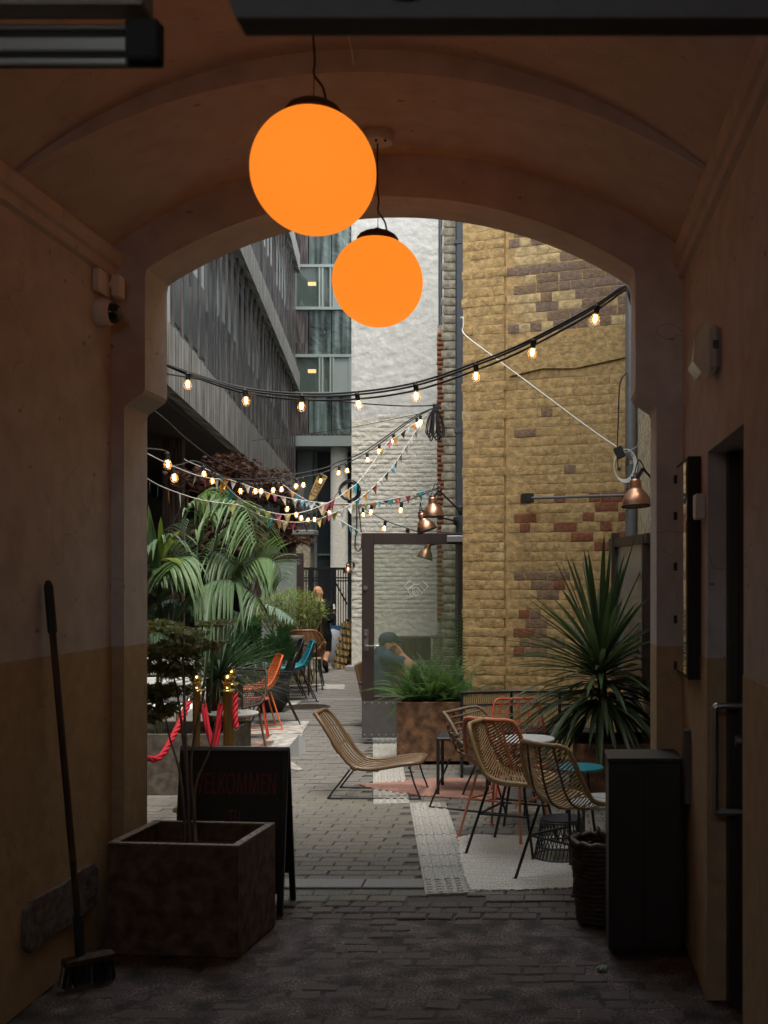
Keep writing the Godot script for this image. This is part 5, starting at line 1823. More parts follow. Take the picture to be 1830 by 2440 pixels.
func make_all_furniture() -> void:
	var q: Q
	var t: Node3D
	# --- rattan lounge chair on a sled frame ---
	t = thing("rattan_lounge_chair", "low rattan lounge chair on a bent steel sled, alone on the pavers", "lounge chair", Vector3.ZERO)
	var sh := Shell.new()
	sh.prof = [Vector2(-0.55, 0.655), Vector2(-0.48, 0.55), Vector2(-0.40, 0.42), Vector2(-0.31, 0.29), Vector2(-0.21, 0.215), Vector2(-0.09, 0.20), Vector2(0.06, 0.225), Vector2(0.22, 0.265), Vector2(0.33, 0.285)]
	sh.wid = [0.19, 0.225, 0.235, 0.24, 0.245, 0.245, 0.245, 0.24, 0.21]
	sh.wrap = [0.04, 0.05, 0.05, 0.05, 0.045, 0.035, 0.03, 0.02, 0.0]
	shell_rim(t, sh, 0.017, M.lounge)
	for u in [-0.84, -0.68, -0.52, -0.36, -0.2, -0.04, 0.12, 0.28, 0.44, 0.6, 0.76, 0.9]:
		var pts := []
		for k in 17: pts.append(sh.at(k / 16.0, u))
		q = Q.new(); q.tube(pts, 0.0065, 5); part("slat", q, M.lounge_slat, t)
	for s in [0.27, 0.47, 0.68, 0.83]:
		var pts := []
		for j in 9: pts.append(sh.at(s, -1.0 + j / 4.0) - V(0, 0.012, 0.004))
		q = Q.new(); q.tube(pts, 0.011 if s < 0.6 else 0.006, 6); part("cross_rail", q, M.lounge, t)
	for sd in [-1.0, 1.0]:   # wrapped joints on the side rails
		for s in [0.28, 0.5]:
			var pts := []
			for k in 7: pts.append(sh.at(s - 0.04 + k * 0.0135, sd))
			q = Q.new(); q.tube(pts, 0.023, 8); part("cane_wrap", q, M.lounge, t)
		q = Q.new()
		var x: float = sd * 0.235
		q.tube(smooth_curve([V(x, 0.235, -0.23), V(x, 0.13, -0.31), V(x, 0.025, -0.39), V(x, 0.008, -0.37), V(x, 0.008, 0.0), V(x, 0.008, 0.31), V(x, 0.025, 0.325), V(x, 0.13, 0.285), V(x, 0.255, 0.25)], 5), 0.0075, 7)
		part("sled_leg", q, M.black, t)
	q = Q.new(); q.tube([V(-0.235, 0.25, 0.24), V(0.235, 0.25, 0.24)], 0.007, 6); part("stretcher", q, M.black, t)
	place(t, V(-1.22, 0, -8.6), Vector2(1.0, 0.03), 0.93)
	# --- dining group by the yucca ---
	rattan_chair("golden rattan chair seen from behind, drawn up to the grey round table", V(0.16, 0, -6.12), Vector2(0.72, -0.69), "rattan", "rattan", "rattan_brown", "black")
	rattan_chair("golden rattan chair turned to show its woven seat, black legs", V(-0.175, 0, -6.82), Vector2(0.94, 0.34), "rattan", "rattan", "rattan", "black")
	rattan_chair("terracotta rattan chair with orange legs behind the golden chair", V(-0.24, 0, -7.22), Vector2(0.45, -0.89), "rattan_red", "orange_pale", "orange_pale", "orange_pale")
	# red wire chair
	t = thing("red_wire_chair", "red wire chair in front of the curved bench", "chair", Vector3.ZERO)
	sh = dining_shell()
	shell_rim(t, sh, 0.0095, M.red)
	shell_wires(t, sh, 10, 11, 0.0042, M.red, true)
	foot_legs(t, [V(-0.16, 0.42, -0.12), V(0.16, 0.42, -0.12), V(-0.16, 0.42, 0.12), V(0.16, 0.42, 0.12)], [V(-0.22, 0, -0.22), V(0.22, 0, -0.22), V(-0.22, 0, 0.2), V(0.22, 0, 0.2)], 0.008, M.red, [[0, 1, 0.5]], false)
	place(t, V(-0.19, 0, -8.55), Vector2(0.12, 0.99), 0.88)
	# wicker armchair on sled base
	t = thing("brown_wicker_armchair", "brown slatted wicker armchair beside the black side table", "armchair", Vector3.ZERO)
	sh = Shell.new()
	sh.prof = [Vector2(-0.30, 0.66), Vector2(-0.27, 0.56), Vector2(-0.24, 0.45), Vector2(-0.17, 0.36), Vector2(-0.05, 0.33), Vector2(0.1, 0.35), Vector2(0.26, 0.38)]
	sh.wid = [0.25, 0.28, 0.29, 0.29, 0.28, 0.27, 0.25]
	sh.wrap = [0.10, 0.16, 0.2, 0.2, 0.15, 0.1, 0.05]
	shell_rim(t, sh, 0.013, M.rattan_grey)
	for s in [0.08, 0.15, 0.22, 0.36, 0.43, 0.5, 0.57, 0.66, 0.75, 0.84, 0.92]:
		var pts := []
		for j in 11: pts.append(sh.at(s, -1.0 + j / 5.0))
		q = Q.new(); q.tube(pts, 0.007, 5); part("slat", q, M.rattan_grey if s < 0.3 else M.rattan_brown, t)
	shell_ribs(t, sh, [-0.6, -0.2, 0.2, 0.6], 0.006, M.rattan_brown)
	for sd in [-1.0, 1.0]:
		q = Q.new()
		var x: float = sd * 0.24
		q.tube(smooth_curve([V(x, 0.36, -0.16), V(x, 0.17, -0.25), V(x, 0.02, -0.32), V(x, 0.008, -0.30), V(x, 0.008, 0.0), V(x, 0.008, 0.26), V(x, 0.02, 0.28), V(x, 0.17, 0.23), V(x, 0.36, 0.17)], 5), 0.0075, 7)
		part("sled_leg", q, M.black, t)
	place(t, V(-0.42, 0, -8.15), Vector2(0.9, 0.42))
	# black side table
	t = thing("black_side_table", "small square black metal side table on the pink rug", "table", V(-0.6, 0, -8.75))
	q = Q.new(); q.span(V(-0.81, 0.415, -8.52), V(-0.42, 0.435, -8.92), 0.004); part("table_top", q, M.black, t)
	for x in [-0.80, -0.43]:
		for z in [-8.53, -8.91]:
			q = Q.new(); q.span(V(x - 0.011, 0, z - 0.011), V(x + 0.011, 0.415, z + 0.011)); part("leg", q, M.black, t)
	t = thing("small_glass", "small clear glass on the black side table", "glass", V(-0.62, 0.435, -8.6))
	q = Q.new(); q.lathe([Vector2(0.001, 0.002), Vector2(0.026, 0.002), Vector2(0.031, 0.075)], 16, Transform3D(Basis.IDENTITY, V(-0.62, 0.435, -8.6))); part("tumbler", q, M.pane, t)
	round_table("round pale grey table behind the golden rattan chairs", V(-0.13, 0, -7.55), 0.20, 0.57, "grey_top", "black", "tripod")
	round_table("round teal enamel table near the low rusty planter", V(0.215, 0, -6.98), 0.15, 0.475, "teal", "black", "tripod")
	round_table("round grey table with thin sled legs beside the wicker basket", V(0.34, 0, -6.2), 0.21, 0.42, "grey_top", "rattan_grey", "sled")
	# dark wire basket stool
	t = thing("wire_basket_stool", "dark blue wire basket stool under the rattan chair", "stool", V(0.10, 0, -6.62))
	q = Q.new()
	for k in 40:
		var a := TAU * k / 40
		q.tube([V(0.10 + cos(a) * 0.12, 0.22, -6.62 + sin(a) * 0.12), V(0.10 + cos(a + 0.3) * 0.16, 0.012, -6.62 + sin(a + 0.3) * 0.16)], 0.0035, 4)
	part("wire_side", q, M.wire_blue, t)
	for y in [0.012, 0.08, 0.22]:
		q = Q.new()
		var pts := []
		var r_: float = 0.16 - (y - 0.012) * 0.19
		for k in 28: pts.append(V(0.10 + cos(TAU * k / 28) * r_, y, -6.62 + sin(TAU * k / 28) * r_))
		q.tube(pts, 0.006, 6, true); part("ring", q, M.wire_blue, t)
	q = Q.new(); q.lathe([Vector2(0.001, 0.222), Vector2(0.12, 0.222), Vector2(0.12, 0.235), Vector2(0.001, 0.235)], 24, Transform3D(Basis.IDENTITY, V(0.10, 0, -6.62))); part("seat", q, M.black_matt, t)
	# wicker basket by the cabinet
	t = thing("wicker_basket", "dark brown round wicker basket with a rope handle beside the black cabinet", "basket", V(0.255, 0, -5.38))
	var bc := V(0.265, 0, -5.38)
	for k in 17:
		q = Q.new()
		var y := 0.02 + k * 0.0215
		var r_ := 0.098 + 0.03 * y / 0.38
		var pts := []
		for s in 36: pts.append(bc + V(cos(TAU * s / 36) * (r_ + 0.006 * (1 if (s + k) % 2 else -1)), y + 0.003 * sin(s * 1.7 + k), sin(TAU * s / 36) * (r_ + 0.006 * (1 if (s + k) % 2 else -1))))
		q.tube(pts, 0.0125, 5, true)
		part("weave_row", q, M.wicker, t)
	q = Q.new()
	for s in 18: q.tube([bc + V(cos(TAU * s / 18) * 0.098, 0.0, sin(TAU * s / 18) * 0.098), bc + V(cos(TAU * s / 18) * 0.128, 0.39, sin(TAU * s / 18) * 0.128)], 0.006, 5)
	part("stakes", q, M.wicker, t)
	q = Q.new()
	var rp := []
	for s in 36: rp.append(bc + V(cos(TAU * s / 36) * 0.132, 0.385 + 0.006 * sin(s * 2.1), sin(TAU * s / 36) * 0.132))
	q.tube(rp, 0.016, 7, true); part("rim", q, M.wicker, t)
	q = Q.new(); q.lathe([Vector2(0.001, 0.02), Vector2(0.09, 0.02)], 18, Transform3D(Basis.IDENTITY, bc)); part("bottom", q, M.wicker, t)
	for a in [PI * 0.98, -PI * 0.45]:
		q = Q.new()
		var e := bc + V(cos(a) * 0.13, 0.36, sin(a) * 0.13)
		q.tube(smooth_curve([e + V(0, 0, -0.03), e + V(-0.02, 0.05, -0.025), e + V(-0.03, 0.055, 0.0), e + V(-0.02, 0.045, 0.025), e + V(0, 0, 0.03)], 4), 0.008, 6)
		part("handle", q, M.wicker, t)
	# --- curved rattan bench against the ochre wall ---
	t = thing("curved_rattan_bench", "black framed bench with a curved back of thin rattan slats", "bench", V(0, 0, -9.5))
	var bench := func(f: float, y: float) -> Vector3: return V(lerpf(-0.70, 0.56, f), y, -9.62 - 0.20 * sin(PI * f) + 0.10 * f)
	var n := 74
	for k in n + 1:
		var f := float(k) / n
		q = Q.new()
		q.tube([bench.call(f, 0.36), bench.call(f, 0.655)], 0.0065, 5, false, false)
		part("slat", q, M.bench_slat, t)
	for y in [0.36, 0.56, 0.665]:
		q = Q.new()
		var pts := []
		for k in 21: pts.append(bench.call(k / 20.0, y) + V(0, 0, 0.006))
		q.tube(pts, 0.013 if y > 0.6 else 0.008, 7); part("rail", q, M.black, t)
	for f in [0.0, 0.33, 0.66, 1.0]:
		q = Q.new(); q.tube([bench.call(f, 0.0), bench.call(f, 0.665)], 0.014, 7); part("post", q, M.black, t)
	q = Q.new()
	for k in 20:
		var a: Vector3 = bench.call(k / 20.0, 0.36)
		var b: Vector3 = bench.call((k + 1) / 20.0, 0.36)
		q.quad(a + V(0, 0, 0.36), b + V(0, 0, 0.36), b, a)
		q.quad(a + V(0, -0.05, 0.36), b + V(0, -0.05, 0.36), b + V(0, 0, 0.36), a + V(0, 0, 0.36))
	part("seat", q, M.black_matt, t)
	for f in [0.02, 0.98]:
		var e: Vector3 = bench.call(f, 0.0)
		q = Q.new(); q.tube([e + V(0, 0, 0.34), e + V(0, 0.34, 0.34)], 0.012, 7); part("leg", q, M.black, t)
	# jar on the bench
	t = thing("glass_lantern_jar", "tall clear glass jar standing on the end of the curved bench", "jar", V(-0.62, 0.36, -9.4))
	q = Q.new(); q.lathe([Vector2(0.001, 0.003), Vector2(0.055, 0.003), Vector2(0.058, 0.02), Vector2(0.058, 0.19), Vector2(0.052, 0.2)], 20, Transform3D(Basis.IDENTITY, V(-0.62, 0.36, -9.42))); part("jar_body", q, M.pane, t)
	# --- rugs ---
	rug("white_rug", "frayed off white rug under the golden rattan chairs", [G(1092, 1998), G(1130, 1992), G(1215, 1994), G(1300, 1996), G(1460, 1996), G(1490, 2060), G(1500, 2121), G(1350, 2119), G(1230, 2124), G(1125, 2125), G(1108, 2095), G(1098, 2050)], "rug")
	rug("pink_rug", "worn pink fringed rug beneath the lounge chair's foot", [G(855, 1872), G(900, 1868), G(960, 1862), G(1060, 1856), G(1200, 1862), G(1210, 1902), G(1150, 1908), G(1080, 1903), G(1000, 1897), G(900, 1884)], "rug_pink")
	# --- left side group ---
	round_table("white round wire table with a pinched wire base", V(P(553, 1698, 9.35).x, 0, -9.35), 0.215, 0.53, "white_enamel", "white_enamel", "wire")
	t = thing("glass_jar", "clear glass jar on the white wire table", "jar", V(P(563, 1690, 9.3).x, 0.53, -9.3))
	q = Q.new(); q.lathe([Vector2(0.001, 0.004), Vector2(0.036, 0.004), Vector2(0.038, 0.09), Vector2(0.032, 0.105), Vector2(0.032, 0.118)], 18, Transform3D(Basis.IDENTITY, t.position)); part("jar_body", q, M.pane, t)
	q = Q.new(); q.lathe([Vector2(0.034, 0.113), Vector2(0.034, 0.122), Vector2(0.001, 0.122)], 18, Transform3D(Basis.IDENTITY, t.position)); part("lid", q, M.steel, t)
	# brown woven chair behind the table
	t = thing("dark_woven_chair", "dark brown woven chair behind the white wire table", "chair", Vector3.ZERO)
	sh = dining_shell()
	shell_rim(t, sh, 0.012, M.cane_dark)
	shell_wires(t, sh, 22, 34, 0.004, M.cane_dark)
	foot_legs(t, [V(-0.16, 0.42, -0.12), V(0.16, 0.42, -0.12), V(-0.16, 0.42, 0.12), V(0.16, 0.42, 0.12)], [V(-0.2, 0, -0.2), V(0.2, 0, -0.2), V(-0.2, 0, 0.2), V(0.2, 0, 0.2)], 0.012, M.rattan_brown, [], false)
	place(t, V(P(566, 1700, 10.8).x, 0, -10.8), Vector2(-0.3, 0.95), 0.95)
	# orange wire chair
	t = thing("orange_wire_chair", "bright orange wire chair under the spiky palm", "chair", Vector3.ZERO)
	sh = dining_shell()
	shell_rim(t, sh, 0.01, M.orange)
	shell_wires(t, sh, 26, 30, 0.0045, M.orange)
	foot_legs(t, [V(-0.15, 0.42, -0.12), V(0.15, 0.42, -0.12), V(-0.15, 0.42, 0.12), V(0.15, 0.42, 0.12)], [V(-0.2, 0.01, -0.24), V(0.2, 0.01, -0.24), V(-0.2, 0.01, 0.26), V(0.2, 0.01, 0.26)], 0.0085, M.orange, [[0, 2, 0.97], [1, 3, 0.97]], false)
	place(t, V(P(612, 1700, 12.3).x, 0, -12.3), Vector2(-0.92, 0.4))
	# red stool legs next to it
	t = thing("red_metal_stool", "small red metal stool beside the white wire table", "stool", V(P(612, 1720, 11.6).x, 0, -11.6))
	var so := t.position
	q = Q.new(); q.lathe([Vector2(0.001, 0.40), Vector2(0.12, 0.40), Vector2(0.125, 0.41), Vector2(0.12, 0.42), Vector2(0.001, 0.42)], 20, Transform3D(Basis.IDENTITY, so)); part("seat", q, M.red, t)
	for k in 4:
		q = Q.new(); q.tube([so + V(cos(k * 1.571 + 0.6) * 0.08, 0.40, sin(k * 1.571 + 0.6) * 0.08), so + V(cos(k * 1.571 + 0.6) * 0.16, 0, sin(k * 1.571 + 0.6) * 0.16)], 0.009, 6); part("leg", q, M.red, t)
	# black chair on sled base and round black pot
	t = thing("black_shell_chair", "black shell chair on a thin sled frame behind the orange chair", "chair", Vector3.ZERO)
	sh = dining_shell()
	shell_rim(t, sh, 0.012, M.black)
	q = Q.new()
	for k in 14:
		for j in 8:
			var s0 := k / 14.0
			var u0 := -1.0 + j / 4.0
			q.quad(sh.at(s0, u0), sh.at(s0 + 1 / 14.0, u0), sh.at(s0 + 1 / 14.0, u0 + 0.25), sh.at(s0, u0 + 0.25))
	part("shell", q, M.black, t)
	for sd in [-1.0, 1.0]:
		q = Q.new()
		var x: float = sd * 0.21
		q.tube(smooth_curve([V(x * 0.7, 0.42, -0.1), V(x, 0.2, -0.2), V(x, 0.02, -0.28), V(x, 0.008, -0.26), V(x, 0.008, 0.24), V(x, 0.02, 0.26), V(x, 0.2, 0.18), V(x * 0.7, 0.42, 0.1)], 5), 0.0075, 7)
		part("sled_leg", q, M.black, t)
	place(t, V(P(650, 1720, 12.75).x, 0, -12.75), Vector2(-0.95, 0.3))
	t = thing("black_round_pot", "round black pot standing by the orange chair", "pot", V(P(648, 1690, 14.0).x, 0, -14.0))
	q = Q.new(); q.lathe([Vector2(0.001, 0.0), Vector2(0.12, 0.0), Vector2(0.2, 0.12), Vector2(0.22, 0.26), Vector2(0.19, 0.38), Vector2(0.17, 0.42), Vector2(0.15, 0.42), Vector2(0.001, 0.36)], 24, Transform3D(Basis.IDENTITY, t.position)); part("pot_body", q, M.black_matt, t)
	# teal and black wire chairs further on
	for a in [[700, 15.2, "teal", "teal_wire_chair", "teal wire chair with black sled legs by the small black table", -0.95], [676, 15.6, "black", "black_wire_chair", "black wire chair next to the teal chair", -0.9]]:
		t = thing(a[3], a[4], "chair", Vector3.ZERO)
		sh = dining_shell()
		shell_rim(t, sh, 0.011, M[a[2]])
		shell_wires(t, sh, 14, 18, 0.006, M[a[2]])
		for sd in [-1.0, 1.0]:
			q = Q.new()
			var x: float = sd * 0.21
			q.tube(smooth_curve([V(x * 0.7, 0.42, -0.1), V(x, 0.2, -0.2), V(x, 0.02, -0.28), V(x, 0.008, -0.26), V(x, 0.008, 0.24), V(x, 0.02, 0.26), V(x, 0.2, 0.18), V(x * 0.7, 0.42, 0.1)], 5), 0.009, 7)
			part("sled_leg", q, M.black, t)
		if a[2] == "teal":
			q = Q.new()
			for k in range(7, 14):
				for j in 8:
					var s0 := k / 14.0
					var u0 := -1.0 + j / 4.0
					q.quad(sh.at(s0, u0), sh.at(s0 + 1 / 14.0, u0), sh.at(s0 + 1 / 14.0, u0 + 0.25), sh.at(s0, u0 + 0.25))
			part("seat_pad", q, M.teal, t)
		place(t, V(P(a[0], 1600, a[1]).x, 0, -a[1]), Vector2(a[5], 0.3))
	t = thing("small_black_table", "small square black table with a pale bowl on it", "table", V(P(700, 1600, 16.2).x, 0, -16.2))
	so = t.position
	q = Q.new(); q.span(so + V(-0.3, 0.70, -0.3), so + V(0.3, 0.72, 0.3), 0.003); part("table_top", q, M.black, t)
	for k in 4:
		q = Q.new(); q.tube([so + V(0.27 * (1 if k & 1 else -1), 0.7, 0.27 * (1 if k & 2 else -1)), so + V(0.27 * (1 if k & 1 else -1), 0, 0.27 * (1 if k & 2 else -1))], 0.012, 6); part("leg", q, M.black, t)
	q = Q.new(); q.lathe([Vector2(0.001, 0.0), Vector2(0.07, 0.0), Vector2(0.11, 0.06), Vector2(0.115, 0.11), Vector2(0.105, 0.11), Vector2(0.09, 0.05), Vector2(0.001, 0.03)], 20, Transform3D(Basis.IDENTITY, so + V(0.03, 0.72, 0)))
	lone("pale_bowl", q, M.granite, "pale stone bowl on the small black table", "bowl", "", so + V(0.03, 0.72, 0))
	# round backed rattan chairs
	for a in [[727, 17.0, "rattan_red", "round backed brown cane chair with a curved rim at the small table", -0.15], [702, 17.7, "rattan_pale", "pale cane chair half hidden behind the brown cane chair", 0.15]]:
		t = thing("cane_tub_chair", a[3], "chair", Vector3.ZERO, "cane tub chairs")
		sh = Shell.new()
		sh.prof = [Vector2(-0.28, 0.88), Vector2(-0.29, 0.76), Vector2(-0.28, 0.62), Vector2(-0.24, 0.5), Vector2(-0.12, 0.45), Vector2(0.05, 0.45), Vector2(0.22, 0.45)]
		sh.wid = [0.18, 0.27, 0.30, 0.30, 0.29, 0.27, 0.22]
		sh.wrap = [0.06, 0.16, 0.24, 0.26, 0.14, 0.06, 0.0]
		shell_rim(t, sh, 0.018, M[a[2]])
		shell_ribs(t, sh, [-0.75, -0.45, -0.15, 0.15, 0.45, 0.75], 0.011, M[a[2]])
		shell_wires(t, sh, 30, 46, 0.0055, M[a[2]])
		q = Q.new(); q.span(V(-0.24, 0.44, -0.2), V(0.24, 0.475, 0.22), 0.01); part("seat_cushion", q, M.rattan_pale, t)
		foot_legs(t, [V(-0.2, 0.45, -0.16), V(0.2, 0.45, -0.16), V(-0.2, 0.45, 0.16), V(0.2, 0.45, 0.16)], [V(-0.27, 0, -0.25), V(0.27, 0, -0.25), V(-0.27, 0, 0.24), V(0.27, 0, 0.24)], 0.011, M.black, [], true)
		place(t, V(P(a[0], 1600, a[1]).x, 0, -a[1]), Vector2(a[4], -0.98) if a[4] < 0 else Vector2(a[4], 0.98))
	# white bench glimpsed through the leaves
	t = thing("white_slat_bench", "white slatted bench glimpsed through the maple leaves", "bench", V(-3.5, 0, -11.2))
	for k in 6:
		q = Q.new(); q.span(V(-4.2, 0.34, -11.0 - k * 0.09), V(-3.45, 0.37, -11.075 - k * 0.09), 0.004); part("slat", q, M.white_enamel, t)
	for k in 4:
		q = Q.new(); q.span(V(-4.2, 0.46 + k * 0.1, -11.55), V(-3.45, 0.53 + k * 0.1, -11.58), 0.004); part("slat", q, M.white_enamel, t)
	for x in [-4.1, -3.55]:
		q = Q.new(); q.span(V(x - 0.03, 0, -11.05), V(x + 0.03, 0.34, -11.0)); part("leg", q, M.wood, t)
		q = Q.new(); q.span(V(x - 0.03, 0, -11.62), V(x + 0.03, 0.85, -11.58)); part("leg", q, M.wood, t)
	# sandwich of folded grey card on the slabs
	q = Q.new()
	var ca := G(672, 1800)
	q.tri(ca, ca + V(0.16, 0, 0.02), ca + V(0.15, 0.19, -0.03))
	q.tri(ca, ca + V(0.15, 0.19, -0.03), ca + V(0.16, 0, 0.02))
	q.quad(ca + V(0.16, 0, 0.02), ca + V(0.2, 0, -0.10), ca + V(0.19, 0.15, -0.10), ca + V(0.15, 0.19, -0.03))
	q.quad(ca + V(0.15, 0.19, -0.03), ca + V(0.19, 0.15, -0.10), ca + V(0.2, 0, -0.10), ca + V(0.16, 0, 0.02))
	lone("folded_card_stand", q, M.grey_top, "small folded grey card stand on the pale slabs", "stand", "", ca)
	# --- brass stanchions with red rope ---
	var posts := []
	for a in [[468, 8.0, "brass rope post standing closest to the arch pier"], [541, 8.0, "brass rope post overlapping the white wire table"], [551, 8.5, "brass rope post standing behind its twin by the white wire table"]]:
		var b := V(P(a[0], 1900, a[1]).x, 0, -a[1])
		t = thing("rope_stanchion", a[2], "stanchion", b, "brass rope posts")
		q = Q.new(); q.lathe([Vector2(0.001, 0), Vector2(0.16, 0), Vector2(0.16, 0.012), Vector2(0.05, 0.03), Vector2(0.03, 0.04)], 28, Transform3D(Basis.IDENTITY, b)); part("foot", q, M.brass_post, t)
		q = Q.new(); q.tube([b + V(0, 0.03, 0), b + V(0, 0.84, 0)], 0.026, 16); part("post", q, M.brass_post, t)
		q = Q.new(); q.lathe([Vector2(0.027, 0.83), Vector2(0.055, 0.842), Vector2(0.056, 0.848), Vector2(0.028, 0.856), Vector2(0.022, 0.875), Vector2(0.02, 0.885)], 24, Transform3D(Basis.IDENTITY, b)); part("collar", q, M.brass, t)
		q = Q.new(); q.sphere(b + V(0, 0.915, 0), 0.038, 20, 14, V(1, 1.12, 1)); part("ball_finial", q, M.brass, t)
		posts.append(b)
	rope_run("red braided rope hanging between the two closest brass posts", posts[0] + V(0.035, 0.80, 0), posts[1] + V(-0.035, 0.80, 0), P(510, 1783, 8.0))
	rope_run("red braided rope sagging from the brass post to the arch pier", P(330, 1795, 7.3), posts[0] + V(-0.04, 0.80, 0), P(385, 1800, 7.5))
	rope_run("short red braided rope hanging behind the brass post", posts[2] + V(0.03, 0.80, 0), posts[2] + V(0.05, 0.5, 0.02), posts[2] + V(0.035, 0.6, 0.02))

func rug(called: String, label: String, g: Array, m: String) -> void:
	var q := Q.new()
	var poly := PackedVector2Array()
	var c := Vector3.ZERO
	for p in g: c += p / g.size()
	for k in g.size():
		var a: Vector3 = g[k]
		var b: Vector3 = g[(k + 1) % g.size()]
		for s in 14:
			var p := a.lerp(b, s / 14.0)
			poly.append(Vector2(p.x + rr(-0.006, 0.006), -p.z + rr(-0.012, 0.012)))
	q.extrude(poly, Transform3D(Basis(V(1, 0, 0), V(0, 0, -1), V(0, 1, 0)), V(0, 0.002, 0)), 0.009)
	var t := thing(called, label, "rug", V(c.x, 0, c.z))
	part("pile", q, M[m], t)
	q = Q.new()
	for k in poly.size():
		if k % 2 == 0:
			var p := V(poly[k].x, 0.009, -poly[k].y)
			q.tube([p, p + (p - c).normalized() * rr(0.012, 0.03) + V(0, -0.004, 0)], 0.003, 4)
	part("fringe", q, M[m], t, "stuff")

func rope_run(label: String, a: Vector3, b: Vector3, low: Vector3) -> void:
	var t := thing("red_rope", label, "rope", a, "red braided barrier ropes")
	var c := smooth_curve([a, a.lerp(low, 0.45) + V(0, -0.03, 0), low, b.lerp(low, 0.45) + V(0, -0.03, 0), b], 8)
	var core := []
	for k in range(5): core.append(along(c, 0.06 + 0.22 * k))
	for strand in 3:
		var pts := []
		var n := 90
		for k in n:
			var s := 0.07 + 0.86 * k / (n - 1)
			var p := along(c, s)
			var tan := (along(c, minf(s + 0.02, 1)) - along(c, maxf(s - 0.02, 0))).normalized()
			var sd := tan.cross(V(0, 0, 1))
			if sd.length() < 0.05: sd = V(1, 0, 0)
			sd = sd.normalized()
			var up := tan.cross(sd)
			var an := s * 44.0 * a.distance_to(b) + TAU * strand / 3
			pts.append(p + (sd * cos(an) + up * sin(an)) * 0.011)
		var q := Q.new(); q.tube(pts, 0.0125, 6); part("strand", q, M.rope, t)
	for e in 2:
		var q := Q.new()
		var s0 := 0.0 if e == 0 else 0.93
		var s1 := 0.09 if e == 0 else 1.0
		q.tube([along(c, s0), along(c, lerpf(s0, s1, 0.3)), along(c, lerpf(s0, s1, 0.7)), along(c, s1)], [0.008, 0.02, 0.02, 0.021] if e == 0 else [0.021, 0.02, 0.02, 0.008], 10)
		part("end_cap", q, M.chrome, t)

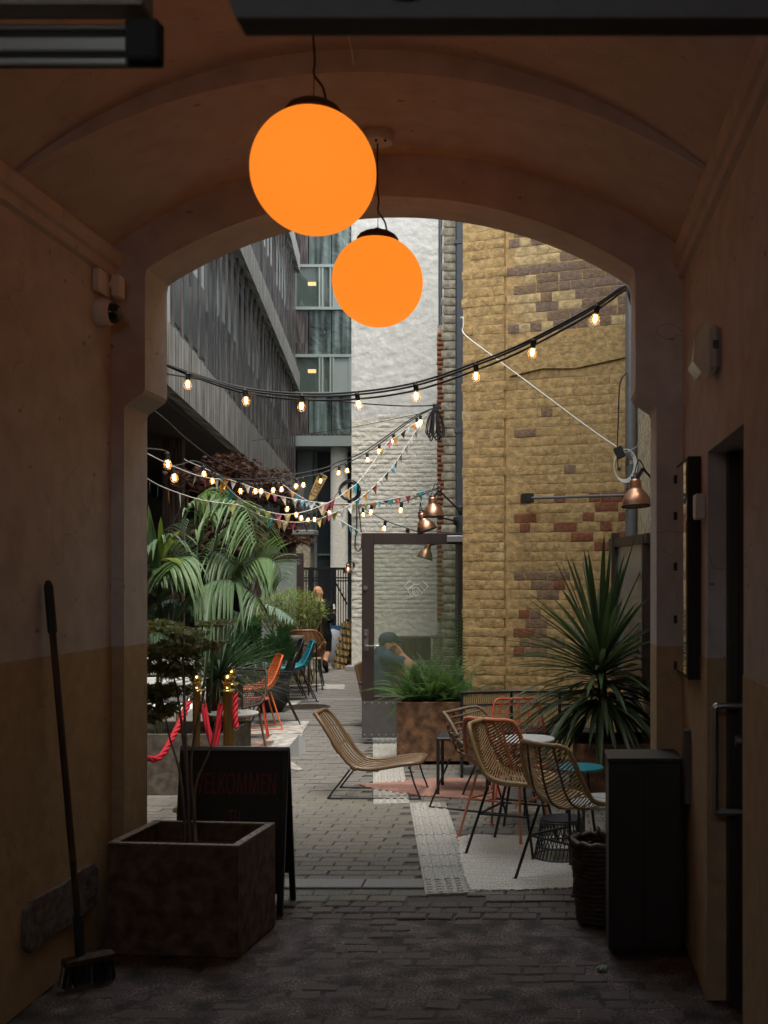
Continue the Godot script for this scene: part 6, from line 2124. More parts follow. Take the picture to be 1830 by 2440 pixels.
# ---------- things in the passage ----------
func make_all_passage_things() -> void:
	var q: Q
	var t: Node3D
	# planter box of the young maple, slightly turned
	var pc := V(-1.58, 0, -5.12)
	t = thing("maple_planter_box", "dark rusty planter box standing at the passage's end, thick pale rim", "planter", pc)
	var bs := Basis(Vector3.UP, -0.10)
	var hx := 0.295
	var hz := 0.235
	var h := 0.475
	for k in 4:
		q = Q.new()
		match k:
			0: q.box(pc + bs * V(0, h * 0.5, hz - 0.0125), V(hx * 2, h, 0.025), bs, 0.003)
			1: q.box(pc + bs * V(0, h * 0.5, -hz + 0.0125), V(hx * 2, h, 0.025), bs, 0.003)
			2: q.box(pc + bs * V(-hx + 0.0125, h * 0.5, 0), V(0.025, h - 0.004, hz * 2 - 0.05), bs, 0.003)
			3: q.box(pc + bs * V(hx - 0.0125, h * 0.5, 0), V(0.025, h - 0.004, hz * 2 - 0.05), bs, 0.003)
		part("panel", q, M.corten_dark, t)
	for k in 4:
		q = Q.new()
		match k:
			0: q.box(pc + bs * V(0, h + 0.004, hz - 0.014), V(hx * 2, 0.008, 0.028), bs, 0.002)
			1: q.box(pc + bs * V(0, h + 0.004, -hz + 0.014), V(hx * 2, 0.008, 0.028), bs, 0.002)
			2: q.box(pc + bs * V(-hx + 0.019, h + 0.004, 0), V(0.038, 0.008, hz * 2 - 0.056), bs, 0.002)
			3: q.box(pc + bs * V(hx - 0.019, h + 0.004, 0), V(0.038, 0.008, hz * 2 - 0.056), bs, 0.002)
		part("rim", q, M.rim_rust, t)
	q = Q.new(); q.box(pc + bs * V(0, 0.2, 0), V(hx * 2 - 0.06, 0.4, hz * 2 - 0.06), bs); part("soil", q, M.soil, t)
	# chalkboard
	var ba := V(-1.79, 0, -5.46)
	t = thing("welcome_chalkboard", "black sandwich board with faded red welcome lettering", "sign", V(-1.5, 0, -5.55))
	var bw := 0.54
	var top := V(-1.53, 0.80, -5.60)
	var lean := (top - V(-1.53, 0.0, -5.47)).normalized()
	var fb := Basis(V(0.998, 0, 0.05).normalized(), lean, V(1, 0, 0.05).normalized().cross(lean).normalized())
	var fc := (top + V(-1.53, 0.0, -5.47)) * 0.5
	q = Q.new(); q.box(fc + fb * V(0, 0.055, 0), V(bw - 0.05, 0.66, 0.012), fb); part("board", q, M.chalkboard, t)
	for s in [-1.0, 1.0]:
		q = Q.new(); q.box(fc + fb * V(s * (bw * 0.5 - 0.014), 0, 0), V(0.03, 0.81, 0.024), fb, 0.003); part("leg", q, M.black, t)
		q = Q.new()
		var rb := Basis(fb.x, V(0, cos(0.17), -sin(0.17)), V(0, sin(0.17), cos(0.17)))
		q.box(V(-1.53, 0.395, -5.69) + fb.x * s * (bw * 0.5 - 0.014), V(0.03, 0.80, 0.02), Basis(fb.x, V(0, 0.985, 0.17), V(0, -0.17, 0.985)), 0.003)
		part("rear_leg", q, M.black, t)
	q = Q.new(); q.box(fc + fb * V(0, 0.395, 0), V(bw, 0.022, 0.03), fb, 0.003); part("frame", q, M.steel_edge, t)
	q = Q.new(); q.box(fc + fb * V(0, -0.285, 0), V(bw - 0.06, 0.03, 0.022), fb, 0.003); part("frame", q, M.black, t)
	q = Q.new(); q.box(V(-1.53, 0.45, -5.68), V(bw - 0.05, 0.62, 0.01), Basis(fb.x, V(0, 0.985, 0.17), V(0, -0.17, 0.985))); part("rear_board", q, M.chalkboard, t)
	for a in [["VELKOMMEN", 0.225, 0.0034, 1.75], ["TIL", 0.06, 0.0030, 1.5]]:
		var tm := TextMesh.new()
		tm.text = a[0]
		var font := SystemFont.new(); font.font_names = PackedStringArray(["Droid Sans"])
		tm.font = font; tm.font_size = 24; tm.pixel_size = a[2]; tm.depth = 0.001
		var o := MeshInstance3D.new()
		o.name = "lettering"; o.mesh = tm; o.material_override = M.chalk_red
		o.transform = Transform3D(fb * Basis.IDENTITY.scaled(V(0.84, a[3], 1)), fc + fb * V(0.02, a[1], 0.0075) - t.position)
		t.add_child(o, true)
	# broom against the wall
	t = thing("push_broom", "long handled push broom leaning on the ochre dado", "broom", V(-1.85, 0, -4.72))
	var foot := P(186, 2280, 4.80)
	foot = V(-1.86, 0.13, -4.55)
	var tip := V(-1.945, 1.62, -4.44)
	q = Q.new(); q.tube([foot, foot.lerp(tip, 0.5), foot.lerp(tip, 0.86)], 0.0135, 10); part("handle", q, M.broom_wood, t)
	q = Q.new(); q.tube([foot.lerp(tip, 0.86), foot.lerp(tip, 0.865), foot.lerp(tip, 0.985), tip], [0.014, 0.018, 0.018, 0.008], 10); part("grip", q, M.rubber, t)
	q = Q.new(); q.tube([foot + V(0, -0.06, 0.005), foot.lerp(tip, 0.1)], 0.019, 10); part("socket", q, M.rubber, t)
	q = Q.new(); q.box(V(-1.83, 0.10, -4.55), V(0.2, 0.035, 0.06), Basis(Vector3.UP, 0.7), 0.008); part("head", q, M.broom_wood, t)
	q = Q.new()
	for k in 130:
		var o := Basis(Vector3.UP, 0.7) * V(rr(-0.095, 0.095), 0, rr(-0.026, 0.026))
		q.tube([V(-1.83, 0.09, -4.55) + o, V(-1.83, 0.006, -4.55) + o * V(1.12, 1, 1.3)], 0.003, 3, false, false)
	part("bristles", q, M.rubber, t)
	# security camera
	var cw := P(252, 760, 5.0)
	t = thing("security_camera", "white dome security camera on the wall by the arch", "camera", V(WL, cw.y, cw.z))
	q = Q.new(); q.span(V(WL, 2.88, -5.05), V(WL + 0.035, 2.985, -4.93), 0.006); part("junction_box", q, M.plastic_white, t)
	q = Q.new(); q.span(V(WL + 0.045, 2.88, -5.1), V(WL + 0.085, 2.98, -5.03), 0.006); q.span(V(WL, 2.92, -5.09), V(WL + 0.05, 2.95, -5.04)); part("bracket", q, M.plastic_white, t)
	var cb := Transform3D(Basis(V(0, 0, 1), -PI / 2), V(WL, 2.80, -5.0))
	q = Q.new(); q.lathe([Vector2(0.062, 0.0), Vector2(0.064, 0.03), Vector2(0.055, 0.055), Vector2(0.045, 0.062)], 24, cb); part("housing", q, M.plastic_white, t)
	q = Q.new(); q.lathe([Vector2(0.046, 0.06), Vector2(0.043, 0.08), Vector2(0.03, 0.096), Vector2(0.001, 0.103)], 24, cb); part("dome", q, M.black_gloss, t)
	# emergency light on the right wall
	var ey := 2.45
	t = thing("emergency_lamp", "boxy white emergency lamp with a clear lens on the wall above the door", "lamp", V(WR, ey, -4.0))
	q = Q.new(); q.span(V(WR - 0.04, ey - 0.085, -4.2), V(WR, ey + 0.085, -4.03), 0.02); part("housing", q, M.lamp_grey, t)
	q = Q.new()
	var lp := PackedVector2Array([Vector2(0, -0.09), Vector2(0.03, -0.09), Vector2(0.06, -0.05), Vector2(0.055, 0.03), Vector2(0.03, 0.09), Vector2(0, 0.09)])
	q.extrude(lp, Transform3D(Basis(V(-1, 0, 0), V(0, 1, 0), V(0, 0, -1)), V(WR - 0.041, ey, -4.035)), 0.16)
	part("lens", q, M.lens, t)
	q = Q.new(); q.box(V(WR - 0.02, ey + 0.01, -4.028), V(0.022, 0.03, 0.008), Basis.IDENTITY, 0.003); part("knockout", q, M.black, t)
	# mirror
	t = thing("tall_wall_mirror", "tall narrow mirror on a dark box frame near the arch's end", "mirror", V(WR, 1.3, -4.74))
	q = Q.new(); q.span(V(0.577, 1.22, -4.555), V(WR, 2.12, -4.94), 0.003); part("frame", q, M.black_matt, t)
	q = Q.new(); q.span(V(0.571, 1.24, -4.575), V(0.576, 2.10, -4.925)); part("mirror_glass", q, M.mirror, t)
	for y in [1.25, 1.45, 1.68, 1.9, 2.06]:
		q = Q.new(); q.box(V(0.572, y, -4.935), V(0.016, 0.035, 0.02)); part("clip", q, M.black_matt, t)
	q = Q.new(); q.span(V(WR - 0.04, 1.86, -4.42), V(WR, 1.96, -4.5), 0.006)
	lone("white_sensor_box", q, M.plastic_white, "small white sensor box beside the wall mirror", "sensor", "", V(WR, 1.9, -4.46))
	q = Q.new(); q.span(V(WR - 0.03, 0.66, -4.84), V(WR, 0.98, -4.9), 0.004)
	lone("narrow_letter_plate", q, M.grey_plate, "narrow grey metal plate on the wall below the mirror", "plate", "", V(WR, 0.8, -4.9))
	# door in the right wall
	t = thing("dark_metal_door", "dark metal door with a long steel pull handle in the wall recess", "door", V(0.76, 0, -3.98))
	q = Q.new(); q.span(V(0.735, 0.0, -3.58), V(0.79, 2.11, -4.365), 0.003); part("leaf", q, M.black_matt, t)
	q = Q.new(); q.span(V(0.70, 0.0, -4.30), V(0.735, 2.11, -4.36)); part("frame", q, M.dark_frame, t)
	q = Q.new()
	q.tube(smooth_curve([V(0.735, 1.155, -4.2), V(0.66, 1.155, -4.2), V(0.635, 1.15, -4.2), V(0.632, 1.12, -4.2), V(0.632, 0.96, -4.2), V(0.632, 0.79, -4.2), V(0.635, 0.765, -4.2), V(0.66, 0.76, -4.2), V(0.735, 0.76, -4.2)], 5), 0.0125, 10)
	part("pull_handle", q, M.steel, t)
	q = Q.new(); q.tube([V(0.735, 1.02, -4.24), V(0.715, 1.02, -4.24)], 0.02, 12); part("lock", q, M.steel, t)
	# black cabinet
	t = thing("black_cabinet", "tall black cabinet standing against the ochre dado", "cabinet", V(0.44, 0, -5.0))
	q = Q.new(); q.span(V(0.277, 0.03, -4.88), V(0.59, 0.835, -5.13), 0.003); part("body", q, M.cabinet, t)
	q = Q.new(); q.span(V(0.272, 0.837, -4.872), V(0.592, 0.855, -5.135), 0.002); part("top", q, M.cabinet_top, t)
	q = Q.new(); q.span(V(0.30, 0.0, -4.9), V(0.57, 0.03, -5.1)); part("plinth", q, M.black, t)
	q = Q.new(); q.span(V(0.29, 0.06, -4.8775), V(0.428, 0.81, -4.8715), 0.001); part("door", q, M.cabinet, t)
	q = Q.new(); q.span(V(0.436, 0.06, -4.8775), V(0.578, 0.81, -4.8715), 0.001); part("door", q, M.cabinet, t)
	# fallen leaf beside it
	q = Q.new(); leaf5(q, V(0.235, 0.012, -4.72), Basis(V(0, 0, 1), 0.2), 0.05); leaf5(q, V(0.25, 0.016, -4.73), Basis(Vector3.UP, 2.6), 0.04)
	lone("fallen_leaf", q, M.silver, "crumpled pale green leaf on the floor by the black cabinet", "leaf", "", V(0.24, 0.01, -4.72))
	# slatted heater close overhead
	t = thing("infrared_heater", "slatted infrared heater fixed high on the passage wall", "heater", V(-1.2, 2.4, -1.9))
	var hd := 1.9
	var a := P(-160, 60, hd)
	var b := P(378, 165, hd)
	b.y = EYE + (CY - 165.0) / F * (hd + 0.03)
	q = Q.new(); q.span(V(a.x, b.y, -hd - 0.02), V(b.x, P(0, 42, hd).y, -hd - 0.03), 0.003); part("housing", q, M.black_matt, t)
	for y in [[50, 60], [78, 113], [128, 146]]:
		q = Q.new(); q.span(V(a.x + 0.02, P(0, y[1], hd).y, -hd - 0.021), V(P(296, 0, hd).x, P(0, y[0], hd).y, -hd - 0.012), 0.003); part("reflector_strip", q, M.reflector, t)
	q = Q.new(); q.span(V(P(298, 0, hd).x, b.y + 0.004, -hd - 0.021), V(b.x, P(0, 44, hd).y, -hd + 0.004), 0.004); part("end_cap", q, M.black_matt, t)
	q = Q.new(); q.span(V(WL, P(0, 28, hd).y, -hd - 0.03), V(P(352, 0, hd).x, P(0, 28, hd).y + 0.25, -hd + 0.03), 0.004); part("mounting_beam", q, M.beam_tan, t)
	# dark steel header of the gate close overhead
	t = thing("gate_header", "dark steel gate header spanning the passage close overhead", "gate", V(0, 2.4, -1.5))
	var gd := 1.5
	var gp := PackedVector2Array()
	for p in [[585, 86], [1840, 86], [1840, -180], [480, -180], [548, 0], [562, 30]]:
		var w := P(p[0], p[1], gd)
		gp.append(Vector2(w.x, w.y))
	gp[1].x = WR; gp[2].x = WR
	q = Q.new(); q.extrude(gp, Transform3D(Basis.IDENTITY, V(0, 0, -gd)), 0.05); part("beam", q, M.steel_dark, t)
	q = Q.new(); q.box(P(976, 18, gd) + V(0, 0, 0.06), V(0.035, 0.03, 0.02), Basis.IDENTITY, 0.005); part("latch", q, M.black_matt, t)
	q = Q.new(); q.box(P(1788, 6, gd) + V(0, 0, 0.06), V(0.024, 0.014, 0.02), Basis.IDENTITY, 0.004); part("bolt", q, M.steel, t)

# ---------- people: one smooth skin over a skeleton of tapered bones ----------
func cap_dist(p: Vector3, a: Vector3, b: Vector3, ra: float, rb: float) -> float:
	var ab := b - a
	var h := clampf((p - a).dot(ab) / maxf(ab.length_squared(), 1e-9), 0.0, 1.0)
	return p.distance_to(a + ab * h) - lerpf(ra, rb, h)

func skin(q: Q, bones: Array, cell: float, blend: float) -> void:   # bones: [a, b, ra, rb, Color]
	var lo := V(1e9, 1e9, 1e9)
	var hi := -lo
	for b in bones:
		for e in 2:
			var r: float = b[2 + e] + blend + cell * 2
			lo = lo.min(b[e] - V(r, r, r))
			hi = hi.max(b[e] + V(r, r, r))
	var nx := int((hi.x - lo.x) / cell) + 2
	var ny := int((hi.y - lo.y) / cell) + 2
	var nz := int((hi.z - lo.z) / cell) + 2
	var f := PackedFloat32Array(); f.resize(nx * ny * nz); f.fill(1.0)
	var near := PackedFloat32Array(); near.resize(nx * ny * nz); near.fill(1e9)
	var who := PackedInt32Array(); who.resize(nx * ny * nz)
	for bi in bones.size():
		var b: Array = bones[bi]
		var r: float = maxf(b[2], b[3]) + blend + cell * 2
		var l: Vector3 = b[0].min(b[1]) - V(r, r, r)
		var h: Vector3 = b[0].max(b[1]) + V(r, r, r)
		var i0 := maxi(0, int((l.x - lo.x) / cell)); var i1 := mini(nx - 1, int((h.x - lo.x) / cell) + 1)
		var j0 := maxi(0, int((l.y - lo.y) / cell)); var j1 := mini(ny - 1, int((h.y - lo.y) / cell) + 1)
		var k0 := maxi(0, int((l.z - lo.z) / cell)); var k1 := mini(nz - 1, int((h.z - lo.z) / cell) + 1)
		for k in range(k0, k1 + 1):
			for j in range(j0, j1 + 1):
				for i in range(i0, i1 + 1):
					var p := lo + V(i, j, k) * cell
					var d := cap_dist(p, b[0], b[1], b[2], b[3])
					var n := (k * ny + j) * nx + i
					var o := f[n]
					var m := maxf(blend - absf(o - d), 0.0) / blend
					f[n] = minf(o, d) - m * m * blend * 0.25
					if d < near[n]:
						near[n] = d
						who[n] = bi
	var at := {}
	var first := q.v.size()
	var corner := [0, 1, nx, nx + 1, nx * ny, nx * ny + 1, nx * ny + nx, nx * ny + nx + 1]
	for k in nz - 1:
		for j in ny - 1:
			for i in nx - 1:
				var n := (k * ny + j) * nx + i
				var inside := 0
				for c in 8:
					if f[n + corner[c]] < 0.0: inside += 1
				if inside == 0 or inside == 8: continue
				var s := Vector3.ZERO
				var cnt := 0
				for c in 8:
					for ax in 3:
						var c2 := c | (1 << ax)
						if c2 == c: continue
						var fa := f[n + corner[c]]
						var fb := f[n + corner[c2]]
						if (fa < 0.0) == (fb < 0.0): continue
						var t := fa / (fa - fb)
						var pa := V(c & 1, (c >> 1) & 1, (c >> 2) & 1)
						var pb := V(c2 & 1, (c2 >> 1) & 1, (c2 >> 2) & 1)
						s += pa.lerp(pb, t)
						cnt += 1
				at[n] = q.v.size()
				q.v.append(lo + (V(i, j, k) + s / cnt) * cell)
				var g := V(f[n + 1] - f[n], f[n + nx] - f[n], f[n + nx * ny] - f[n])
				var g2 := V(f[n + corner[7]] - f[n + corner[6]], f[n + corner[7]] - f[n + corner[5]], f[n + corner[7]] - f[n + corner[3]])
				q.n.append((g + g2).normalized())
				q.c.append(bones[who[n]][4]); q.uv.append(Vector2.ZERO)
	var step := [1, nx, nx * ny]
	for n in at:
		for ax in 3:
			var u: int = step[(ax + 1) % 3]
			var w: int = step[(ax + 2) % 3]
			var a := f[n]
			var b := f[n + step[ax]]
			if (a < 0.0) == (b < 0.0): continue
			if not (at.has(n - u) and at.has(n - w) and at.has(n - u - w)): continue
			var v0: int = at[n]; var v1: int = at[n - u]; var v2: int = at[n - u - w]; var v3: int = at[n - w]
			if a < 0.0:
				for x in [v0, v2, v1, v0, v3, v2]: q.i.append(x)
			else:
				for x in [v0, v1, v2, v0, v2, v3]: q.i.append(x)

func hand_bones(wrist: Vector3, fwd: Vector3, side: Vector3, col: Color, curl: float, s := 1.0) -> Array:   # palm, four fingers and a thumb
	var out := []
	var nrm := fwd.cross(side).normalized()
	var palm := wrist + fwd * 0.085 * s
	for k in 4:
		var o := side * (k - 1.5) * 0.021 * s
		out.append([wrist + o * 0.6, palm + o, 0.014 * s, 0.0115 * s, col])
		var l: float = [0.070, 0.080, 0.075, 0.058][k] * s
		var p0 := palm + o
		var d1 := (fwd + nrm * curl * 0.5).normalized()
		var p1 := p0 + d1 * l * 0.5
		var d2 := (fwd + nrm * curl * 1.5).normalized()
		var p2 := p1 + d2 * l * 0.32
		var p3 := p2 + (fwd * 0.4 + nrm * curl * 1.6).normalized() * l * 0.25
		out.append([p0, p1, 0.0095 * s, 0.0088 * s, col]); out.append([p1, p2, 0.0088 * s, 0.008 * s, col]); out.append([p2, p3, 0.008 * s, 0.0068 * s, col])
	var t0 := wrist + fwd * 0.025 * s - side * 0.032 * s
	var t1 := t0 + (fwd * 0.7 - side * 0.7 + nrm * 0.3).normalized() * 0.04 * s
	out.append([wrist, t0, 0.014 * s, 0.012 * s, col]); out.append([t0, t1, 0.0115 * s, 0.0098 * s, col]); out.append([t1, t1 + (fwd * 0.9 - side * 0.1 + nrm * 0.4).normalized() * 0.032 * s, 0.0098 * s, 0.0078 * s, col])
	return out

func make_all_people() -> void:
	M.person = mat(1, 1, 1, 0.75)
	M.person.vertex_color_use_as_albedo = true
	M.person.metallic_specular = 0.25
	M.navy = tri_mat(mat(0.022, 0.04, 0.085, 0.85), "fine", 6.0)
	M.hair = mat(0.02, 0.014, 0.01, 0.8)
	var skin_c := Color(0.42, 0.22, 0.13)
	var navy := Color(0.035, 0.055, 0.095)
	var black := Color(0.005, 0.005, 0.007)
	var grey := Color(0.03, 0.03, 0.035)
	var z := 12.6
	# seated man facing the far wall's bench, hand at his cheek
	var head := P(928, 1534, z)
	var neck := P(920, 1553, z)
	var chest := P(915, 1578, z)
	var pel := P(910, 1640, z)
	var q := Q.new()
	var shr := P(922, 1566, z - 0.17)
	var elb := P(985, 1588, z - 0.24)
	var wri := P(958, 1560, z - 0.13)
	var shl := P(918, 1566, z + 0.17)
	var ell := P(955, 1612, z + 0.25)
	var bones := [
		[head + V(-0.012, 0.03, 0), head + V(0.0, 0.0, 0), 0.092, 0.088, skin_c], [head + V(0.025, -0.02, 0), head + V(0.045, -0.085, 0), 0.07, 0.045, skin_c], [head + V(0.088, -0.02, 0), head + V(0.108, -0.045, 0), 0.014, 0.018, skin_c],
		[head + V(0.08, -0.07, 0.0), head + V(0.08, -0.073, 0.02), 0.018, 0.016, skin_c], [head + V(-0.005, -0.035, 0.088), head + V(-0.01, -0.005, 0.094), 0.016, 0.018, skin_c],
		[neck, head + V(-0.02, -0.05, 0), 0.062, 0.058, skin_c], [neck + V(-0.03, -0.02, 0), chest, 0.11, 0.15, navy], [shr, shl, 0.075, 0.075, navy], [chest + V(0, -0.03, 0.07), pel + V(0, 0.05, 0.06), 0.12, 0.135, navy], [chest + V(0, -0.03, -0.07), pel + V(0, 0.05, -0.06), 0.12, 0.135, navy],
		[shr, shr.lerp(elb, 0.55), 0.066, 0.056, navy], [shr.lerp(elb, 0.5), elb, 0.045, 0.042, skin_c], [elb, wri, 0.042, 0.029, skin_c],
		[shl, shl.lerp(ell, 0.55), 0.066, 0.056, navy], [shl.lerp(ell, 0.5), ell, 0.045, 0.042, skin_c], [ell, ell + V(0.22, -0.02, -0.1), 0.04, 0.028, skin_c],
	]
	for s in [-1.0, 1.0]:
		var hip := pel + V(0.02, 0.0, s * 0.09)
		var knee := V(pel.x + 0.42, 0.46, hip.z + s * 0.04)
		var ank := V(pel.x + 0.46, 0.09, knee.z)
		bones.append([hip, knee, 0.09, 0.062, grey]); bones.append([knee, ank, 0.058, 0.042, grey]); bones.append([ank + V(0, -0.045, 0), ank + V(0.16, -0.055, 0), 0.042, 0.034, black])
	skin(q, bones, 0.018, 0.04)
	var fwd := (head + V(0.07, -0.03, 0.075) - wri).normalized()
	var hb := hand_bones(wri, fwd, V(0.25, 0.9, 0.2).cross(fwd).cross(fwd).normalized() * -1.0, skin_c, -0.5, 1.0)
	skin(q, hb, 0.0045, 0.006)
	var lh := hand_bones(ell + V(0.22, -0.02, -0.1), V(1, -0.1, -0.2).normalized(), V(0.2, 0, 1).normalized(), skin_c, -0.4, 1.0)
	skin(q, lh, 0.006, 0.006)
	q.colored = true
	var t := thing("person", "person in a navy cap and shirt seated behind the glass door, hand at cheek", "person", V(pel.x, 0, pel.z))
	part("body", q, M.person, t)
	q = Q.new(); q.smooth = true
	var ct := Transform3D(Basis(V(0, 0, 1), 0.12), head + V(-0.012, 0.03, 0))
	q.lathe([Vector2(0.107, -0.012), Vector2(0.110, 0.01), Vector2(0.104, 0.045), Vector2(0.085, 0.078), Vector2(0.05, 0.097), Vector2(0.012, 0.104), Vector2(0.001, 0.108)], 24, ct)
	var cap := part("cap", q, M.navy, t)
	q = Q.new()
	for k in 8:
		var a0 := -0.75 + k * 1.5 / 8
		var a1 := a0 + 1.5 / 8
		var r0 := 0.106
		var p := [V(cos(a0) * r0, 0.0, sin(a0) * r0), V(cos(a1) * r0, 0.0, sin(a1) * r0), V(r0 * 0.8 + cos(a1) * 0.095, -0.012, sin(a1) * 0.098), V(r0 * 0.8 + cos(a0) * 0.095, -0.012, sin(a0) * 0.098)]
		for j in 4: p[j] = ct * p[j]
		q.quad(p[0], p[1], p[2], p[3]); q.quad(p[3] - V(0, 0.006, 0), p[2] - V(0, 0.006, 0), p[1] - V(0, 0.006, 0), p[0] - V(0, 0.006, 0))
		q.quad(p[2], p[2] - V(0, 0.006, 0), p[3] - V(0, 0.006, 0), p[3])
	part("peak", q, M.navy, cap)
	q = Q.new(); q.sphere(head + V(-0.028, 0.005, 0), 0.098, 18, 12, V(0.86, 0.75, 0.98)); part("hair", q, M.hair, t)
	# his chair
	t = thing("brown_armchair", "brown armchair under the seated person in the navy cap", "armchair", V(pel.x, 0, pel.z))
	var s0 := V(pel.x, 0, pel.z)
	q = Q.new(); q.box(s0 + V(0.1, 0.27, 0), V(0.5, 0.06, 0.5), Basis.IDENTITY, 0.015); part("seat", q, M.wood_dark, t)
	q = Q.new(); q.box(s0 + V(-0.2, 0.46, 0), V(0.035, 0.5, 0.5), Basis(V(0, 0, 1), 0.22), 0.01); part("backrest", q, M.rattan_brown, t)
	for zz in [-0.24, 0.24]:
		q = Q.new(); q.tube([s0 + V(-0.22, 0.5, zz), s0 + V(0.3, 0.47, zz)], 0.016, 7); part("armrest", q, M.wood_dark, t)
		for x in [-0.13, 0.31]:
			q = Q.new(); q.tube([s0 + V(x, 0.47, zz), s0 + V(x + 0.02, 0, zz)], 0.014, 7); part("leg", q, M.wood_dark, t)
	# person walking away in black
	z = 20.0
	head = P(757, 1412, z)
	var sh := P(764, 1440, z)
	q = Q.new()
	var elr := P(789, 1476, z - 0.05)
	var wrr := P(789, 1462, z + 0.22)
	var bn := [
		[head + V(0, 0.035, 0), head + V(0.0, 0.01, 0), 0.078, 0.082, skin_c], [head + V(0, -0.03, -0.02), head + V(0, -0.06, -0.04), 0.062, 0.05, skin_c], [head + V(-0.082, -0.01, 0), head + V(-0.084, -0.035, 0), 0.014, 0.012, skin_c], [head + V(0.082, -0.01, 0), head + V(0.084, -0.035, 0), 0.014, 0.012, skin_c], [head + V(0, -0.01, -0.09), head + V(0, -0.03, -0.1), 0.016, 0.016, skin_c],
		[head + V(0.01, -0.05, 0), sh, 0.055, 0.06, skin_c],
		[sh + V(-0.14, -0.03, 0), sh + V(0.14, -0.03, 0), 0.07, 0.07, black], [sh + V(0, -0.1, 0), P(766, 1482, z), 0.15, 0.14, black], [P(764, 1480, z), P(765, 1515, z), 0.15, 0.175, black], [P(760, 1515, z), P(760, 1546, z + 0.05), 0.13, 0.12, black], [P(773, 1515, z), P(776, 1546, z - 0.03), 0.13, 0.105, black],
		[sh + V(0.15, -0.03, 0), elr, 0.06, 0.05, black], [elr, wrr, 0.046, 0.036, black], [sh + V(-0.15, -0.03, 0), P(742, 1478, z), 0.06, 0.05, black], [P(742, 1478, z), P(748, 1482, z + 0.24), 0.046, 0.036, black],
		[P(776, 1546, z - 0.03), P(777, 1560, z - 0.08), 0.058, 0.056, skin_c], [P(777, 1560, z - 0.08), P(775, 1577, z - 0.16), 0.056, 0.034, skin_c],
		[P(774, 1577, z - 0.16), P(775, 1586, z - 0.2), 0.038, 0.042, black], [P(775, 1586, z - 0.2), P(779, 1598, z - 0.1), 0.044, 0.036, black],
		[P(762, 1546, z + 0.1), P(762, 1582, z + 0.22), 0.056, 0.036, skin_c], [P(762, 1590, z + 0.24), P(762, 1592, z + 0.42), 0.042, 0.036, black],
	]
	skin(q, bn, 0.02, 0.045)
	skin(q, hand_bones(wrr, V(0.1, 0.2, -1).normalized(), V(0.9, 0.3, 0).normalized(), skin_c, 0.5, 0.95), 0.007, 0.007)
	skin(q, hand_bones(P(748, 1482, z + 0.24), V(0.1, 0, -1).normalized(), V(-0.9, 0.2, 0).normalized(), skin_c, 0.5, 0.95), 0.007, 0.007)
	q.colored = true
	t = thing("person", "bald person in black walking away past the bamboo", "person", V(P(766, 1500, z).x, 0, -z))
	part("body", q, M.person, t)
	q = Q.new()
	q.tube(smooth_curve([sh + V(-0.075, 0.02, 0.02), sh + V(0, 0.03, 0.065), sh + V(0.075, 0.025, 0.02)], 5), 0.016, 6)
	part("collar", q, M.white_enamel, t)
	q = Q.new(); q.box(P(789, 1447, z + 0.3), V(0.12, 0.09, 0.16), Basis(V(0, 0, 1), 0.2), 0.004)
	lone("white_paper_box", q, M.white_enamel, "white paper box carried by the person in black", "box", "", P(789, 1447, z + 0.3))

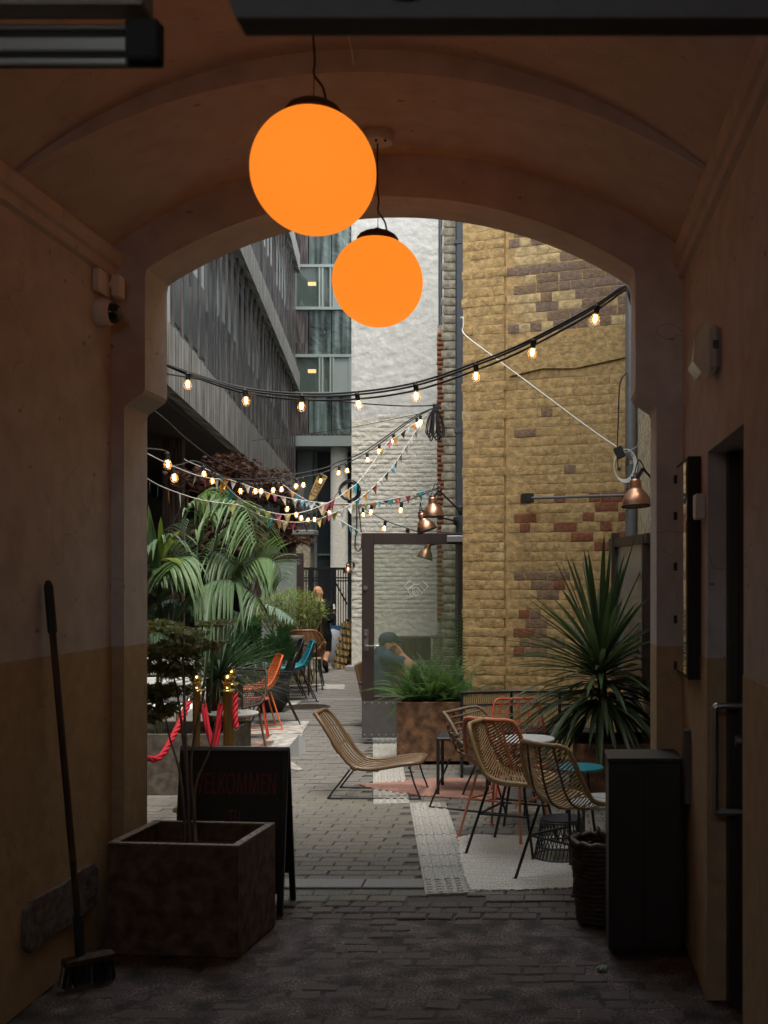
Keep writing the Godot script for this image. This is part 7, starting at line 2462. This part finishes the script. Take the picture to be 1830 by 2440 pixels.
# ---------- doors, fence and clutter at the far end ----------
func make_all_far_things() -> void:
	var q: Q
	var t: Node3D
	M.door_glass = glass(0.2, Color(0.4, 0.46, 0.34))
	var d := 11.2
	var R := func(d: float, t_: Node, called: String, x0: float, x1: float, y0: float, y1: float, th: float, m: Material, dz := 0.0, bev := 0.004) -> MeshInstance3D:
		var a := P(x0, y1, d)
		var b := P(x1, y0, d)
		var qq := Q.new()
		qq.span(V(a.x, a.y, -d - th * 0.5 + dz), V(b.x, b.y, -d + th * 0.5 + dz), bev)
		return part(called, qq, m, t_)
	t = thing("glass_door", "open glass door in a dark brown frame with a white handshake outline", "door", V(P(980, 1760, d).x, 0, -d))
	R.call(d, t, "stile", 863, 891, 1270, 1668, 0.055, M.dark_frame)
	R.call(d, t, "stile", 1092, 1116, 1270, 1668, 0.055, M.dark_frame)
	R.call(d, t, "top_rail", 891, 1092, 1270, 1297, 0.055, M.dark_frame)
	R.call(d, t, "bottom_rail", 891, 1092, 1658, 1668, 0.055, M.dark_frame)
	R.call(d, t, "kick_plate", 863, 1116, 1668, 1757, 0.05, M.grey_plate)
	R.call(d, t, "pane", 891, 1092, 1297, 1658, 0.008, M.door_glass, 0.0, 0.0)
	for k in 9:
		for y in [1674, 1750]:
			q = Q.new(); q.sphere(P(870 + k * 17, y, d) + V(0, 0, 0.026), 0.006, 6, 4); part("rivet", q, M.steel, t)
	R.call(d, t, "lock_plate", 868, 879, 1500, 1551, 0.008, M.grey_plate, 0.03)
	q = Q.new(); q.tube([P(873, 1538, d) + V(0, 0, 0.03), P(873, 1538, d) + V(0, 0, 0.075), P(906, 1538, d) + V(0, 0, 0.075)], 0.008, 8); part("lever_handle", q, M.chrome, t)
	q = Q.new(); q.tube([P(872, 1401, d) + V(0, 0, 0.02), P(872, 1401, d) + V(0, 0, 0.04)], 0.022, 16); part("lock_cylinder", q, M.steel, t)
	q = Q.new(); q.tube([P(873, 1512, d) + V(0, 0, 0.03), P(873, 1512, d) + V(0, 0, 0.046)], 0.014, 12); part("lock_cylinder", q, M.steel, t)
	R.call(d, t, "door_closer", 1066, 1112, 1277, 1292, 0.04, M.steel, 0.05)
	# outline of two shaking hands on the glass
	q = Q.new()
	for line in [[[964, 1397], [976, 1384], [986, 1391], [972, 1407], [964, 1397]], [[1020, 1397], [1007, 1384], [998, 1391], [1012, 1407], [1020, 1397]], [[986, 1391], [992, 1394], [1000, 1391]], [[1012, 1407], [1006, 1413], [993, 1399], [984, 1403], [981, 1399], [990, 1392]], [[972, 1407], [977, 1416], [983, 1422], [987, 1417], [991, 1422], [994, 1418], [998, 1421], [1000, 1416], [1004, 1418], [1006, 1413]], [[984, 1404], [982, 1416]], [[988, 1405], [986, 1417]], [[992, 1406], [991, 1418]], [[996, 1407], [996, 1418]]]:
		var pts := []
		for p in line: pts.append(P(p[0], p[1], d) + V(0, 0, 0.006))
		q.tube(pts, 0.0028, 4)
	part("handshake_outline", q, M.white_enamel, t)
	# frosted glass door leaf by the hedge
	d = 18.6
	t = thing("frosted_glass_board", "dark framed frosted glass door leaf standing behind the palm", "door", V(P(668, 1760, d).x, 0, -d))
	R.call(d, t, "stile", 612, 624, 1318, 1612, 0.06, M.dark_frame)
	R.call(d, t, "stile", 708, 723, 1318, 1612, 0.06, M.dark_frame)
	R.call(d, t, "top_rail", 624, 708, 1318, 1332, 0.06, M.dark_frame)
	R.call(d, t, "bottom_rail", 624, 708, 1590, 1612, 0.06, M.dark_frame)
	R.call(d, t, "frosted_pane", 624, 708, 1332, 1590, 0.012, M.frosted, 0.0, 0.0)
	# dark window leaf opened against the pale wall
	t = thing("open_window_leaf", "dark framed window leaf folded open behind the yucca", "window", P(1500, 1460, 8.6))
	var wa := P(1457, 1460, 9.25)
	var wb := P(1549, 1460, 8.0)
	for a in [[0.0, 0.22, 0.86, 2.00], [0.82, 1.0, 0.80, 1.94]]:
		q = Q.new(); q.bar(V(lerpf(wa.x, wb.x, (a[0] + a[1]) / 2), a[2], lerpf(wa.z, wb.z, (a[0] + a[1]) / 2)), V(lerpf(wa.x, wb.x, (a[0] + a[1]) / 2), a[3], lerpf(wa.z, wb.z, (a[0] + a[1]) / 2)), 0.06 if a[0] > 0.5 else 0.13, 0.06, V(1, 0, 0)); part("stile", q, M.dark_frame, t)
	for y in [0.88, 1.92]:
		q = Q.new(); q.bar(V(wa.x, y, wa.z), V(wb.x, y, wb.z), 0.05, 0.07); part("rail", q, M.dark_frame, t)
	q = Q.new(); q.bar(V(lerpf(wa.x, wb.x, 0.2), 1.4, lerpf(wa.z, wb.z, 0.2)), V(lerpf(wa.x, wb.x, 0.85), 1.4, lerpf(wa.z, wb.z, 0.85)), 0.008, 1.0); part("pane", q, M.grey_pane, t)
	# iron fence with a braced gate
	d = 24.0
	t = thing("iron_fence", "black iron fence with thin upright bars and a diagonal brace", "fence", V(P(770, 1500, d).x, 0, -d))
	for y in [1355, 1377, 1384, 1548]:
		var a := P(684, y, d)
		var b := P(842, y, d)
		q = Q.new(); q.bar(a, b, 0.04, 0.05 if y == 1355 else 0.03); part("rail", q, M.black, t)
	for k in 27:
		var x := 688 + k * 5.9
		q = Q.new(); q.tube([V(P(x, 1500, d).x, 0.0, -d), P(x, 1357, d)], 0.011, 5); part("bar", q, M.black, t)
	for x in [740.0, 795.0]:
		q = Q.new(); q.span(V(P(x, 0, d).x - 0.04, 0, -d - 0.04), V(P(x, 0, d).x + 0.04, P(x, 1352, d).y, -d + 0.04)); part("post", q, M.black, t)
	q = Q.new(); q.bar(P(796, 1380, d) + V(0, 0, 0.03), P(828, 1440, d) + V(0, 0, 0.03), 0.03, 0.03); part("brace", q, M.black, t)
	# leaning pallets
	for k in 2:
		d = 20.7 + k * 0.28
		t = thing("wooden_pallet", ["yellowish wooden pallet leaning on the white wall's end", "reddish wooden pallet propped behind the yellowish one"][k], "pallet", V(P(818, 1560, d).x, 0, -d))
		var foot := V(P(806 + k * 14, 1560, d).x, 0, -d)
		var bs := Basis(V(0, 0, 1), -0.24)
		for s in 3:
			q = Q.new(); q.box(foot + bs * V(-0.09 + s * 0.09, 0.44, 0), V(0.025, 0.88, 0.09), bs, 0.002); part("stringer", q, M.pallet if k == 0 else M.wood, t)
		for s in 7:
			q = Q.new(); q.box(foot + bs * V(0, 0.06 + s * 0.125, 0.055), V(0.26, 0.07, 0.018), bs, 0.002); part("slat", q, M.pallet if k == 0 else M.wood, t)
	d = 21.2
	t = thing("black_bin", "tall narrow black bin tucked behind the white wall's corner", "bin", V(P(834, 1560, d).x, 0, -d))
	q = Q.new(); q.span(V(P(826, 0, d).x, 0.02, -d), V(P(845, 0, d).x, 0.85, -d - 0.3), 0.02); part("body", q, M.black_matt, t)
	q = Q.new(); q.span(V(P(825, 0, d).x, 0.85, -d + 0.01), V(P(846, 0, d).x, 0.9, -d - 0.31), 0.015); part("lid", q, M.black_matt, t)
	d = 22.5
	q = Q.new(); q.lathe([Vector2(0.001, 0), Vector2(0.17, 0), Vector2(0.2, 0.45), Vector2(0.12, 0.62), Vector2(0.001, 0.66)], 16, Transform3D(Basis.IDENTITY, V(P(794, 0, d).x, 0, -d)))
	lone("white_sack", q, M.sack, "white sack standing beyond the walking person", "sack", "", V(P(794, 0, d).x, 0, -d))
	t = thing("blue_crate", "blue plastic crate on top of another beyond the walking person", "crate", V(P(786, 0, d).x, 0, -d - 0.5), "blue crates by the iron fence")
	for k in 2:
		if k == 1: t = thing("blue_crate", "blue plastic crate at the bottom by the white sack", "crate", V(P(786, 0, d).x, 0, -d - 0.5), "blue crates by the iron fence")
		var y := 0.36 * (1 - k)
		var c := V(P(787, 0, d).x, y, -d - 0.5)
		q = Q.new()
		for s in 3: q.span(c + V(-0.22, 0.02 + s * 0.12, 0.14), c + V(0.22, 0.1 + s * 0.12, 0.16))
		part("side", q, M.blue_plastic, t)
		q = Q.new(); q.span(c + V(-0.22, 0.0, -0.16), c + V(0.22, 0.02, 0.16)); q.span(c + V(-0.22, 0.02, -0.16), c + V(-0.2, 0.34, 0.139)); q.span(c + V(0.2, 0.02, -0.16), c + V(0.22, 0.34, 0.139)); q.span(c + V(-0.199, 0.02, -0.16), c + V(0.199, 0.34, -0.14)); part("body", q, M.blue_plastic, t)
	# dark sofa and stone plinth behind the glass door
	d = 14.6
	t = thing("dark_wicker_sofa", "dark wicker sofa seen through the glass door", "sofa", V(P(985, 0, d).x, 0, -d))
	q = Q.new(); q.span(V(P(940, 0, d).x, 0.28, -d - 0.1), V(P(1024, 0, d).x, 0.90, -d - 0.16), 0.02); part("backrest", q, M.wood_dark, t)
	q = Q.new(); q.span(V(P(940, 0, d).x, 0.08, -d + 0.4), V(P(1024, 0, d).x, 0.36, -d - 0.1), 0.02); part("seat", q, M.wood_dark, t)
	for x in [944, 1020]:
		q = Q.new(); q.span(V(P(x, 0, d).x - 0.03, 0, -d + 0.3), V(P(x, 0, d).x + 0.03, 0.08, -d - 0.1)); part("leg", q, M.black, t)
	q = Q.new(); q.tube([P(965, 1562, d - 0.6), P(1022, 1560, d - 0.6)], 0.012, 8)
	q = Q.new(); q.lathe([Vector2(0.001, 0.62), Vector2(0.27, 0.62), Vector2(0.27, 0.64), Vector2(0.001, 0.64)], 28, Transform3D(Basis.IDENTITY, V(P(998, 0, 13.7).x, 0, -13.7)))
	q.tube([V(P(998, 0, 13.7).x, 0.0, -13.7), V(P(998, 0, 13.7).x, 0.62, -13.7)], 0.02, 8)
	q.lathe([Vector2(0.001, 0.0), Vector2(0.18, 0.0), Vector2(0.17, 0.012), Vector2(0.001, 0.014)], 20, Transform3D(Basis.IDENTITY, V(P(998, 0, 13.7).x, 0, -13.7)))
	lone("black_pedestal_table", q, M.black, "small black pedestal table in front of the dark sofa", "table", "", V(P(998, 0, 13.7).x, 0, -13.7))
	d = 15.5
	t = thing("stone_plinth", "pale stone plinth with a flat top beside the dark sofa", "plinth", V(P(1040, 0, d).x, 0, -d))
	q = Q.new(); q.span(V(P(1031, 0, d).x, 0, -d), V(P(1052, 0, d).x, 0.83, -d - 0.15)); part("shaft", q, M.beige_paint, t)
	q = Q.new(); q.span(V(P(1026, 0, d).x, 0.83, -d + 0.02), V(P(1056, 0, d).x, 0.875, -d - 0.17), 0.005); part("cap", q, M.granite, t)

func _ready() -> void:
	rng.seed = 4242
	# camera: lens shifted so that verticals stay upright
	var cam := Camera3D.new()
	cam.name = "camera"
	cam.projection = Camera3D.PROJECTION_FRUSTUM
	cam.near = 0.05
	cam.far = 200.0
	cam.size = 0.05 * 2440.0 / F
	cam.frustum_offset = Vector2(0.05 * (915.0 - CX) / F, 0.05 * (CY - 1220.0) / F)
	cam.position = V(0, EYE, 0)
	add_child(cam)
	cam.current = true
	# overcast daylight
	var env := Environment.new()
	env.background_mode = Environment.BG_SKY
	var sky := Sky.new()
	var sm := ProceduralSkyMaterial.new()
	sm.sky_top_color = lin(0.74, 0.80, 0.86)
	sm.sky_horizon_color = lin(0.66, 0.70, 0.73)
	sm.sky_curve = 0.2
	sm.ground_bottom_color = lin(0.15, 0.145, 0.14)
	sm.ground_horizon_color = lin(0.3, 0.3, 0.3)
	sky.sky_material = sm
	env.sky = sky
	env.tonemap_mode = Environment.TONE_MAPPER_LINEAR
	env.tonemap_exposure = 5.4
	env.sdfgi_enabled = true
	env.ssao_enabled = true
	env.ssil_enabled = true
	var we := WorldEnvironment.new()
	we.name = "environment"
	we.environment = env
	var lens := CameraAttributesPhysical.new()   # a modest aperture: only the fittings close overhead go soft
	lens.frustum_focal_length = 24.0
	lens.exposure_aperture = 3.2
	lens.frustum_focus_distance = 9.0
	we.camera_attributes = lens
	add_child(we)
	var sun := DirectionalLight3D.new()
	sun.name = "sun"
	sun.light_energy = 0.3
	sun.light_angular_distance = 20.0
	sun.light_color = Color(1.0, 0.97, 0.93)
	sun.shadow_enabled = true
	sun.rotation_degrees = V(-68, 25, 0)
	add_child(sun)
	make_materials()
	build_ground()
	build_passage()
	build_yellow_wall()
	build_strip_walls()
	build_left_building()
	build_far_building()
	make_all_lights()
	make_all_plants()
	make_all_furniture()
	make_all_passage_things()
	make_all_people()
	make_all_far_things()
